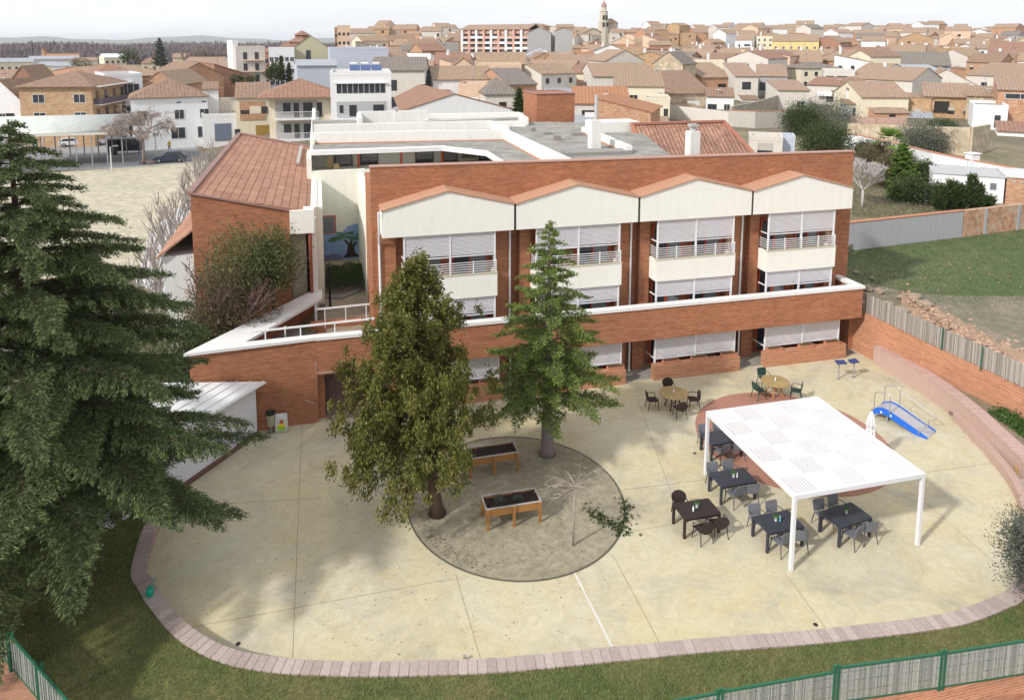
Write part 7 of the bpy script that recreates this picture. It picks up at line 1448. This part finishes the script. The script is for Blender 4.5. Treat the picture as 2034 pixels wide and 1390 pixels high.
    for base, L_ in cnt.items():
        L_.sort(key=lambda q: q[0])
        for i, (px, k) in enumerate(L_):
            lab = base if len(L_) == 1 else base+f", {ords[min(i, 9)]} from left"
            nw = rn.choice([0, 2, 2, 3, 3, 4]); rows = 1 if k['h'] < 5.5 else 2; kd = rn.choice('fpps'); wins = rowwins(k['w'], k['h'], nw, rows, kd, 1.0, 1.2, z0=k['h']-2.2-(2.8 if rows == 2 else 0), dz=2.8) if nw else []
            house(lab, k['X'], k['Y'], k['z'], k['w'], k['d'], k['h'], k['rot'], k['roof'], k['rise'], k['wm'], k['rm'], wins, chim=rn.choice([0, 0, 1]), extra=annex(rn, k['w'], k['d'], k['h']), name='town_house', group='houses of the old town')
    print('filled', len(recs))
NEAR0 = list(NEAR); fill_town()
# antennas, solar panels on roofs
def solar(px, py, Y, lab):
    b = onY(px, py, Y); t = thing('solar_array', lab, 'solar panels', b, R(10)); m = MB()
    for i in range(4):
        for j in range(2): m.obox((i*1.05-1.6, j*1.2*.85, j*1.2*.5), (1.0, 1.15, .05), 0, R(30))
    m.build('panels', mat('solar_blue', (.05, .09, .22), .25, 'flat', spec=.8), t); m = MB(); m.bar((-2, 0, -.35), (2.1, 0, -.35), .06); m.bar((-2, 1.2, 0), (2.1, 1.2, 0), .06); m.bar((-1.5, -.3, -.6), (-1.5, 1.3, .1), .06); m.bar((1.6, -.3, -.6), (1.6, 1.3, .1), .06); m.build('frame', frm, t)
solar(1256, 158, 146, 'blue solar array on the tan roof right of centre')
# ------------------------------------------------------------------ street, lot, cars at the left
asph = mat('asphalt', (.20, .205, .215), .9, 'plain', amt=.2, scale=.4)
def poly_sheet(name, px, z, mt, dz=.03):
    m = MB(); P_ = [at(x, y, z)[:2] for x, y in px]; m.prism(P_, z-.3, z+dz); return tag(m.build(name, mt), kind='structure')
poly_sheet('parking', [(-60, 318), (-60, 262), (120, 262), (470, 262), (560, 266), (480, 300), (440, 322), (250, 334), (120, 338)], 0, mat('parking_asphalt', (.30, .30, .30), .9, 'plain', amt=.15, scale=.3), .02)
poly_sheet('road', [(-60, 345), (-60, 322), (130, 318), (300, 309), (410, 300), (470, 292), (470, 300), (425, 316), (300, 328), (130, 338)], 0, asph, .035)
poly_sheet('sand_lot', [(-60, 352), (130, 342), (300, 331), (420, 320), (450, 312), (420, 400), (330, 520), (60, 560), (-60, 560)], 0, mat('lot_sand', (.50, .455, .35), .95, 'ground', col2=(.43, .395, .30), scale=.25), .05)
poly_sheet('pale_yard', [(408, 372), (300, 460), (270, 560), (420, 640), (400, 500)], 0, mat('yard_concrete', (.52, .52, .53), .9, 'plain', amt=.12), .07)
def car(label, px, py, L_, W_, Hh, rz, col, nm, van=False):
    x, y, _ = at(px, py, 0); t = thing('parked_car', label, 'car' if not van else 'van', (x, y, .04), rz, 'cars on the street and parking'); paint = mat(nm, col, .3, 'flat', spec=.6); l, w = L_/2, W_/2
    if van: body = [(-l, .35), (-l, Hh*.95), (-l+.2, Hh), (l*.35, Hh), (l*.62, Hh*.62), (l*.97, Hh*.5), (l, .35)]; cab = [(-l+.3, Hh*.62), (-l+.3, Hh*.9), (l*.30, Hh*.9), (l*.5, Hh*.62)]
    else: body = [(-l, .3), (-l, Hh*.60), (-l*.9, Hh*.66), (-l*.72, Hh*.97), (-l*.5, Hh), (l*.1, Hh), (l*.42, Hh*.67), (l*.9, Hh*.55), (l, Hh*.42), (l, .3)]; cab = [(-l*.82, Hh*.66), (-l*.66, Hh*.92), (l*.05, Hh*.94), (l*.33, Hh*.67)]
    m = MB(); m.xprism(body, -w, w); m.build('body', paint, t, bevel=.06)
    m = MB(); m.xprism(cab, -w-.012, -w+.02); m.build('side_window', gl, t); m = MB(); m.xprism(cab, w-.02, w+.012); m.build('side_window', gl, t)
    m = MB(); a, b = (body[3], body[4]) if van else (body[5], body[6]); m.slab([(a[0]+.08, -w+.12, a[1]-.04), (b[0], -w+.12, b[1]+.03), (b[0], w-.12, b[1]+.03), (a[0]+.08, w-.12, a[1]-.04)][::-1], .03) if 0 else m.bar(((a[0]+b[0])/2-.001, -w+.12, (a[1]+b[1])/2+.0), ((a[0]+b[0])/2, w-.12, (a[1]+b[1])/2), .42, .1, up=(b[0]-a[0], 0, b[1]-a[1])); m.build('windscreen', gl, t)
    for sx in (-l*.62, l*.62):
        for sy in (-1, 1): m = MB(); m.tube([(sx, sy*(w-.18), .31), (sx, sy*(w+.02), .31)], .31, 14); o = m.build('wheel', mat('tyre', (.02, .02, .02), .8, 'flat'), t); m = MB(); m.tube([(sx, sy*(w+.021), .31), (sx, sy*(w+.03), .31)], .18, 10); sub(m, 'rim', mat('galvanised'), o)
    for sy in (-1, 1): m = MB(); m.box(l-.02, l+.02, sy*(w-.3)-.14, sy*(w-.3)+.14, Hh*.42, Hh*.50); m.build('headlight', mat('lamp_glass', (.6, .6, .6), .2, 'flat'), t)
car('white hatchback under the near end of the market canopy', 147, 291, 4.1, 1.7, 1.45, R(8), (.70, .70, .72), 'car_white')
car('white estate car right of the white hatchback under the canopy', 180, 289, 4.4, 1.75, 1.5, R(5), (.66, .66, .68), 'car_white2')
car('white car parked behind the bus shelter', 232, 278, 4.2, 1.7, 1.45, R(4), (.68, .68, .70), 'car_white3')
car('light blue-grey hatchback beside the white van', 338, 282, 4.0, 1.7, 1.5, R(170), (.30, .38, .46), 'car_blue')
car('white van parked before the white street house', 367, 280, 4.6, 1.8, 2.0, R(175), (.74, .74, .75), 'car_white4', True)
car('dark blue hatchback driving on the street in front', 338, 322, 4.3, 1.75, 1.5, R(184), (.03, .04, .08), 'car_dark')
car('teal blue car half hidden by the bare weeping tree', 311, 283, 3.9, 1.7, 1.45, R(176), (.07, .18, .22), 'car_teal')
car('silver hatchback at the far left under the market canopy', 92, 291, 4.1, 1.7, 1.45, R(6), (.45, .46, .48), 'car_silver')
car('white car deep under the canopy left of the bus shelter', 206, 284, 4.2, 1.7, 1.45, R(6), (.66, .66, .66), 'car_white5')
car('grey saloon beyond the white van by the street fronts', 395, 268, 4.3, 1.7, 1.45, R(176), (.22, .23, .25), 'car_grey')
def shelter():
    x, y, _ = at(250, 306, 0); t = thing('bus_shelter', 'dark glazed bus shelter with a black end panel beside the bare weeping tree', 'bus shelter', (x, y, .03), R(4)); dk = mat('shelter_dark', (.03, .03, .035), .4, 'flat')
    m = MB(); m.box(-2.4, 2.6, -.8, .8, 2.25, 2.4); m.build('roof', mat('shelter_roof', (.25, .25, .26), .6, 'flat'), t); m = MB(); m.box(-2.3, -1.0, -.7, -.6, .05, 2.249); m.build('advert_panel', dk, t); m = MB(); m.box(-2.3, 2.5, .6, .66, .3, 2.1); m.build('back_pane', gl, t)
    for u in (-2.3, .1, 2.5): m = MB(); m.box(u-.04, u+.04, .67, .75, 0, 2.249); m.build('post', dk, t)
    m = MB(); m.box(-.6, 2.0, .2, .55, .42, .48); m.box(-.4, -.3, .3, .45, 0, .419); m.box(1.7, 1.8, .3, .45, 0, .419); m.build('bench', dk, t)
shelter()
def lamp(px, py, h, lab, arm=.9):
    x, y, _ = at(px, py, 0); t = thing('street_lamp', lab, 'street lamp', (x, y, 0), 0, 'street lamps and poles'); m = MB(); m.tube([(0, 0, 0), (0, 0, h)], [.11, .07], 8); m.build('pole', frm, t); m = MB(); m.bar((0, 0, h-.05), (arm, 0, h+.1), .06); m.obox((arm+.25, 0, h+.12), (.6, .25, .12)); m.build('lamp_head', mat('galvanised'), t)
lamp(183, 312, 4.4, 'white street lamp post standing left of the bus shelter'); lamp(310, 305, 4.0, 'white street lamp post right of the bare weeping tree'); lamp(222, 340, 3.2, 'thin grey pole at the edge of the sand lot', .4); lamp(386, 264, 3.4, 'slim lamp post against the white street house')
def person():
    x, y, _ = at(337, 301, 0); t = bpy.data.meshes.new('person'); V = [(0, 0, .95), (0, 0, 1.2), (0, 0, 1.42), (0, .01, 1.52), (0, .02, 1.66), (-.18, 0, 1.40), (-.25, .05, 1.12), (-.24, .18, .92), (.18, 0, 1.40), (.26, -.05, 1.14), (.25, .05, .92), (-.09, 0, .90), (-.10, .10, .50), (-.10, .02, .08), (-.10, .16, .03), (.09, 0, .90), (.10, -.05, .50), (.10, -.22, .10), (.10, -.10, .04)]
    E_ = [(0, 1), (1, 2), (2, 3), (3, 4), (2, 5), (5, 6), (6, 7), (2, 8), (8, 9), (9, 10), (0, 11), (11, 12), (12, 13), (13, 14), (0, 15), (15, 16), (16, 17), (17, 18)]; t.from_pydata(V, E_, []); o = bpy.data.objects.new('person', t); COL.objects.link(o); o.location = (x, y, .03)
    o.rotation_euler = (0, 0, R(60)); sk = o.modifiers.new('skin', 'SKIN'); rad = [.16, .15, .17, .055, .10, .065, .05, .035, .065, .05, .035, .10, .065, .045, .04, .10, .065, .045, .04]
    bm_ = bmesh.new(); bm_.from_mesh(t); lay = bm_.verts.layers.skin.verify(); bm_.verts.ensure_lookup_table()
    for i, v in enumerate(bm_.verts): v[lay].radius = (rad[i], rad[i]); v[lay].use_root = (i == 0)
    bm_.to_mesh(t); bm_.free()
    o.modifiers.new('sub', 'SUBSURF').levels = 1
    m = bpy.data.materials.new('clothing'); m.use_nodes = True; nt_ = m.node_tree; b = nt_.nodes['Principled BSDF']; b.inputs['Roughness'].default_value = .9; tcn = nt_.nodes.new('ShaderNodeTexCoord'); sp = nt_.nodes.new('ShaderNodeSeparateXYZ'); rp = nt_.nodes.new('ShaderNodeValToRGB'); rp.color_ramp.interpolation = 'CONSTANT'
    mr = nt_.nodes.new('ShaderNodeMath'); mr.operation = 'DIVIDE'; mr.inputs[1].default_value = 1.8; e = rp.color_ramp.elements; e[0].position = 0; e[0].color = (.02, .022, .03, 1); e[1].position = .5; e[1].color = (.62, .36, .03, 1); q = e.new(.83); q.color = (.45, .27, .19, 1); q = e.new(.92); q.color = (.05, .03, .02, 1)
    nt_.links.new(tcn.outputs['Object'], sp.inputs[0]); nt_.links.new(sp.outputs[2], mr.inputs[0]); nt_.links.new(mr.outputs[0], rp.inputs[0]); nt_.links.new(rp.outputs[0], b.inputs['Base Color']); t.materials.append(m)
    tag(o, 'person in a yellow-orange jacket and dark trousers walking across the street', 'person')
person()
m = MB(); x, y, _ = at(292, 327, 0); m.box(x-1.0, x+1.0, y-.25, y+.2, .42, .5); m.box(x-.9, x-.8, y-.15, y+.15, .0, .419); m.box(x+.8, x+.9, y-.15, y+.15, .0, .419); tag(m.build('park_bench', mat('bench_brown', (.20, .11, .08), .8, 'flat')), 'low brown bench at the foot of the bare weeping tree', 'bench')
x, y, _ = at(286, 326, 0); bare_tree('weeping_tree', 'big bare weeping tree standing beside the bus shelter', 'tree', (x, y, 0), 8.4, .95, mat('twig_pale', (.34, .27, .235), .95, 'plain', amt=.25, scale=4), .2, 51, .40, 5, 4, .5, droop=.16, thin=.6, minr=.022)
planes = [(-9.2, 40, 6.2), (-9.8, 46, 6.2), (-10.3, 52, 6.4), (-10.8, 59, 6.2), (-11.2, 67, 6.4), (-11.6, 76, 6.2), (-12.2, 86, 6.0), (-12.4, 34, 5.6)]
for i, (X, Y, h) in enumerate(planes):
    bare_tree('plane_tree', ['bare pollarded plane tree beside the tiled wing, nearest of the row', 'bare pollarded plane tree, second in the row beside the tiled wing', 'bare pollarded plane tree, third in the row beside the tiled wing', 'bare pollarded plane tree, fourth in the row beside the tiled wing', 'bare pollarded plane tree, fifth in the row beside the tiled wing', 'bare pollarded plane tree, sixth in the row near the street', 'bare pollarded plane tree at the far street end of the row', 'bare plane tree close behind the cedar boughs'][i], 'tree', (X, Y, 0), h, .75, mat('twig_light', (.36, .32, .29), .95, 'plain', amt=.25, scale=4), .15, 60+i, .34, 3, 4, 1.3, thin=.60, minr=.014, twist=.28, group='row of bare plane trees')
# ------------------------------------------------------------------ gardens right behind the residence
m = MB(); m.prism([(29.4, 37), (36, 41.7), (46, 42.9), (60, 44.5), (90, 48), (92, 88), (60, 100), (30, 92), (29.4, 60)], 2.2, 2.98); tag(m.build('garden_ground', mat('garden_scrub', (.16, .15, .085), .95, 'ground', col2=(.26, .215, .15), scale=.5)), kind='structure')
def run_wall(name, label, pts, th, mt, cap=None, cat='wall'):
    """pts: (px, py_base, h) on ground z=3"""
    P_ = [(*at(a, b, 3)[:2], h) for a, b, h in pts]; t = thing(name, label, cat, (P_[0][0], P_[0][1], 3)); m = MB(); c = MB()
    for a, b in zip(P_, P_[1:]):
        d = Vector((b[0]-a[0], b[1]-a[1], 0)).normalized(); n = Vector((-d.y, d.x, 0))*th/2; q = [(a[0]-n.x, a[1]-n.y), (b[0]-n.x, b[1]-n.y), (b[0]+n.x, b[1]+n.y), (a[0]+n.x, a[1]+n.y)]; hs = [a[2], b[2], b[2], a[2]]
        m.add([(x, y, 2.2) for x, y in q]+[(x, y, 3+h) for (x, y), h in zip(q, hs)], [(0, 3, 2, 1), (4, 5, 6, 7), (0, 1, 5, 4), (1, 2, 6, 5), (2, 3, 7, 6), (3, 0, 4, 7)])
        if cap: n2 = n*1.3; q = [(a[0]-n2.x, a[1]-n2.y), (b[0]-n2.x, b[1]-n2.y), (b[0]+n2.x, b[1]+n2.y), (a[0]+n2.x, a[1]+n2.y)]; c.add([(x, y, 3.002+h) for (x, y), h in zip(q, hs)]+[(x, y, 3.08+h) for (x, y), h in zip(q, hs)], [(0, 3, 2, 1), (4, 5, 6, 7), (0, 1, 5, 4), (1, 2, 6, 5), (2, 3, 7, 6), (3, 0, 4, 7)])
    m.build('wall', mt, t, world=True)
    if cap: c.build('coping', cap, t, world=True)
    return t
run_wall('long_white_wall', 'long tall white garden wall behind the palm and shrubs', [(1672, 297, 2.0), (1700, 304, 2.3), (1850, 352, 2.55), (1920, 366, 2.4), (2034, 378, 1.9), (2100, 384, 1.9)], .3, TM['white'], terra)
x, y, _ = at(1929, 366, 3); m = MB(); m.box(x-.45, x+.45, y-.3, y+.5, 3, 6.0); m.box(x-.55, x+.55, y-.4, y+.6, 6.001, 6.1); tag(m.build('gate_pillar', TM['white']), 'white pillar rising above the long white wall', 'pillar')
def near_white():
    a, b = at(1850, 392, 3), at(1992, 404, 3); ang = math.atan2(b[1]-a[1], b[0]-a[0]); L_ = math.dist(a[:2], b[:2]); t = thing('white_outbuilding', 'low white outbuilding with one small window behind the cypress row', 'outbuilding', (a[0], a[1], 3), ang)
    m = MB(); m.box(0, L_, 0, 5, -.5, 2.2); m.build('wall', TM['white'], t); m = MB(); m.box(-.1, L_+.1, -.08, 5.1, 2.201, 2.28); m.build('roof', mat('thin_roof', (.50, .50, .50), .8, 'plain'), t)
    m = MB(); m.box(L_*.80, L_*.90, -.04, -.003, 1.1, 1.75); o = m.build('window', frm, t); m = MB(); m.box(L_*.81, L_*.89, -.06, -.041, 1.15, 1.7); sub(m, 'pane', mat('grey_grille', (.16, .17, .18), .5, 'flat'), o)
    t = thing('brick_outbuilding', 'brown brick outbuilding with a perforated top band at the right edge', 'outbuilding', (b[0]+.1, b[1]-.1, 3), ang); m = MB(); m.box(0, 9, 0, 5, -.5, 2.3); m.build('wall', TM['obrick'], t); m = MB(); 
    for k in range(16): m.box(.4+k*.5, .62+k*.5, -.03, -.003, 1.85, 2.08)
    m.build('perforation', mat('joint_grey', (.45, .42, .38), .9), t); m = MB(); m.box(-.1, 9.1, -.1, 5.1, 2.301, 2.4); m.build('roof', RM['white'], t)
near_white()
run_wall('rough_brick_wall', 'rough orange brick and stone garden wall above the white wall', [(1684, 272, 2.0), (1800, 290, 2.7), (1925, 312, 3.6), (1960, 300, 3.4)], .4, TM['stone'])
run_wall('stepped_yard_wall', 'long pale yard wall below the rough yellow brick house', [(1330, 236, 2.4), (1400, 243, 2.3), (1450, 250, 2.3)], .3, TM['pale'], None)
run_wall('grey_yard_wall', 'grey whitewashed yard wall with brick cap left of the dark shrubs', [(1447, 250, 2.5), (1500, 254, 2.6), (1562, 252, 2.6)], .3, TM['white'] if 0 else mat('dirty_white', (.50, .47, .43), .9, 'stucco', col2=(.40, .37, .33)), terra)
run_wall('curved_stone_wall', 'old grey stone wall climbing behind the whitewashed yard wall', [(1452, 236, 2.2), (1505, 228, 2.6), (1556, 214, 3.0)], .4, mat('grey_stone', (.42, .38, .32), .9, 'stone', col2=(.32, .29, .25), scale=.6))
run_wall('terrace_wall', 'pinkish low terrace wall with white base in front of the cream bungalow', [(1690, 250, 1.6), (1740, 256, 1.7), (1800, 258, 2.1)], .3, mat('pinkish_wall', (.48, .33, .26), .9, 'stucco', col2=(.40, .27, .21)))
H_('small cream store with a brown double door just behind the roof of the residence', 1492, 1552, 280, 2.6, 3.5, 0, 'flat', 0, 'pale', 'flat', Y=66, wins=[(-.1, .6, 1.5, 1.8, 's')], name='garden_store', group='garden outbuildings')
H_('bluish white store right of the cream store', 1554, 1578, 280, 2.6, 3, 0, 'flat', 0, 'bluish', 'flat', Y=66, wins=[], name='garden_store', group='garden outbuildings')
dkl = mat('dark_leaf'); cyl = mat('cypress_leaf', (.035, .065, .018), .75, 'leaf', col2=(.09, .13, .03), ns=1.0); brg = mat('bright_leaf', (.09, .17, .025), .7, 'leaf', col2=(.20, .29, .05), ns=.8); gre = mat('grey_leaf', (.10, .115, .085), .75, 'leaf', col2=(.19, .20, .155), ns=.8); brn = mat('brown_leaf', (.12, .10, .05), .8, 'leaf', col2=(.20, .165, .09), ns=.8)
GT = [(1638, 318, 2.8, 4.1, dkl, 'big round dark evergreen just right of the small stores'), (1590, 268, 2.6, 4.4, dkl, 'dark green tree left of the grey olive behind the residence'), (1640, 262, 4.2, 4.6, gre, 'large grey-green olive above the dark evergreen'), (1745, 345, 2.0, 3.0, brn, 'brownish bush between the bare white tree and the palm'), (1720, 322, 1.5, 2.4, dkl, 'dark bush beside the end of the brick wall'), (1768, 372, 1.6, 3.0, brn, 'brown hedge bush left of the bright green conifer'), (1808, 402, 1.5, 2.3, dkl, 'dark shrub left of the cypress row'), (1838, 300, 3.2, 3.1, gre, 'grey-green bush behind the long white wall'), (1872, 268, 1.9, 1.9, dkl, 'small dark shrub on top of the rough brick wall'), (1832, 372, 1.1, 2.6, cyl, 'pointed small conifer in front of the white wall'), (1846, 404, 1.3, 1.7, gre, 'grey shrub at the left foot of the cypress row'), (1790, 395, 1.0, 1.4, brg, 'small yellow-green shrub under the bright conifer'), (1685, 225, 1.2, 2.0, cyl, 'small dark tree left of the cream bungalow'), (1503, 246, .8, 1.6, cyl, 'tiny conifer before the whitewashed yard wall')]
for i, (px, py, rx, h, lm, lab) in enumerate(GT):
    x, y, _ = at(px, py, 3); clump_tree('shrub', lab, 'shrub', (x, y, 2.9), h, h*.52, rx, h*.5, 11000 if rx > 1.5 else 4000, .20, .11, lm, bark, .1, 100+i, 'shrubs and trees of the gardens', shell=.4, per=22, cl=.2)
x, y, _ = at(1790, 378, 3); t_, n_ = layered('bright green conifer in front of the long white wall', 'conifer', 'tree', (x, y, 2.9), 4.6, lambda h: max(.1, 1.5*(1-h)**.6), 60, brg, bark, .1, z0=.05, droop=.1, rise=.5, twigs=9, per=20, ln=.2, wd=.1, tlen=.5, hang=.1, seed=7)
def palm():
    x, y, _ = at(1762, 350, 3); t = thing('palm_tree', 'small fan palm with a pale trunk in front of the white wall', 'palm tree', (x, y, 2.95)); m = MB(); m.tube([(0, 0, 0), (.05, 0, 1.6), (0, 0, 3.7)], [.17, .14, .16], 8); m.build('trunk', bark_g, t); rr = np.random.default_rng(12); V = []
    for k in range(34):
        a = rr.uniform(0, 6.283); el = rr.uniform(-.5, 1.2); d = np.array([math.cos(a)*math.cos(el), math.sin(a)*math.cos(el), math.sin(el)]); c0 = np.array([0, 0, 3.7])+d*.9; s = np.cross(d, [0, 0, 1.]); s /= np.linalg.norm(s)
        for j in range(12): f = -1.1+2.2*j/11; dd = d*math.cos(f)+s*math.sin(f)-np.array([0, 0, .12]); p = c0; sd = np.cross(dd, np.cross(d, s))*.055; V.append(np.stack([p-sd, p+sd, p+dd*.8+sd*.6, p+dd*.9]))
    quads('fronds', np.array(V), brg, t)
palm()
x, y, _ = at(1712, 412, 3); bare_tree('white_bare_tree', 'bare whitish tree standing in the weeds right of the brick wall', 'tree', (x, y, 2.9), 4.3, .95, mat('chalk_bark', (.50, .47, .45), .9, 'plain', amt=.15), .10, 71, .38, 5, 4, .5, thin=.6, minr=.011)
for i, (px, py, h, rx) in enumerate([(1866, 420, 2.2, .75), (1887, 419, 2.5, .8), (1906, 418, 2.1, .7), (1927, 417, 3.0, .7), (1944, 418, 2.2, .45), (1960, 416, 1.0, .6)]):
    x, y, _ = at(px, py, 3); layered(['leftmost cypress of the dark row behind the grey wall', 'second cypress of the dark row behind the grey wall', 'third cypress of the dark row behind the grey wall', 'tallest cypress of the dark row behind the grey wall', 'slim last cypress at the right end of the dark row', 'low dark shrub right of the cypress row'][i], 'cypress', 'tree', (x, y, 2.95), h, (lambda rx_: (lambda q: max(.1, rx_*(1-q)**.5*(.6+.4*min(1, q/.2)))))(rx), 34, cyl, bark, .07, z0=.03, droop=.0, rise=1.1, twigs=7, per=16, ln=.17, wd=.07, tlen=.5, hang=-.2, seed=80+i)
# weeds and scrub
def weeds():
    L_ = []
    for k in range(9000):
        px, py = rng.uniform(1692, 1880), rng.uniform(340, 432); x, y, _ = at(px, py, 3)
        if x > 29.6: L_.append((x, y, 3+abs(rng.normal(0, .12))))
    tag(leaf_quads('weeds', np.array(L_), .24, .05, mat('weed_leaf', (.12, .125, .06), .9, 'leaf', col2=(.27, .235, .16), ns=.6), None), 'dry tangled weeds of the garden behind the grey wall', 'weeds', kind='stuff')
weeds()
# town trees
def mini(px, py, Y, h, rx, lm, lab, kind='c'):
    b = onY(px, py, Y)
    if kind == 'c': clump_tree('town_tree', lab, 'tree', b, h, h*.55, rx, h*.46, 900, h*.12, h*.06, lm, bark, .12, int(px), 'trees among the houses', shell=.4, per=15, cl=.2)
    else: layered(lab, 'town_tree', 'tree', b, h, lambda q: max(.1, rx*(1-q)**.7), 44, lm, bark, .14, z0=.08, droop=.1, rise=.4, twigs=8, per=10, ln=h*.06, wd=h*.025, tlen=.5, hang=.1, seed=int(px))
mini(256, 126, 300, 5.2, 3.6, dkl, 'round dark pine on the roofs left of the bare conifer'); mini(160, 142, 240, 3.6, 2.6, brn, 'dark reddish tree behind the row houses'); mini(320, 138, 262, 10.5, 3.2, gre, 'sparse tall conifer standing above the brick sheds', 'k')
mini(472, 172, 170, 2.6, 1.5, dkl, 'round dark tree before the brick gable shed'); mini(500, 170, 175, 2.2, 1.3, dkl, 'smaller round dark tree right of the brick gable shed'); mini(545, 166, 165, 4.4, 1.8, dkl, 'dark bushy tree at the foot of the white apartment block'); mini(560, 164, 168, 6.0, 1.2, cyl, 'slim dark cypress before the white apartment block', 'k')
mini(838, 170, 150, 4.4, 1.4, brg, 'green tree between the tan-roofed houses'); mini(1031, 228, 76, 3.0, .8, cyl, 'small conifer left of the brick stair tower', 'k'); mini(575, 165, 168, 4.6, 1.0, cyl, 'second slim cypress before the white apartment block', 'k')
# the bare poplar wood on the plain and the far hills
def wood():
    rr = np.random.default_rng(6); n = 46000; px = rr.uniform(-40, 700, n); Y = rr.uniform(560, 1500, n); X = np.array([onY(p, 90, y)[0] for p, y in zip(px, Y)]); h = (5.5+8.0*rr.uniform(0, 1, n))*(.8+.35*np.sin(X*.03)*np.cos(Y*.011)); near = np.clip((Y-500)/300, .45, 1)
    C_ = np.stack([X, Y, 0.+h*rr.uniform(.1, 1, n)*near], 1); D_ = np.stack([rr.normal(0, .25, n), rr.normal(0, .25, n), np.ones(n)], 1); V = elongated(C_, D_, 6.5, 2.6, .3)
    tag(quads('poplar_wood', V, mat('bare_wood', (.155, .125, .13), .95, 'leaf', col2=(.24, .20, .20), col3=(.12, .095, .10), ns=.01), None), 'grey-violet bare poplar wood across the far plain', 'wood', kind='stuff')
    m = MB(); vs = []; N_ = 90
    for k in range(N_+1): px_ = -300+2700*k/N_; x, _, _ = onY(px_, 86, 6000); hh = 24+20*abs(math.sin(k*.21))+10*math.sin(k*.63)+5*math.sin(k*1.7); vs += [(x, 6000, 0), (x*1.02, 6400, hh), (x*1.1, 7400, 0)]
    m.add(vs, [(3*i, 3*i+3, 3*i+4, 3*i+1) for i in range(N_)]+[(3*i+1, 3*i+4, 3*i+5, 3*i+2) for i in range(N_)]); tag(m.build('hills', mat('far_hill', (.20, .21, .20), .95, 'plain', amt=.2, scale=.002), smooth=True), kind='structure')
    for i, (p, hh) in enumerate(((372, 11), (384, 12.5), (396, 12), (408, 13), (420, 12), (432, 11.5), (444, 11), (454, 10))):
        b = onY(p, 124, 330); bare_tree('poplar', f"bare grey poplar, {['first', 'second', 'third', 'fourth', 'fifth', 'sixth', 'seventh', 'eighth'][i]} from left before the grey apartment block", 'tree', (b[0], 330, 0), hh+2, .4, twig, .2, 200+i, .2, 3, 4, 1.8, minr=.07, group='bare poplars on the plain')
wood()
# ------------------------------------------------------------------ thin air over the plain
m = MB(); m.box(-9500, 9500, -350, 12500, -1.5, 75); hz = m.build('haze', MATS['white_paint'])
hm = bpy.data.materials.new('haze_air'); hm.use_nodes = True; hn = hm.node_tree; hn.nodes.clear(); ho = hn.nodes.new('ShaderNodeOutputMaterial'); hv = hn.nodes.new('ShaderNodeVolumePrincipled')
hv.inputs['Color'].default_value = (.93, .95, 1, 1); hv.inputs['Density'].default_value = .00010; hn.links.new(hv.outputs[0], ho.inputs['Volume']); hz.data.materials.clear(); hz.data.materials.append(hm); tag(hz, kind='stuff')
